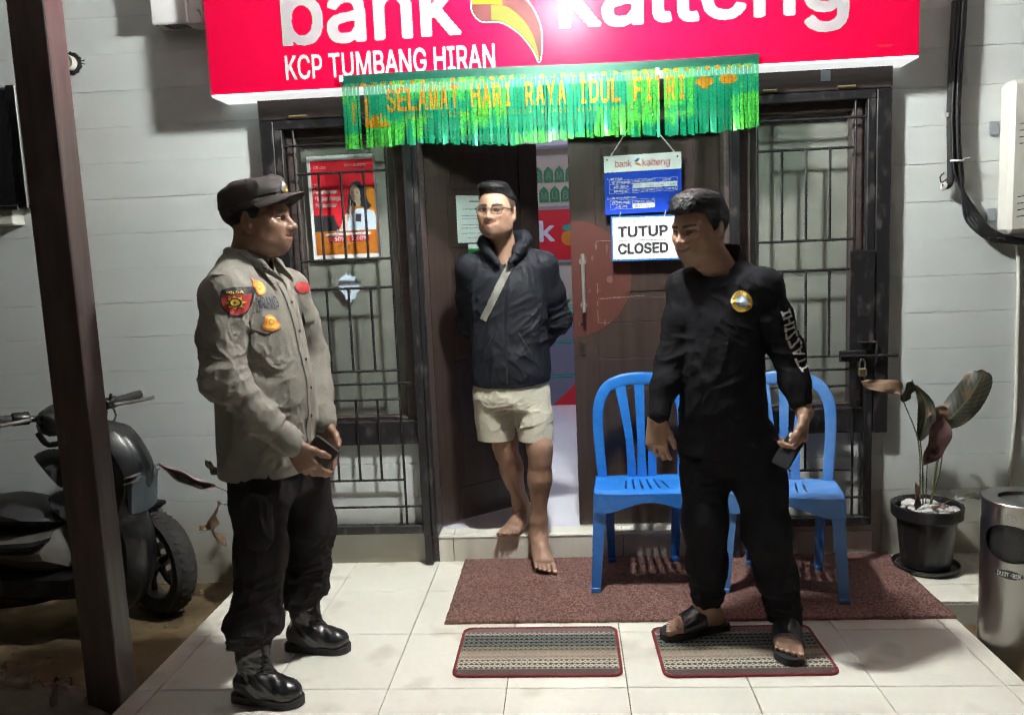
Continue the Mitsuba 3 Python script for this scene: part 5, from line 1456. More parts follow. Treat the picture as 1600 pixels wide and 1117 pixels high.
def hand(S, wrist, d, palm_n, thumb, curl=(.35, .4, .45, .5), thumb_curl=.3, size=1.0, spread=.10, k=0.006, out=.72):
    """adds a hand to the solid: d = the way the fingers point, palm_n = the way the palm faces, thumb = the side the thumb is on"""
    d = unit(d); n = np.array(palm_n, float); n = unit(n - d * (n @ d)); th = np.cross(d, n); th = th if th @ np.asarray(thumb, float) > 0 else -th
    W = np.array(wrist, float); s = size
    # palm
    for q, r in ((-.030, .0135), (-.010, .0145), (.012, .0145), (.030, .0135)):
        S.bone(W + th * q * .62 * s, W + d * .085 * s + th * q * s, .0165 * s, r * s, .014, (n, .82))
    S.bone(W + d * .02 * s + th * .026 * s + n * .004 * s, W + d * .05 * s + th * .030 * s + n * .008 * s, .015 * s, .013 * s, .012)
    L = ((.042, .025, .020), (.047, .030, .022), (.043, .028, .021), (.033, .020, .018))
    R = (.0092, .0094, .0088, .0078)
    tips = []
    for i, q in enumerate((.031, .0105, -.0105, -.030)):
        p = W + d * (.086 - .004 * abs(i - 1.2)) * s + th * q * s
        dir_ = unit(d + th * spread * (1.5 - i) * .55)
        c = curl[i]
        ang = 0
        pts, rs = [p], [R[i] * 1.05 * s]
        for j in range(3):
            ang += c * (0.9, 1.15, .75)[j]
            v = dir_ * math.cos(ang) + n * math.sin(ang)
            p = p + v * L[i][j] * s; pts.append(p); rs.append(R[i] * (1.0, .92, .80)[j] * s)
        S.chain(pts, rs, k)
        tips.append((pts[-1], v))
    p0 = W + d * .022 * s + th * .030 * s + n * .006 * s
    tdir = unit(d * (1.34 - out) + th * out + n * .30)
    p1 = p0 + tdir * .034 * s
    t2 = unit(tdir * math.cos(thumb_curl) + (d * .75 + n * .5) * math.sin(thumb_curl))
    p2 = p1 + t2 * .032 * s
    t3 = unit(t2 * math.cos(thumb_curl) + (d * .6 + n * .65) * math.sin(thumb_curl))
    p3 = p2 + t3 * .024 * s
    S.chain([p0, p1, p2, p3], [.0145 * s, .0118 * s, .0108 * s, .0088 * s], .010)
    tips.append((p3, t3))
    return tips

def head(S, c, f, up, H=0.225, jaw=1.0, fat=0.0, nose=1.0, ears=(1, 1), smile=0.3, lips=0.0):
    """adds a head to the solid; c = its centre (mid height, between the ears), f = the way it faces. Returns its frame: local (right, forward, up) in head heights -> point"""
    f = unit(f); up = np.array(up, float); up = unit(up - f * (up @ f)); r = np.cross(f, up)
    M = np.stack([r, f, up], 1); c = np.array(c, float)
    g = lambda x, y, z: c + M @ (np.array([x, y, z]) * H)
    e = lambda x, y, z, rx, ry, rz, k=.012, op='+', sc=1: S.ell(g(x, y, z), np.array([rx, ry, rz]) * H, M, k, op)
    kk = H * .05
    e(0, -.055, .165, .335, .425, .335)                       # skull
    e(0, .05, .10, .300, .36, .34, .03)
    e(0, .115, -.16, (.262 + fat) * jaw, .265, .315, .035)      # cheeks and jaw
    e(0, .248, -.385, .140 * jaw, .128, .115, .045)             # chin
    for s in (-1, 1):
        e(s * (.185 + fat * .5) * jaw, .05, -.285, .115, .17, .13, .04)   # jaw angle
        e(s * .175, .265, -.075, .105, .085, .085, .035)        # cheekbone
        e(s * .150, .355, .015, .088, .055, .052, .02, '-')      # eye hollow
        e(s * .150, .292, .012, .078, .080, .068, .008)          # eyeball and lids
        S.bone(g(s * .06, .375, .095), g(s * .235, .305, .105), .030 * H, .024 * H, .02)    # brow
    S.bone(g(0, .375, .06), g(0, .500 * (.85 + .15 * nose), -.120), .036 * H, .050 * H * nose, .014)     # nose
    for s in (-1, 1): S.ell(g(s * .062 * nose, .430, -.135), np.array([.052, .062, .042]) * H * nose, M, .012)
    for s in (-1, 1): S.ell(g(s * .036, .455, -.178), np.array([.020, .030, .016]) * H, M, .006, '-')
    e(0, .318 + lips, -.245, .17, .115, .10, .03)                       # mouth mound
    for s in (-1, 1):
        S.bone(g(s * .012, .438 + lips, -.226), g(s * .115, .378 + lips, -.240 + smile * .04), .025 * H, .011 * H, .006)
        S.bone(g(0, .428 + lips, -.286), g(s * .095, .378 + lips, -.264 + smile * .03), .031 * H, .013 * H, .006)
    S.bone(g(-.125, .416 + lips, -.250 + smile * .05), g(0, .472 + lips, -.258), .006 * H, .006 * H, .004)
    S.p[-1] = ('-', S.p[-1][1], .006, S.p[-1][3])
    S.bone(g(0, .472 + lips, -.258), g(.125, .416 + lips, -.250 + smile * .05), .006 * H, .006 * H, .004)
    S.p[-1] = ('-', S.p[-1][1], .006, S.p[-1][3])
    for s, on in zip((-1, 1), ears):
        if not on: continue
        a = np.array([s * .335, -.055, 0])
        S.ell(g(s * .352, -.075, -.015), np.array([.030, .085, .145]) * H, M @ rot([0, 0, 1], s * -22) @ rot([1, 0, 0], -8), .008)
        S.ell(g(s * .345, -.035, -.125), np.array([.026, .045, .050]) * H, M, .010)
        S.ell(g(s * .388, -.055, .0), np.array([.022, .048, .085]) * H, M @ rot([0, 0, 1], s * -22), .008, '-')
    return g, M

def paint_head(V, g, M, H, skin, lip, brow_c, stubble=None, brow=True, browlift=0.0, fade=None):
    """albedo per vertex: skin, lips, brows, shaved beard, darker lids"""
    q = ((V - g(0, 0, 0)) @ M) / H
    n1 = meshkit.fbm(V * 60, 3, 3)[:, None]
    C = np.asarray(skin) * (0.88 + 0.24 * n1)
    x, y, z = q[:, 0], q[:, 1], q[:, 2]
    front = np.clip((y - .12) / .1, 0, 1)
    def blend(mask, col):
        nonlocal C
        C = C * (1 - mask[:, None]) + np.asarray(col) * mask[:, None]
    blend(np.exp(-((np.abs(x) - .18) / .10) ** 2 - ((z + .12) / .09) ** 2) * front * .35, np.asarray(skin) * [1.12, .86, .82])
    blend(np.exp(-(x / .08) ** 2 - ((z + .12) / .06) ** 2) * front * .3, np.asarray(skin) * [1.1, .86, .82])
    if stubble is not None:
        m = np.clip(np.exp(-((z + .36) / .12) ** 2) + np.exp(-((z + .20) / .035) ** 2) * (np.abs(x) < .14), 0, 1) * np.clip((y + .05) / .1, 0, 1) * (z < -.17)
        blend(m * .22, stubble)
    if fade is not None:
        fy, fz = np.array(fade, float).T
        m = np.clip((z - np.interp(y, fy, fz)) / .07 + .5 * (n1[:, 0] - .5), 0, 1)
        blend(m * .88, (.020, .018, .018))
    lipm = np.exp(-(x / .105) ** 4) * np.exp(-((z + .256) / .045) ** 4) * (y > .33)
    blend(lipm * .85, lip)
    blend(np.exp(-(x / .12) ** 4) * np.exp(-((z + .252) / .008) ** 2) * (y > .33) * .8, np.asarray(lip) * .35)
    if brow:
        for s in (-1, 1):
            xx = s * x
            bz = .100 + browlift + .018 * np.sin((xx - .05) / .2 * 2.4)
            m = np.exp(-((z - bz) / (.025 - .010 * np.clip((xx - .15) / .1, 0, 1))) ** 4) * (xx > .05) * (xx < .25) * (y > .1)
            blend(np.clip(m * (.85 + .3 * n1[:, 0]), 0, 1), brow_c)
    for s in (-1, 1):
        m = np.exp(-((s * x - .150) / .085) ** 4) * np.exp(-((z - .012) / .05) ** 4) * (y > .2)
        blend(m * .35, np.asarray(skin) * .5)
        m = np.exp(-((s * x - .150) / .078) ** 6) * np.exp(-((z - .032) / .015) ** 2) * (y > .2)
        blend(m * .95, (.02, .015, .012))
    return np.clip(C, 0, 1)

def eyes(parent, g, M, H, look=(0, 1, 0), open_=0.022, mats=('m_eye_white', 'm_iris')):
    """slits of eye between the lids: a white almond and a dark iris, lying on the lids' curve"""
    for s in (-1, 1):
        c = np.array([s * .150, .292, .012])
        R = np.array([.078, .080, .068]) * 1.035
        us = np.linspace(-1, 1, 17)
        P, Fc = [], []
        for u in us:
            hgt = open_ * (1 - abs(u) ** 2.2)
            for v in (-1, 0, 1):
                x_, z_ = u * .062, v * hgt + .004
                y_ = R[1] * math.sqrt(max(0, 1 - (x_ / R[0]) ** 2 - (z_ / R[2]) ** 2))
                P.append(g(*(c + [x_, y_, z_])))
        for i in range(16):
            for j in range(2):
                a = i * 3 + j
                Fc += [[a, a + 3, a + 4], [a, a + 4, a + 1]]
        e_ = put('eye', trimesh.Trimesh(P, Fc, process=False), mats[0], parent, True)
        P = []; Fc = []
        lx = look[0] * .02
        P.append((lx, .004))
        for k in range(20):
            a = k / 20 * 2 * math.pi
            x_ = lx + .034 * math.cos(a); z_ = .004 + .034 * math.sin(a)
            hgt = open_ * (1 - min(1, abs(x_ / .062)) ** 2.2) * .98
            P.append((x_, .004 + max(-hgt, min(hgt, z_ - .004))))
        P3 = []
        for x_, z_ in P:
            y_ = R[1] * 1.012 * math.sqrt(max(0, 1 - (x_ / R[0]) ** 2 - (z_ / R[2]) ** 2))
            P3.append(g(*(c + [x_, y_, z_])))
        Fc = [[0, 1 + k, 1 + (k + 1) % 20] for k in range(20)]
        put('iris', trimesh.Trimesh(P3, Fc, process=False), mats[1], e_)

def finer(m, z):
    """the head's faces split once more, for the paint"""
    return m.subdivide(face_index=np.nonzero(m.vertices[m.faces][:, :, 2].min(1) > z)[0])

def hug(m, solid, direction, lift, disp=None, steps=40):
    """lay a flat mesh onto a solid: march its vertices along direction until they meet the surface"""
    d = unit(direction); V = m.vertices.copy()
    for _ in range(steps):
        V = V + d * (solid(V) * 0.8)[:, None]
    e = 1e-3
    G = np.stack([solid(V + np.eye(3)[i] * e) - solid(V - np.eye(3)[i] * e) for i in range(3)], 1); G /= np.maximum(np.linalg.norm(G, axis=1, keepdims=True), 1e-9)
    off = lift if disp is None else lift + disp(V, G)
    return trimesh.Trimesh(V + G * (np.zeros(len(V)) + off)[:, None], m.faces, process=False)

def decal(poly_mesh, origin, u, v):
    """a flat mesh in (x, y) put into space at origin with axes u and v"""
    p = poly_mesh.vertices
    return trimesh.Trimesh(np.asarray(origin) + p[:, :1] * np.asarray(u) + p[:, 1:2] * np.asarray(v), poly_mesh.faces, process=False)

def flat(poly, size=0.008):
    m = front_only(extrude(poly, 0.001))
    return m.subdivide_to_size(size)

mat('m_skin', {'type': 'principled', 'base_color': {'type': 'mesh_attribute', 'name': 'vertex_color'}, 'roughness': 0.5, 'specular': 0.4, 'sheen': 0.15})
plain('m_hair', (0.0065, 0.0065, 0.0075), 0.55, spec=0.35)
plain('m_eye_white', (0.30, 0.27, 0.25), 0.3)
plain('m_iris', (0.010, 0.007, 0.005), 0.2)
plain('m_nail', (0.50, 0.33, 0.27), 0.35)
def f_uniform(p, n, uv):
    w = noise(p.x * 260, p.y * 260, p.z * 260)
    return mix((0.135, 0.125, 0.107), (0.175, 0.163, 0.140), w)
plain('m_uniform', mikit.proc(f_uniform), 0.8, spec=0.25, sheen=0.3)
plain('m_cop_pants', (0.0085, 0.0068, 0.0072), 0.85, spec=0.15, sheen=0.1)
plain('m_cap', (0.028, 0.022, 0.021), 0.75, spec=0.3)
plain('m_leather', (0.012, 0.011, 0.012), 0.28, spec=0.6)
plain('m_lace', (0.02, 0.019, 0.019), 0.6)
plain('m_jacket', mikit.proc(lambda p, n, uv: mix((0.0065, 0.0075, 0.011), (0.011, 0.0125, 0.018), noise(p.x * 300, p.y * 300, p.z * 300))), 0.68, spec=0.22, sheen=0.15)
plain('m_shorts', mikit.proc(lambda p, n, uv: mix((0.50, 0.47, 0.37), (0.60, 0.57, 0.46), fbm(p.x * 130, p.y * 130, p.z * 130, 2))), 0.85, spec=0.2)
plain('m_strap', (0.16, 0.155, 0.135), 0.7)
plain('m_black_cloth', (0.0052, 0.005, 0.0064), 0.85, spec=0.10, sheen=0.05)
plain('m_badge_red', (0.33, 0.028, 0.03), 0.6)
plain('m_badge_gold', (0.70, 0.42, 0.06), 0.5)
plain('m_badge_orange', (0.66, 0.17, 0.03), 0.55)
plain('m_badge_black', (0.013, 0.012, 0.014), 0.6)
plain('m_navy', (0.012, 0.018, 0.04), 0.6)
# ================================================================ person 1: man in police uniform, left, in profile
UP = np.array([0, 0, 1.0])
def hair_piece(parent, g, M, H, grow, line, seed, shape=None, h=0.0035, strand=(0, 1, .25), amp=.004, mt='m_hair'):
    """hair: the skull grown outwards and cut along the hairline"""
    S = Solid()
    S.ell(g(0, -.055, .165), np.array([.335, .425, .335]) * H + grow, M, .02)
    S.ell(g(0, .05, .10), np.array([.300, .36, .34]) * H + grow * .8, M, .02)
    if shape: shape(S)
    ys, zs = np.array(line, float).T
    def keep(P):
        q = ((P - g(0, 0, 0)) @ M) / H
        w = meshkit.fbm(P * 70, 3, seed) - .5
        return (q[:, 2] - np.interp(q[:, 1], ys, zs) + .035 * w) * H
    S.cut(keep, .006)
    c = g(0, 0, .1)
    m = S.mesh(c - .20, c + .20, h, 1)
    d = unit(M @ np.array(strand, float))
    def strands(P, n):
        Q = P - np.outer(P @ d, d) * .88
        f = meshkit.noise(Q * 330, seed) + .6 * meshkit.noise(Q * 700, seed + 1)
        return amp * (f - .8) * 1.2
    m = push(m, strands)
    hk = put('hair', m, mt, parent, True)
    # loose strands breaking the outline
    rg_ = np.random.default_rng(seed); n_ = vnormals(m)
    ix = rg_.choice(len(m.vertices), min(1500, len(m.vertices)), replace=False)
    p_, q_ = m.vertices[ix], n_[ix]
    dr_ = d * rg_.uniform(.4, 1, (len(ix), 1)) + q_ * rg_.uniform(.05, .40, (len(ix), 1)) + rg_.normal(0, .25, (len(ix), 3))
    dr_ /= np.linalg.norm(dr_, axis=1, keepdims=True)
    L_ = rg_.uniform(.006, .014, (len(ix), 1)); sd_ = np.cross(dr_, q_); sd_ /= np.maximum(np.linalg.norm(sd_, axis=1, keepdims=True), 1e-6)
    w_ = .0011
    V = np.stack([p_ - sd_ * w_, p_ + sd_ * w_, p_ + dr_ * L_ * .6 + q_ * .002 + sd_ * w_ * .6, p_ + dr_ * L_ * .6 + q_ * .002 - sd_ * w_ * .6, p_ + dr_ * L_], 1).reshape(-1, 3)
    b_ = np.arange(len(ix))[:, None] * 5
    F = np.vstack([b_ + [0, 1, 2], b_ + [0, 2, 3], b_ + [3, 2, 4]])
    labels[put('strands', trimesh.Trimesh(V, F, process=False), mt, hk)] = {'kind': 'stuff'}
    return hk

P1 = thing('person', 'man in grey police shirt, peaked cap, black trousers and boots standing in profile at left', 'person')
f1 = unit([.99, -.12, 0]); l1 = np.cross(UP, f1); C1 = np.array([.412, -1.03, 0])
L1 = lambda a, b, z: C1 + f1 * a + l1 * b + UP * z          # forward, to his left, height
skin1 = (0.165, 0.092, 0.060)
b1 = Solid()
g1, M1 = head(b1, (.440, -1.030, 1.572), (1, -.02, .03), UP, .226, jaw=1.10, fat=.03, nose=1.08, smile=.0)
b1.bone(L1(-.035, 0, 1.40), L1(.005, 0, 1.53), .066, .060, .03)
b1.loft((0, 0, 0) + C1, UP, f1, [(.78, 0, 0, .10, .12), (1.0, .0, 0, .11, .12), (1.2, 0, 0, .10, .12), (1.33, -.02, 0, .07, .10), (1.40, -.03, 0, .05, .06)], .04)
rs1, re1, rw1 = np.array([.372, -1.195, 1.338]), np.array([.372, -1.262, 1.085]), np.array([.552, -1.205, .858])
ls1, le1, lw1 = np.array([.455, -.855, 1.338]), np.array([.500, -.775, 1.090]), np.array([.580, -.935, .872])
b1.chain([L1(-.03, -.10, 1.38), rs1, re1, rw1], [.035, .040, .034, .029], .02)
b1.chain([L1(-.03, .10, 1.38), ls1, le1, lw1], [.035, .040, .034, .029], .02)
hr1 = hand(b1, rw1 + unit(rw1 - re1) * .005, (.44, .20, -.88), (.25, .95, .15), (.8, -.2, .4), (.30, .38, .44, .50), .45, .98, out=.5)
hl1 = hand(b1, lw1 + unit(lw1 - le1) * .005, (.10, -.18, -1), (-.35, -.9, .1), (.8, -.3, 0), (.22, .28, .35, .42), .45, .98)
hipr, kner, ankr = np.array([.408, -1.125, .80]), np.array([.412, -1.172, .50]), np.array([.366, -1.215, .10])
hipl, knel, ankl = np.array([.455, -.935, .80]), np.array([.505, -.915, .50]), np.array([.425, -.862, .10])
for a, b, c in ((hipr, kner, ankr), (hipl, knel, ankl)): b1.chain([a, b, c], [.070, .045, .032], .02)
m = b1.mesh((.1, -1.42, .03), (.80, -.68, 1.74), .0036)
m = finer(m, 1.45)
col = paint_head(m.vertices, g1, M1, .226, skin1, (.17, .07, .055), (.012, .010, .009), None)
low = m.vertices[:, 2] < 1.38
scene[P1] = mikit.ply(m, 'm_skin', True, color=col)
eyes(P1, g1, M1, .226, (.0, 1, 0), .016)
hair_piece(P1, g1, M1, .226, .006, [(-.6, -.26), (-.30, -.20), (-.14, -.02), (-.02, .04), (.05, -.10), (.12, .06), (.2, .26), (.3, .34), (.6, .36)], 3, amp=.003)
for t_, v_ in hr1[:4] + hl1[:4]:
    pass

# --- trousers, bloused over the boots
tr = Solid()
tr.loft(C1, UP, f1, [(.66, .0, 0, .130, .160), (.72, .0, 0, .128, .160), (.80, .0, 0, .120, .155), (.86, 0, 0, .115, .15)], .05)
tr.chain([hipr + [0, 0, -.02], (kner + hipr) / 2, kner, (kner * .45 + ankr * .55), ankr + [.002, 0, .150], ankr + [0, 0, .128]], [.084, .088, .078, .070, .064, .058], .04)
tr.chain([hipl + [0, 0, -.02], (knel + hipl) / 2, knel, (knel * .45 + ankl * .55), ankl + [.006, 0, .145], ankl + [0, 0, .105]], [.084, .088, .077, .069, .063, .058], .04)
m = tr.mesh((.1, -1.42, .15), (.78, -.68, .92), .0045)
def fold_tr(P, n):
    lowz = np.clip((.52 - P[:, 2]) / .25, 0, 1)
    return folds(P, (.2, .1, 1), .004, .055, 2, 2.5) + lowz * folds(P, (1, .3, .25), .012, .055, 5, 2.2) + .006 * near(P, (.44, -1.1, .70), .10) * np.sin(P[:, 2] * 90)
put('trousers', push(m, fold_tr), 'm_cop_pants', P1, True)
pk = Solid().bone((.44, -1.256, .66), (.445, -1.270, .585), .055, .052, .01, ((.1, 1, 0), .28))
put('cargo_pocket', push(pk.mesh((.33, -1.33, .48), (.56, -1.20, .76), .004), lambda P, n: folds(P, (0, 0, 1), .004, .04, 4)), 'm_cop_pants', P1, True)
fl_ = Solid().bone((.430, -1.258, .690), (.478, -1.256, .688), .020, .020, .004, ((.1, 1, 0), .35))
put('pocket_flap', fl_.mesh((.36, -1.33, .63), (.56, -1.20, .75), .004), 'm_cop_pants', P1, True)

# --- boots
def boot(ank, fwd, name):
    fwd = unit(fwd); sd = np.cross(UP, fwd)
    A = np.array([ank[0], ank[1], 0.0])
    S = Solid()
    S.chain([A + UP * .27, A + UP * .15 + fwd * .002, A + UP * .085 + fwd * .004], [.050, .046, .047], .02)
    S.bone(A + UP * .060 - fwd * .032, A + UP * .058 + fwd * .03, .038, .044, .03)
    S.bone(A + UP * .064 + fwd * .03, A + UP * .043 + fwd * .115, .044, .036, .04, (sd, 1.0))
    S.ell(A + UP * .042 + fwd * .122, np.array([.050, .041, .033]), np.stack([fwd, sd, UP], 1), .03)
    S.cut(lambda P: P[:, 2] - .022, .006)
    def collar(P): return .262 - P[:, 2]
    S.cut(collar, .004)
    m = S.mesh(A + [-.28, -.28, 0], A + [.30, .28, .30], .0035)
    def cr(P, n):
        return .0026 * near(P, A + UP * .10 + fwd * .05, .07) * np.sin((P @ fwd * 1.0 + P[:, 2] * .9) * 190) + folds(P, sd, .0028, .05, 7, 2) * np.clip((P[:, 2] - .05) / .05, 0, 1)
    bt = put('boot', push(m, cr), 'm_leather', P1, True)
    so = Solid()
    foot = Polygon(spline([(-.074, 0), (-.066, .028), (-.02, .032), (.04, .034), (.10, .043), (.14, .041), (.172, .018), (.172, -.018), (.14, -.041), (.10, -.043), (.04, -.034), (-.02, -.032), (-.066, -.028), (-.074, 0)], 80)[:, :2])
    hl_ = extrude(foot.buffer(.002), .026)
    put('sole', xf(hl_, np.stack([fwd, sd, UP], 1), A + UP * .001), 'm_rubber', bt, 30)
    lace = []
    for k in range(7):
        t_ = k / 6
        z_ = .100 + .145 * t_; y_ = .072 - .020 * min(1, t_ * 2.2) + .004
        for s in (-1, 1):
            lace.append(tube([A + UP * z_ + fwd * (y_ - .018) + sd * .026 * s, A + UP * (z_ + .008) + fwd * (y_ + .004), A + UP * (z_ + .016) + fwd * (y_ - .018) - sd * .026 * s], .0028, 6))
    lc = put('laces', cat(lace), 'm_lace', bt, True)
    labels[lc] = {'kind': 'stuff'}
    put('tongue', tube(spline([A + UP * .09 + fwd * .060, A + UP * .15 + fwd * .050, A + UP * .262 + fwd * .053], 10), .020, 10, (.45, 1)), 'm_leather', bt, True)
    put('pull_loop', tube(spline([A + UP * .25 - fwd * .052, A + UP * .235 - fwd * .085, A + UP * .215 - fwd * .080, A + UP * .225 - fwd * .054], 14), .0045, 6), 'm_leather', bt, True)
boot(ankr, (1, -.17, 0), 'r'); boot(ankl, (1, -.12, 0), 'l')

# --- shirt
sh = Solid()
sh.loft(C1, UP, f1, [(.715, -.012, 0, .156, .192), (.80, -.008, 0, .152, .188), (.90, -.003, 0, .153, .182), (1.02, .003, 0, .156, .178), (1.13, -.002, 0, .147, .174), (1.24, -.008, 0, .136, .172), (1.33, -.018, 0, .118, .162), (1.40, -.034, 0, .096, .140), (1.435, -.040, 0, .072, .080)], .03)
sh.bone(L1(-.04, -.06, 1.405), rs1 + [0, .0, .0], .055, .072, .05); sh.bone(L1(-.04, .06, 1.405), ls1, .055, .070, .05)
sh.chain([rs1, (rs1 + re1) / 2 + [-.012, 0, 0], re1, (re1 + rw1) / 2 + [0, 0, -.012], rw1 - unit(rw1 - re1) * .01], [.068, .063, .054, .049, .038], .03)
sh.chain([ls1, (ls1 + le1) / 2, le1, (le1 + lw1) / 2, lw1 - unit(lw1 - le1) * .01], [.070, .066, .058, .050, .040], .03)
sh.bone(L1(-.045, 0, 1.415), L1(-.018, 0, 1.452), .076, .078, .03)
neck_cut = lambda P: np.linalg.norm((P - L1(-.012, 0, 0)) * [1, 1, 0], axis=1) - .068 + np.clip((1.40 - P[:, 2]) * 2.0, 0, 1) + 0.9 * np.clip(-((P - L1(0, 0, 0)) @ f1), 0, 1) * 0
sh.cut(neck_cut, .006)
sh.cut(lambda P: P[:, 2] - .735 + .02 * ((P - C1) @ f1 > 0) * 0, .006)
m = sh.mesh((.08, -1.45, .68), (.80, -.62, 1.50), .0042)
def fold_sh(P, n):
    a = folds(P, UP, .0035, .075, 1, 3.0)
    el = near(P, re1, .10) * folds(P, (1, -.2, -.1), .014, .050, 9, 3)
    fo = nearline(P, re1, rw1, .07) * folds(P, np.cross(unit(rw1 - re1), [0, 1, 0]), .008, .045, 12, 3)
    ua = nearline(P, rs1, re1, .08) * folds(P, unit(re1 - rs1) + .5 * f1, .010, .055, 14, 4)
    be = nearline(P, L1(.12, -.1, .92), L1(.12, -.1, .80), .10) * folds(P, (.6, -.6, .25), .011, .060, 16, 3)
    ch = near(P, L1(.10, -.12, 1.14), .09) * folds(P, (.5, -.5, -.35), .010, .06, 18, 3)
    ap = near(P, L1(.03, -.17, 1.27), .08) * folds(P, (.3, 0, 1), .012, .045, 21, 3)
    plk = -.004 * np.exp(-(((P - C1) @ l1 - .012) / .006) ** 2) * ((P - C1) @ f1 > .05)
    return (a + el + fo + ua + be + ch + ap) * (1 - .9 * near(P, C1 + f1 * .12 - l1 * .09 + UP * 1.305, .09)) * np.clip((P[:, 2] - .742) / .04, 0, 1) * (1 - .8 * near(P, L1(0, 0, 1.44), .09)) + plk
SH1 = put('shirt', push(m, fold_sh), 'm_uniform', P1, True)
# placket, collar wings, cuffs, pocket, flap
pd_ = unit(-f1)
zz = np.linspace(1.37, .745, 60)
plk = trimesh.Trimesh(*(lambda V, F: (V, F))(np.array([[x_, z_, 0] for z_ in zz for x_ in np.linspace(-.018, .018, 5)]), np.array([[i * 5 + j, i * 5 + j + 1, (i + 1) * 5 + j + 1] for i in range(59) for j in range(4)] + [[i * 5 + j, (i + 1) * 5 + j + 1, (i + 1) * 5 + j] for i in range(59) for j in range(4)])), process=False)
put('placket', hug(decal(plk, C1 + f1 * .4 + l1 * .0, l1, UP), sh, pd_, .0035, fold_sh), 'm_uniform', SH1, True)
for k in range(6):
    z_ = 1.30 - k * .095
    q = hug(trimesh.Trimesh([C1 + f1 * .4 + UP * z_ + l1 * .006], [[0, 0, 0]], process=False), sh, pd_, .006, fold_sh).vertices[0]
    put('button', xf(lathe([(0, 0), (.0055, 0), (.0055, .0025), (0, .003)], 14), np.stack([l1, UP, f1], 1), q), 'm_ink', SH1, True)
def patch(poly, at, z, u_off, mt, lift, name, dirn, across, parent=SH1, origin=C1, solid=sh, dsp=fold_sh, size=.008, up=UP):
    m = decal(flat(poly, size), origin - np.asarray(dirn) * .35 + np.asarray(across) * u_off + UP * z, across, up)
    return put(name, hug(m, solid, dirn, lift, dsp), mt, parent, True)
# directions: the right chest is reached from the front right, its "across" runs from his right to his left
cd = unit(-f1 * .86 + l1 * .5); cx = unit(l1 * .86 + f1 * .5)
OC = C1
R_ = lambda x0, x1, z0, z1: sbox(x0, z0, x1, z1)
pocket = Polygon([(-.112, 1.250), (-.020, 1.240), (-.020, 1.125), (-.034, 1.110), (-.100, 1.120), (-.112, 1.135)])
patch(affinity.translate(pocket, 0, 0), 0, 0, 0, 'm_uniform', .004, 'pocket', cd, cx)
flap = Polygon([(-.116, 1.272), (-.016, 1.260), (-.018, 1.222), (-.066, 1.210), (-.112, 1.230)])
patch(flap, 0, 0, 0, 'm_uniform', .008, 'pocket_flap', cd, cx)
nt_ = text('TUPANG', -.092, -.004, 0, .034, True)
nm = decal(trimesh.Trimesh(nt_.vertices, nt_.faces, process=False), C1 - cd * .35 + UP * 1.290, cx, UP - cx * .14)
put('name_lettering', hug(nm, sh, cd, .0075, fold_sh), 'm_navy', SH1, True)
sm = decal(text('NRP 9012', -.112, -.070, 0, .008), C1 - cd * .35 + UP * 1.276, cx, UP - cx * .14)
put('name_lettering', hug(sm, sh, cd, .0100, fold_sh), 'm_navy', SH1, True)
def star(n, r0, r1, ph=0):
    return Polygon([((r0 if k % 2 == 0 else r1) * math.cos(ph + math.pi * k / n), (r0 if k % 2 == 0 else r1) * math.sin(ph + math.pi * k / n)) for k in range(2 * n)])
# two embroidered badges
bd1 = Polygon(spline([(-.026, .012), (-.034, .020), (-.022, .028), (-.024, .046), (-.010, .032), (.006, .034), (.022, .026), (.028, .006), (.020, -.010), (.0, -.018), (-.018, -.008), (-.026, .012)], 66)[:, :2]).buffer(0)
for pl_, mt, lf_ in ((bd1.buffer(.002), 'm_badge_orange', .004), (bd1.buffer(-.005), 'm_badge_gold', .0055), (affinity.scale(bd1, .45, .45).difference(affinity.scale(bd1, .3, .3)), 'm_badge_orange', .007)):
    patch(affinity.translate(affinity.scale(pl_, .85, .85, origin=(0, 0)), -.062, 1.348), 0, 0, 0, mt, lf_, 'badge', cd, cx, size=.006)
bd2 = union_all([affinity.scale(Point(0, .006).buffer(.022), 1, 1.05), affinity.scale(Point(0, -.010).buffer(.03), 1.05, .55), Polygon([(-.03, -.005), (0, -.028), (.03, -.005)])])
for pl_, mt, lf_ in ((bd2.buffer(.002), 'm_badge_orange', .010), (bd2.buffer(-.005), 'm_badge_gold', .0115), (Point(0, .004).buffer(.011).difference(Point(0, .004).buffer(.007)), 'm_badge_orange', .013)):
    patch(affinity.translate(affinity.scale(pl_, .85, .85, origin=(0, 0)), -.050, 1.242), 0, 0, 0, mt, lf_, 'badge', cd, cx, size=.006)
# a badge on the other side of the chest
cd2 = unit(-f1 * .86 - l1 * .5); cx2 = unit(l1 * .86 - f1 * .5)
bd3 = affinity.scale(Point(0, 0).buffer(.026), 1.2, .9)
patch(affinity.translate(affinity.scale(bd3, .8, .8), .085, 1.345), 0, 0, 0, 'm_badge_red', .004, 'badge', cd2, cx2)
patch(affinity.translate(Polygon([(.030, 1.260), (.120, 1.272), (.116, 1.230), (.070, 1.210), (.032, 1.222)]), 0, 0), 0, 0, 0, 'm_uniform', .010, 'pocket_flap', cd2, cx2)
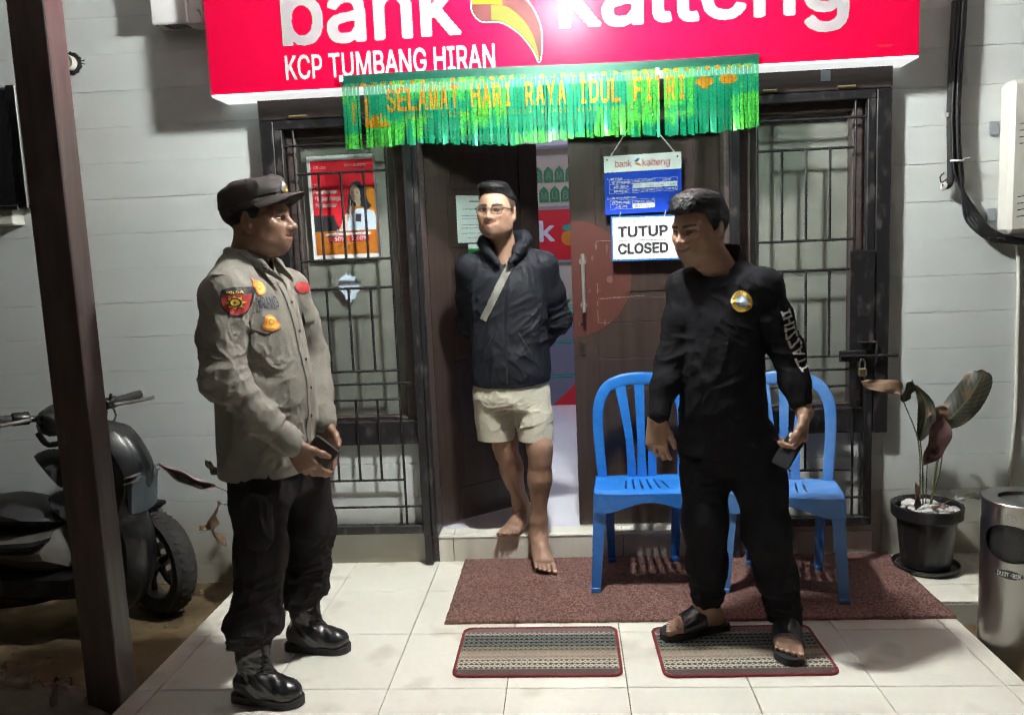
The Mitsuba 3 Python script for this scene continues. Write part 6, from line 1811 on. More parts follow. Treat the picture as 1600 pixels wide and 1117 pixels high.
# sleeve shield
ad = unit([-.05, 1, 0]); ax_ = np.array([1, .05, 0])
shield = Polygon(spline([(-.044, .050), (-.02, .056), (.0, .057), (.02, .056), (.044, .050), (.047, .02), (.040, -.020), (.020, -.044), (0, -.056), (-.020, -.044), (-.040, -.020), (-.047, .02), (-.044, .050)], 72)[:, :2]).buffer(0)
oa = np.array([.425, -1.30, 1.318])
def ap(poly, mt, lf_):
    m = decal(flat(affinity.scale(poly, .70, .74, origin=(0, 0)), .006), oa - ad * .2, ax_, UP + ax_ * .04)
    return put('sleeve_badge', hug(m, sh, ad, lf_, fold_sh), mt, SH1, True)
ap(shield.buffer(.003), 'm_badge_black', .0030); ap(shield.buffer(-.003).intersection(sbox(-.1, -.1, .1, .030)), 'm_badge_red', .0042)
ap(star(8, .030, .019), 'm_badge_gold', .0056); ap(Point(0, 0).buffer(.0185), 'm_badge_black', .0066); ap(Point(0, 0).buffer(.0135), 'm_badge_gold', .0076)
ap(star(5, .006, .003, 1.57), 'm_badge_black', .0086)
lm_ = decal(text('POLDA', -.018, .018, .026, .0075, True), oa - ad * .2, ax_, UP + ax_ * .04)
put('sleeve_badge', hug(lm_, sh, ad, .0056, fold_sh), 'm_badge_gold', SH1, True)
# shoulder strap and collar
ep = Solid().bone(L1(-.04, -.085, 1.452), rs1 + [-.004, -.03, .066], .026, .024, .01, (UP, .22))
put('shoulder_strap', ep.mesh((.22, -1.32, 1.38), (.55, -1.0, 1.52), .004), 'm_uniform', SH1, True)
co = Solid()
for s in (-1, 1):
    co.bone(L1(-.075, s * .030, 1.475), L1(-.010, s * .073, 1.458), .018, .018, .02, (l1 * .9 + f1 * .3 * s, .42))
    co.bone(L1(-.010, s * .073, 1.458), L1(.055, s * .060, 1.425), .018, .019, .02, (l1 * .9 - f1 * .3 * s, .42))
    co.bone(L1(.055, s * .060, 1.425), L1(.112, s * .036, 1.378), .019, .010, .02, (l1 * .7 + f1 * .7, .35))
put('collar', co.mesh(L1(0, 0, 1.42) - .18, L1(0, 0, 1.42) + .18, .0038), 'm_uniform', SH1, True)
put('collar_pin', box(-.012, .012, -.006, .006, -.002, .002, .001).apply_transform(np.vstack([np.hstack([np.stack([unit(f1 - UP * .7), unit(np.cross(unit(-l1 + UP * .3), unit(f1 - UP * .7))), unit(-l1 + UP * .3)], 1), (L1(.070, -.072, 1.418))[:, None]]), [[0, 0, 0, 1]]])), 'm_chrome', SH1)
for w_, e_, nm_ in ((rw1, re1, 'r'), (lw1, le1, 'l')):
    dd = unit(w_ - e_)
    cf = Solid().bone(w_ - dd * .045, w_ - dd * .005, .047, .044, .01)
    put('cuff', push(cf.mesh(w_ - .12, w_ + .12, .004), lambda P, n: folds(P, dd, .002, .03, 3)), 'm_uniform', SH1, True)

# --- cap with a peak
cp = Solid()
H1 = .226
cu = unit(M1[:, 2] - M1[:, 1] * .20); cf_ = unit(M1[:, 1] - cu * (M1[:, 1] @ cu))
cp.loft(g1(0, -.02, .235), cu, cf_, [(-.014, -.006, 0, .103, .082), (.015, -.006, 0, .104, .083), (.040, -.005, 0, .106, .085), (.060, -.007, 0, .101, .081), (.073, -.012, 0, .080, .062), (.079, -.014, 0, .045, .035)], .012)
cp.bone(g1(0, -.28, .32), g1(0, -.33, .18), .052, .045, .04)
cp.bone(g1(0, .25, .50), g1(0, .27, .42), .036, .050, .04, (M1[:, 1], .7))
m = cp.mesh(g1(0, 0, .3) - .18, g1(0, 0, .3) + .18, .0036)
def fold_cap(P, n):
    q = ((P - g1(0, 0, 0)) @ M1) / H1
    return folds(P, M1[:, 1] + M1[:, 2], .004, .06, 5, 3) + .006 * near(P, g1(.2, -.12, .56), .04) - .0035 * np.exp(-((q[:, 2] - .275 - .20 * q[:, 1]) / .012) ** 2)
CP = put('cap', push(m, fold_cap), 'm_cap', P1, True)
vz = Solid()
pv_ = []
arc = np.linspace(-78, 78, 27)
V, F = [], []
for i, a in enumerate(arc):
    ca, sa = math.cos(math.radians(a)), math.sin(math.radians(a))
    for j, t_ in enumerate(np.linspace(0, 1, 7)):
        ln = .060 * max(.04, ca) ** .7
        x_ = .088 * sa * (1 + .02 * t_); y_ = .106 * ca + ln * t_
        z_ = -.020 * (sa ** 2) * (1 + .3 * t_) - .011 * t_ * (1.0) + .004
        for s in (0, 1):
            V.append(g1(0, -.035, .262) + M1[:, 0] * x_ + cf_ * y_ + cu * (z_ - .0035 * s))
n7 = 7
for i in range(26):
    for j in range(6):
        for s in (0, 1):
            a = (i * n7 + j) * 2 + s; b = a + 2; c_ = a + n7 * 2; d_ = c_ + 2
            F += [[a, b, d_], [a, d_, c_]] if s else [[a, d_, b], [a, c_, d_]]
    a = (i * n7 + 6) * 2; c_ = a + n7 * 2
    F += [[a, c_, c_ + 1], [a, c_ + 1, a + 1]]
put('peak', trimesh.Trimesh(V, F, process=False), 'm_cap', CP, 50)
emb = union_all([star(5, .020, .012, 1.57), Point(0, 0).buffer(.015), Polygon([(-.022, .004), (0, .026), (.022, .004), (0, -.022)])])
ed_ = unit(cf_ * .86 + M1[:, 0] * .5); eu_ = unit(M1[:, 0] * .86 - cf_ * .5)
em = decal(flat(affinity.scale(emb, 1.1, 1.2), .006), g1(.30, .85, .485), eu_, cu)
put('emblem', hug(em, cp, -ed_, .003, fold_cap), 'm_chrome', CP, True)
em = decal(flat(star(5, .010, .005, 1.57), .006), g1(.30, .85, .485), eu_, cu)
put('emblem', hug(em, cp, -ed_, .005, fold_cap), 'm_badge_gold', CP, True)
# --- what he holds
wl_M = np.stack([unit([.75, .25, -.45]), unit([.1, -1, -.35]), unit(np.cross(unit([.75, .25, -.45]), unit([.1, -1, -.35])))], 1)
u0 = unit([.70, .10, -.62]); u2 = unit(np.array([.05, -1, .05]) - u0 * (np.array([.05, -1, .05]) @ u0)); u1 = np.cross(u2, u0)
wlt = tag(put('wallet', xf(box(-.048, .048, -.036, .036, -.009, .009, .003), np.stack([u0, u1, u2], 1), (.610, -1.075, .803)), 'm_leather'), 'dark leather wallet held in both hands of the uniformed man', 'wallet')

# ================================================================ person 2: man with glasses in the doorway
P2 = thing('person', 'barefoot man with glasses, dark hooded jacket and cream shorts stepping out of the doorway', 'person')
skin2 = (0.36, 0.215, 0.145)
f2 = unit([-.02, -1, 0]); l2 = np.cross(UP, f2); C2 = np.array([1.178, -.035, 0])
L2 = lambda a, b, z: C2 + f2 * a + l2 * b + UP * z
b2_ = Solid()
H2 = .222
g2, M2 = head(b2_, (1.150, -.075, 1.617), (-.27, -.96, .03), (.04, 0, 1), H2, jaw=1.04, fat=.012, nose=.88, smile=.7, lips=-.012)
b2_.bone(L2(-.02, 0, 1.40), (1.155, -.05, 1.56), .058, .052, .03)
b2_.loft(C2, UP, f2, [(.80, 0, 0, .085, .12), (1.0, 0, 0, .085, .12), (1.2, 0, 0, .085, .12), (1.33, -.01, 0, .065, .11), (1.40, -.02, 0, .05, .065)], .04)
S2R, E2R, W2R = np.array([1.018, -.020, 1.372]), np.array([.992, .085, 1.125]), np.array([1.105, .135, .965])
S2L, E2L, W2L = np.array([1.338, -.020, 1.372]), np.array([1.395, .075, 1.125]), np.array([1.275, .130, .975])
b2_.chain([L2(-.01, -.1, 1.385), S2R, E2R, W2R], [.035, .040, .033, .027], .02)
b2_.chain([L2(-.01, .1, 1.385), S2L, E2L, W2L], [.035, .040, .033, .027], .02)
hand(b2_, W2R, (.9, .15, -.35), (.2, .9, .3), (0, .1, 1), (.4, .45, .5, .55), .3, .95)
hand(b2_, W2L, (-.85, .30, -.45), (-.1, .9, .2), (0, .1, 1), (.4, .45, .5, .55), .3, .95)
h2r, k2r, a2r = np.array([1.095, -.030, .82]), np.array([1.138, -.010, .545]), np.array([1.198, .125, .195])
h2l, k2l, a2l = np.array([1.262, -.030, .82]), np.array([1.300, -.090, .535]), np.array([1.276, -.035, .142])
def leg_(S, h_, k_, a_):
    S.bone(h_, k_ + (h_ - k_) * .12, .066, .052, .03)
    S.bone(k_ + UP * .03, k_ - UP * .03, .046, .044, .04)
    d = a_ - k_
    S.chain([k_, k_ + d * .30, k_ + d * .85, a_], [.044, .046, .033, .031], .04)
    bk = np.array([0, .022, 0])
    S.ell(k_ + d * .30 + bk, (.042, .041, .10), None, .04)
def foot_(S, a_, heel, toe, size=1.0, inner=1):
    """a bare foot from the ankle down: heel, arch, ball, five toes"""
    fw = unit(toe - heel); sd = unit(np.cross(fw, UP)) * inner; n = np.cross(sd, fw) * inner
    if n[2] < 0: n = -n
    L = np.linalg.norm(toe - heel)
    S.bone(a_, heel + fw * L * .14 + n * .030, .029, .029, .04)
    S.bone(a_ + fw * .012, heel + fw * L * .42 + n * .042, .027, .027, .04)
    S.bone(heel + fw * L * .12 + n * .028, heel + fw * L * .5 + n * .024, .030, .026, .03)
    S.bone(heel + fw * L * .42 + n * .042, heel + fw * L * .72 + n * .022, .028, .020, .03)
    for q, r in ((-.032, .016), (-.012, .018), (.010, .019), (.028, .020)):
        S.bone(heel + fw * L * .45 + sd * q * .7 + n * .024, heel + fw * L * (.74 + q * .8) + sd * q + n * .017, .022, r, .02)
    out = []
    for i, (q, ln, r) in enumerate(((.034, .060, .0125), (.012, .056, .0092), (-.006, .050, .0086), (-.022, .043, .0082), (-.036, .034, .0080))):
        p = heel + fw * L * (.745 + q * .9) + sd * q + n * .014
        e_ = p + fw * ln + sd * q * .10 + n * (-.003)
        mid = (p + e_) / 2 + n * .004
        S.chain([p, mid, e_], [r * 1.1, r, r * .95], .005)
        out.append((e_, fw, n, r))
    return out
for a in ((h2r, k2r, a2r), (h2l, k2l, a2l)): leg_(b2_, *a)
t2r = foot_(b2_, a2r, np.array([1.216, .170, .132]), np.array([1.128, -.045, .130]), 1, 1)
t2l = foot_(b2_, a2l, np.array([1.268, -.012, .098]), np.array([1.312, -.222, .020]), 1, -1)
m = b2_.mesh((.86, -.34, 0.0), (1.50, .34, 1.78), .0036)
m = finer(m, 1.5)
col = paint_head(m.vertices, g2, M2, H2, skin2, (.34, .155, .125), (.02, .016, .014), (.25, .165, .125), browlift=.0, fade=[(-.6, -.26), (-.34, -.22), (-.20, -.02), (-.08, .10), (.02, .02), (.07, -.06), (.14, .06), (.20, .20), (.28, .36), (.6, .39)])
legm = np.clip((.62 - m.vertices[:, 2]) / .06, 0, 1)[:, None]
hairs = meshkit.noise(m.vertices * [420, 420, 90], 6)[:, None]
legc = np.array([.30, .172, .115]) * (.86 + .2 * meshkit.fbm(m.vertices * 25, 3, 4)[:, None]) * (1 - .0 * (hairs > .72))
col = col * (1 - legm) + legc * legm
ft = np.clip((.26 - m.vertices[:, 2]) / .2, 0, 1)[:, None] * .5
col = col * (1 - ft) + np.array([.36, .22, .155]) * ft
scene[P2] = mikit.ply(m, 'm_skin', True, color=col)
eyes(P2, g2, M2, H2, (-.45, 1, 0), .020)
def nails(parent, tips, sz=.0065):
    for (p, fw, n, r) in tips:
        sd = np.cross(fw, n)
        put('toenail', xf(blob((0, 0, 0), (1, 1, 1), 1, 0, 2), np.stack([sd * r * .72, fw * r * .8, n * .0016], 1), p + n * (r * .86) + fw * r * .22), 'm_nail', parent, True)
nails(P2, t2r); nails(P2, t2l)
def q2(S):
    S.ell(g2(.02, .20, .475), np.array([.25, .20, .075]) * H2, M2, .03)
    S.ell(g2(.05, .0, .50), np.array([.26, .30, .08]) * H2, M2, .03)
hair_piece(P2, g2, M2, H2, .007, [(-.6, -.06), (-.34, .02), (-.20, .16), (-.08, .24), (.03, .22), (.10, .24), (.18, .27), (.26, .34), (.36, .355), (.6, .36)], 5, q2, amp=.0032, strand=(.5, 1, .2))
# glasses: two thin rims, bridge, temples, lenses
gl_ = put('glasses', cat([tube([g2(s * .055 + .0, .475, .03), g2(s * .02, .485, .045), g2(0, .487, .048)], .0013, 6) for s in (-1, 1)]), 'm_iron', P2, True)
for s in (-1, 1):
    rimp = [(s * (.160 + .108 * math.copysign(abs(math.cos(a)) ** .7, math.cos(a))), .440 - .06 * abs(.0 + .5 * math.cos(a) * s + .5 * 1) * .9, .012 + .078 * math.copysign(abs(math.sin(a)) ** .75, math.sin(a))) for a in np.linspace(0, 2 * math.pi, 33)]
    rp = np.array([g2(x_, .465 - .35 * (abs(x_) - .05) ** 2 * 1.6, z_) for x_, _, z_ in rimp])
    put('rim', tube(rp, .0013, 6), 'm_iron', gl_, True)
    put('temple', tube([g2(s * .268, .435, .045), g2(s * .315, .37, .05), g2(s * .352, .05, .045), g2(s * .362, -.08, .02)], .0016, 6), 'm_iron', gl_, True)
    c_ = rp[:-1].mean(0)
    put('lens', trimesh.Trimesh(np.vstack([rp[:-1], c_]), [[k, (k + 1) % 32, 32] for k in range(32)], process=False), 'm_glass', gl_)

# --- shorts
st2 = Solid()
st2.loft(C2, UP, f2, [(.745, .0, 0, .105, .155), (.79, .0, 0, .118, .168), (.90, 0, 0, .120, .165)], .03)
kr, kl = np.array([1.098, -.012, .60]), np.array([1.284, -.062, .60])
st2.chain([h2r + [0, 0, -.02], (h2r * .4 + kr * .6), kr - UP * .06], [.094, .090, .088], .012)
st2.chain([h2l + [0, 0, -.02], (h2l * .4 + kl * .6), kl - UP * .06], [.090, .084, .078], .012)
hem = lambda P: P[:, 2] - .590
st2.cut(hem, .004)
inner = Solid().chain([h2r - UP * .1, kr - UP * .10], [.073, .074], .01).chain([h2l - UP * .1, kl - UP * .10], [.070, .063], .01)
st2.cut(lambda P: inner(P), .003)
m = st2.mesh((.90, -.26, .52), (1.46, .20, .95), .0038)
fold_st = lambda P, n: np.clip((P[:, 2] - .600) / .05, 0, 1) * (folds(P, (.15, .1, 1), .0028, .075, 3, 3) + near(P, (1.20, -.13, .74), .12) * folds(P, (1, .2, .35), .008, .050, 8, 3) + nearline(P, (1.24, -.12, .76), (1.36, -.08, .66), .05) * folds(P, (1, .2, -.45), .006, .06, 4, 3))
SH2 = put('shorts', push(m, fold_st), 'm_shorts', P2, True)

# --- hooded jacket
jk = Solid()
jk.loft(C2, UP, f2, [(.845, .0, .0, .128, .176), (.92, .0, 0, .132, .178), (1.02, .0, 0, .130, .174), (1.14, .0, 0, .128, .172), (1.26, .0, 0, .124, .174), (1.34, -.008, 0, .108, .166), (1.40, -.016, 0, .085, .130), (1.435, -.02, 0, .066, .085)], .03)
jk.bone(L2(-.015, -.06, 1.405), S2R, .055, .064, .05); jk.bone(L2(-.015, .06, 1.405), S2L, .055, .064, .05)
jk.chain([S2R, (S2R + E2R) / 2, E2R, (E2R + W2R) / 2, W2R], [.066, .062, .057, .050, .040], .03)
jk.chain([S2L, (S2L + E2L) / 2, E2L, (E2L + W2L) / 2, W2L], [.066, .062, .057, .050, .040], .03)
# the hood, folded down round the neck, and the raised collar
for s in (-1, 1):
    jk.chain([L2(-.105, 0, 1.490), L2(-.075, s * .070, 1.502), L2(.0, s * .090, 1.490), L2(.062, s * .072, 1.458), L2(.106, s * .028, 1.398)], [.033, .028, .021, .016, .010], .035)
ncut = lambda P: np.minimum(np.linalg.norm((P - (L2(.012, -.008, 0))) * [1, 1, 0], axis=1) - .066 + np.clip((1.39 - P[:, 2]) * 1.5, 0, 1), 9)
jk.cut(ncut, .006)
vcut = lambda P: (np.abs((P - L2(0, -.012, 0)) @ l2) - .048 * np.clip((P[:, 2] - 1.385) / .08, 0, 1)) + 10 * np.clip(.03 - (P - C2) @ f2, 0, 1) + 10 * np.clip(1.385 - P[:, 2], 0, 1)
jk.cut(vcut, .006)
jk.cut(lambda P: P[:, 2] - .850 + .010 * np.sin((P[:, 0] - 1.0) * 12), .005)
m = jk.mesh((.85, -.26, .80), (1.52, .34, 1.56), .0040)
def fold_jk(P, n):
    a = folds(P, (.1, 0, 1), .005, .075, 4, 3)
    b = near(P, (1.06, -.12, 1.25), .12) * folds(P, (.7, 0, .8), .010, .05, 6, 3.5)
    c_ = near(P, (1.30, -.12, 1.12), .12) * folds(P, (.8, 0, .55), .011, .055, 9, 3.5)
    d = near(P, (1.17, -.14, .95), .16) * folds(P, (.5, 0, -.7), .009, .07, 12, 3)
    h_ = near(P, L2(.03, 0, 1.45), .13) * folds(P, (1, -.4, -.5), .007, .030, 15, 3)
    el = near(P, E2L, .10) * folds(P, (1, .2, .3), .009, .045, 18, 3) + near(P, E2R, .10) * folds(P, (1, .2, -.3), .009, .045, 20, 3)
    zp = -.003 * np.exp(-(((P - C2) @ l2 + .004) / .0045) ** 2) * ((P - C2) @ f2 > .05)
    return (a + b + c_ + d + h_ + el) * np.clip((P[:, 2] - .858) / .03, 0, 1) + zp
JK = put('jacket', push(m, fold_jk), 'm_jacket', P2, True)
zz = np.linspace(1.36, .86, 50)
zipm = trimesh.Trimesh(np.array([[x_, z_, 0] for z_ in zz for x_ in (-.0035, .0035)]), np.array([[2 * i, 2 * i + 1, 2 * i + 3] for i in range(49)] + [[2 * i, 2 * i + 3, 2 * i + 2] for i in range(49)]), process=False)
put('zip', hug(decal(zipm, C2 + f2 * .4 - l2 * .004, l2, UP), jk, -f2, .0012, fold_jk), 'm_iron', JK, True)
for s in (-1, 1):
    pz = tube(np.array([[s * .055, 1.085, 0], [s * .125, .975, 0]]), .001, 4)
    pp_ = np.stack([np.linspace(s * .050, s * .120, 30), np.linspace(1.095, .965, 30)], 1)
    pm = trimesh.Trimesh(np.array([[x_ + o, z_, 0] for x_, z_ in pp_ for o in (-.002, .002)]), np.array([[2 * i, 2 * i + 1, 2 * i + 3] for i in range(29)] + [[2 * i, 2 * i + 3, 2 * i + 2] for i in range(29)]), process=False)
    put('pocket_seam', hug(decal(pm, C2 + f2 * .4, l2, UP), jk, -f2, .0015, fold_jk), 'm_ink', JK, True)
# strap across the chest (his left collar to his right side)
sp0, sp1 = np.array([.030, 1.392]), np.array([-.098, 1.150])
ts = np.linspace(0, 1, 60)
cen = sp0 + ts[:, None] * (sp1 - sp0); nrm = np.array([.0, 1.0]) @ np.array([[0, 0], [0, 0]]) if False else np.array([unit([(sp1 - sp0)[1], -(sp1 - sp0)[0], 0])[0], unit([(sp1 - sp0)[1], -(sp1 - sp0)[0], 0])[1]])
sm_ = trimesh.Trimesh(np.array([[*(c_ + nrm * o), 0] for c_ in cen for o in np.linspace(-.0155, .0155, 6)]), np.array([[i * 6 + j, i * 6 + j + 1, (i + 1) * 6 + j + 1] for i in range(59) for j in range(5)] + [[i * 6 + j, (i + 1) * 6 + j + 1, (i + 1) * 6 + j] for i in range(59) for j in range(5)]), process=False)
tag(put('bag_strap', hug(decal(sm_, C2 + f2 * .4, l2, UP), jk, -f2, .004, fold_jk), 'm_strap', None, True), 'grey webbing strap worn across the chest of the man with glasses', 'strap')

# ================================================================ person 3: man in black walking, right
P3 = thing('person', 'man in black long-sleeved shirt, black trousers and sandals walking past the chairs', 'person')
skin3 = (0.27, 0.157, 0.105)
f3 = unit([-.50, -.866, 0]); l3 = np.cross(UP, f3); C3 = np.array([1.985, -.800, 0])
L3 = lambda a, b, z: C3 + f3 * a + l3 * b + UP * z
b3 = Solid()
H3 = .226
g3, M3 = head(b3, (1.912, -.800, 1.487), (-.77, -.625, -.12), (-.08, -.06, 1), H3, jaw=1.06, fat=.025, nose=1.05, smile=.8)
b3.bone(L3(-.03, 0, 1.30), (1.935, -.785, 1.415), .066, .060, .03)
b3.loft(C3, UP, f3, [(.74, 0, 0, .08, .10), (1.0, .01, 0, .08, .10), (1.2, -.01, 0, .07, .10), (1.26, -.015, 0, .06, .085), (1.32, -.03, 0, .045, .06)], .04)
S3R, E3R, W3R = np.array([1.866, -.740, 1.288]), np.array([1.806, -.795, 1.045]), np.array([1.742, -.880, .842])
S3L, E3L, W3L = np.array([2.108, -.868, 1.288]), np.array([2.186, -.875, 1.062]), np.array([2.226, -.945, .862])
b3.chain([L3(-.02, -.1, 1.30), S3R, E3R, W3R], [.032, .036, .033, .028], .02)
b3.chain([L3(-.02, .1, 1.30), S3L, E3L, W3L], [.032, .036, .033, .029], .02)
h3r = hand(b3, W3R + unit(W3R - E3R) * .004, (-.04, -.10, -1), (.40, .85, -.1), (.85, -.35, 0), (.40, .48, .55, .62), .5, .96, out=.40)
h3l = hand(b3, W3L + unit(W3L - E3L) * .004, (-.12, -.22, -1), (-.75, .2, .1), (-.4, -.9, 0), (.75, .80, .85, .85), .6, .98, out=.45)
h3rr, k3r, a3r = np.array([1.925, -.760, .76]), np.array([1.915, -.815, .45]), np.array([1.928, -.765, .105])
h3ll, k3l, a3l = np.array([2.080, -.840, .76]), np.array([2.115, -.885, .43]), np.array([2.190, -.835, .105])
for a in ((h3rr, k3r, a3r), (h3ll, k3l, a3l)): leg_(b3, *a)
t3r = foot_(b3, a3r, np.array([1.985, -.742, .032]), np.array([1.772, -.812, .030]), 1, -1)
t3l = foot_(b3, a3l, np.array([2.205, -.785, .032]), np.array([2.160, -1.008, .030]), 1, -1)
m = b3.mesh((1.58, -1.12, 0.02), (2.40, -.55, 1.66), .0036)
m = finer(m, 1.36)
col = paint_head(m.vertices, g3, M3, H3, skin3, (.25, .12, .10), (.018, .014, .013), (.10, .075, .065), browlift=-.01, fade=[(-.6, -.30), (-.36, -.24), (-.22, -.06), (-.10, .10), (.02, -.02), (.07, -.08), (.13, .06), (.20, .26), (.34, .34), (.6, .36)])
scene[P3] = mikit.ply(m, 'm_skin', True, color=col)
eyes(P3, g3, M3, H3, (.1, 1, 0), .015)
nails(P3, t3r); nails(P3, t3l)
def q3(S):
    S.chain([g3(.0, .10, .47), g3(-.02, .30, .43), g3(-.03, .50, .37)], [.15 * H3, .12 * H3, .055 * H3], .03)
    S.chain([g3(.13, .10, .45), g3(.11, .30, .42), g3(.10, .43, .35)], [.12 * H3, .10 * H3, .045 * H3], .03)
    S.chain([g3(-.14, .10, .45), g3(-.15, .28, .41), g3(-.16, .40, .33)], [.12 * H3, .10 * H3, .045 * H3], .03)
    S.ell(g3(.0, -.05, .45), np.array([.30, .36, .13]) * H3, M3, .03)
hair_piece(P3, g3, M3, H3, .009, [(-.6, -.28), (-.36, -.22), (-.22, -.06), (-.10, .12), (.02, .0), (.07, -.05), (.12, .06), (.20, .25), (.34, .30), (.6, .27)], 7, q3, amp=.0042, strand=(.1, 1, -.1))

# --- trousers
t3 = Solid()
t3.loft(C3, UP, f3, [(.64, .0, 0, .100, .145), (.70, .0, 0, .114, .152), (.80, .0, 0, .116, .152), (.90, 0, 0, .110, .145)], .05)
t3.chain([h3rr - UP * .02, (h3rr + k3r) / 2, k3r, k3r * .5 + a3r * .5, a3r + UP * .02], [.088, .082, .074, .064, .054], .04)
t3.chain([h3ll - UP * .02, (h3ll + k3l) / 2, k3l, k3l * .5 + a3l * .5, a3l + UP * .0], [.088, .082, .075, .066, .054], .04)
t3.cut(lambda P: P[:, 2] - .118 + .05 * (P[:, 0] > 2.05), .004)
in3 = Solid().bone(a3r + UP * .15, a3r - UP * .05, .045, .045, .01).bone(a3l + UP * .15, a3l - UP * .05, .045, .045, .01)
t3.cut(lambda P: in3(P), .003)
m = t3.mesh((1.70, -1.10, .05), (2.36, -.55, .96), .0042)
fold_t3 = lambda P, n: folds(P, (.1, .1, 1), .006, .07, 6, 3) + near(P, L3(.05, .0, .70), .12) * folds(P, (1, .5, .2), .010, .05, 9, 3) + np.clip((.35 - P[:, 2]) / .2, 0, 1) * folds(P, (1, .6, .2), .007, .05, 11, 2.5)
put('trousers', push(m, fold_t3), 'm_black_cloth', P3, True)

# --- shirt
s3 = Solid()
s3.loft(C3, UP, f3, [(.685, .005, 0, .132, .158), (.78, .008, 0, .132, .158), (.90, .016, 0, .134, .150), (1.03, .014, 0, .128, .146), (1.15, .004, 0, .120, .148), (1.23, -.006, 0, .108, .146), (1.295, -.016, 0, .090, .124), (1.340, -.026, 0, .068, .080)], .03)
s3.bone(L3(-.02, -.06, 1.315), S3R, .050, .058, .05); s3.bone(L3(-.02, .06, 1.315), S3L, .050, .058, .05)
s3.chain([S3R, (S3R + E3R) / 2, E3R, (E3R + W3R) / 2, W3R + (W3R - E3R) * -.06], [.058, .053, .047, .042, .036], .03)
s3.chain([S3L, (S3L + E3L) / 2, E3L, (E3L + W3L) / 2, W3L + (E3L - W3L) * .22], [.058, .054, .049, .044, .040], .03)
s3.bone(L3(-.03, 0, 1.325), L3(-.012, -.006, 1.400), .078, .074, .03)
s3.cut(lambda P: np.linalg.norm((P - L3(-.004, -.006, 0)) * [1, 1, 0], axis=1) - .068 + np.clip((1.33 - P[:, 2]) * 1.5, 0, 1), .006)
s3.cut(lambda P: 1.412 - P[:, 2] - .42 * ((P - C3) @ f3), .005)
s3.cut(lambda P: P[:, 2] - .700, .005)
m = s3.mesh((1.62, -1.10, .64), (2.38, -.52, 1.48), .0042)
def fold_s3(P, n):
    a = folds(P, (.1, .1, 1), .005, .08, 8, 3)
    b = near(P, L3(.1, .12, 1.22), .12) * folds(P, (.8, .3, -.5), .009, .055, 10, 3)
    c_ = near(P, L3(.12, -.02, .95), .16) * folds(P, (.7, .3, .3), .008, .07, 12, 3)
    el = near(P, E3R, .1) * folds(P, (1, 0, .3), .008, .045, 14, 3) + near(P, E3L, .1) * folds(P, (1, 0, -.2), .008, .045, 16, 3)
    return (a + b + c_ + el) * np.clip((P[:, 2] - .705) / .03, 0, 1) * np.clip((1.40 - P[:, 2]) / .08, 0, 1)
S3 = put('shirt', push(m, fold_s3), 'm_black_cloth', P3, True)
# round chest emblem
cd3 = unit(-f3 * .95 - l3 * .3); cx3 = unit(l3 * .95 - f3 * .3)
def cp3(poly, mt, lf_):
    mm = decal(flat(poly, .006), C3 - cd3 * .4 + cx3 * .066 + UP * 1.240, cx3, UP)
    return put('chest_emblem', hug(mm, s3, cd3, lf_, fold_s3), mt, S3, True)
cp3(Point(0, 0).buffer(.0370), 'm_badge_black', .003); cp3(Point(0, 0).buffer(.0345).difference(Point(0, 0).buffer(.021)), 'm_badge_gold', .0042)
cp3(Point(0, 0).buffer(.0205), 'm_ink_grey', .0042); cp3(Polygon([(-.010, -.014), (.010, -.014), (.006, .004), (0, .016), (-.006, .004)]), 'm_pale_blue', .0056)
tring = []
for i, ch in enumerate('BERSATU SETIA JAYA '):
    if ch == ' ': continue
    a_ = math.pi * .9 - i * 2 * math.pi / 19
    t_ = text(ch, -.0028, .0028, -.003, .0062, True)
    R2 = rot([0, 0, 1], math.degrees(a_) - 90)
    tring.append(xf(t_, R2, (.0277 * math.cos(a_), .0277 * math.sin(a_), 0)))
mm = decal(cat(tring), C3 - cd3 * .4 + cx3 * .066 + UP * 1.240, cx3, UP)
put('chest_emblem', hug(mm, s3, cd3, .0056, fold_s3), 'm_badge_black', S3, True)
# white letters running down the left sleeve
sd_ = unit(E3L + (W3L - E3L) * .2 - S3L)
vd = unit(np.array([-.60, .80, 0]))
vx = unit(np.cross(vd, sd_)); vx = vx if vx[2] * 0 + 1 else vx
tl = text('IHIZZATI', .0, .215, -.018, .040, True)
o3 = S3L + sd_ * .085 - vd * .25
up3 = unit(np.cross(sd_, -vd))
tm = decal(tl.subdivide_to_size(.008), o3, sd_, up3)
put('sleeve_lettering', hug(tm, s3, vd, .0035, fold_s3), 'm_white', S3, True)

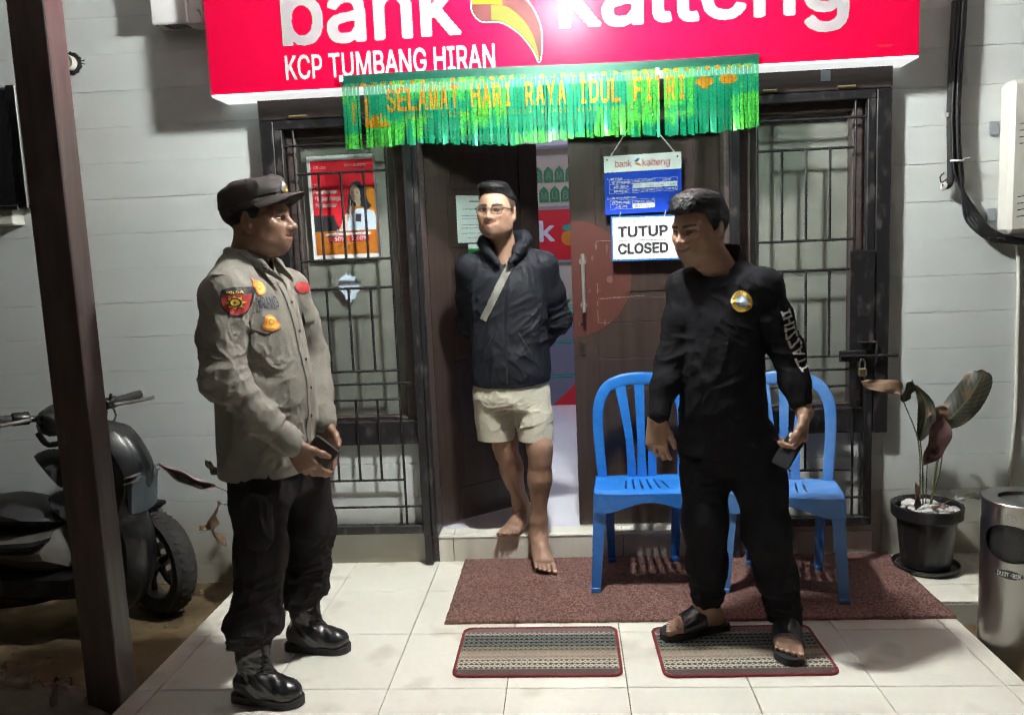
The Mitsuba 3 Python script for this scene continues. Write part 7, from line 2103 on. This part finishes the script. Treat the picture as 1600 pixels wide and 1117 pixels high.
# --- sandals: sole and a broad strap
def sandal(heel, toe, inner):
    fw = unit((toe - heel) * [1, 1, 0]); sd = unit(np.cross(fw, UP)) * inner
    h0 = np.array([heel[0], heel[1], 0.0]); Lf = np.linalg.norm((toe - heel)[:2]) + .022
    out = Polygon(spline([(-.022, 0), (-.012, .030), (.06, .034), (.13, .040), (.19, .050), (.235, .044), (Lf + .006, .016), (Lf, -.018), (.205, -.048), (.13, -.042), (.06, -.034), (-.012, -.030), (-.022, 0)], 80)[:, :2]).buffer(0)
    Mx = np.stack([fw, np.cross(UP, fw), UP], 1)
    z0 = .0102
    if inner > 0: pass
    out = affinity.scale(out, 1, 1 if (np.cross(UP, fw) @ sd) > 0 else -1, origin=(0, 0))
    s_ = thing('sandal', ('black slide sandal on the forward foot of the man in black', 'black slide sandal on the rear foot of the man in black')[_count.get('sandal', 0)], 'sandal', 'sandals of the man in black')
    put('sole', xf(extrude(out, .024), Mx, h0 + UP * z0), 'm_rubber', s_, 35)
    ft_ = Solid(); foot_(ft_, heel + fw * .045 + UP * .075, heel, toe, 1, inner)
    q0 = lambda P: (P - h0) @ fw
    S = Solid(); S.p.append(('+', lambda P: ft_(P) - .0065, .002, h0 + fw * .12 + UP * .04))
    S.cut(lambda P: q0(P) - (.085 + .10 * P[:, 2] * 0), .003); S.cut(lambda P: .168 - q0(P) + .25 * ((P - h0) @ sd), .003); S.cut(lambda P: P[:, 2] - .022, .002)
    st = S.mesh(h0 + [-.30, -.30, .0], h0 + [.30, .30, .14], .0032)
    put('strap', st, 'm_leather', s_, True)
sandal(np.array([1.985, -.742, .032]), np.array([1.772, -.812, .030]), -1)
sandal(np.array([2.205, -.785, .032]), np.array([2.160, -1.008, .030]), -1)
# --- phone in his left hand
pu_ = unit([-.55, -.20, -.80]); pn = unit(np.array([-.55, -.60, .45]) - pu_ * (np.array([-.55, -.60, .45]) @ pu_)); px_ = np.cross(pu_, pn)
ph = tag(put('mobile_phone', xf(box(-.062, .062, -.033, .033, -.0045, .0045, .003), np.stack([pu_, px_, pn], 1), W3L + np.array([-.062, -.040, -.118])), 'm_phone'), 'dark mobile phone held in the left hand of the man in black', 'mobile phone')
put('camera_lens', xf(lathe([(0, 0), (.009, 0), (.009, .002), (0, .002)], 16), np.stack([pu_, px_, pn], 1), W3L + np.array([-.062, -.040, -.118]) - pu_ * .05 + pn * .0046 + px_ * .018), 'm_chrome', ph, 30)
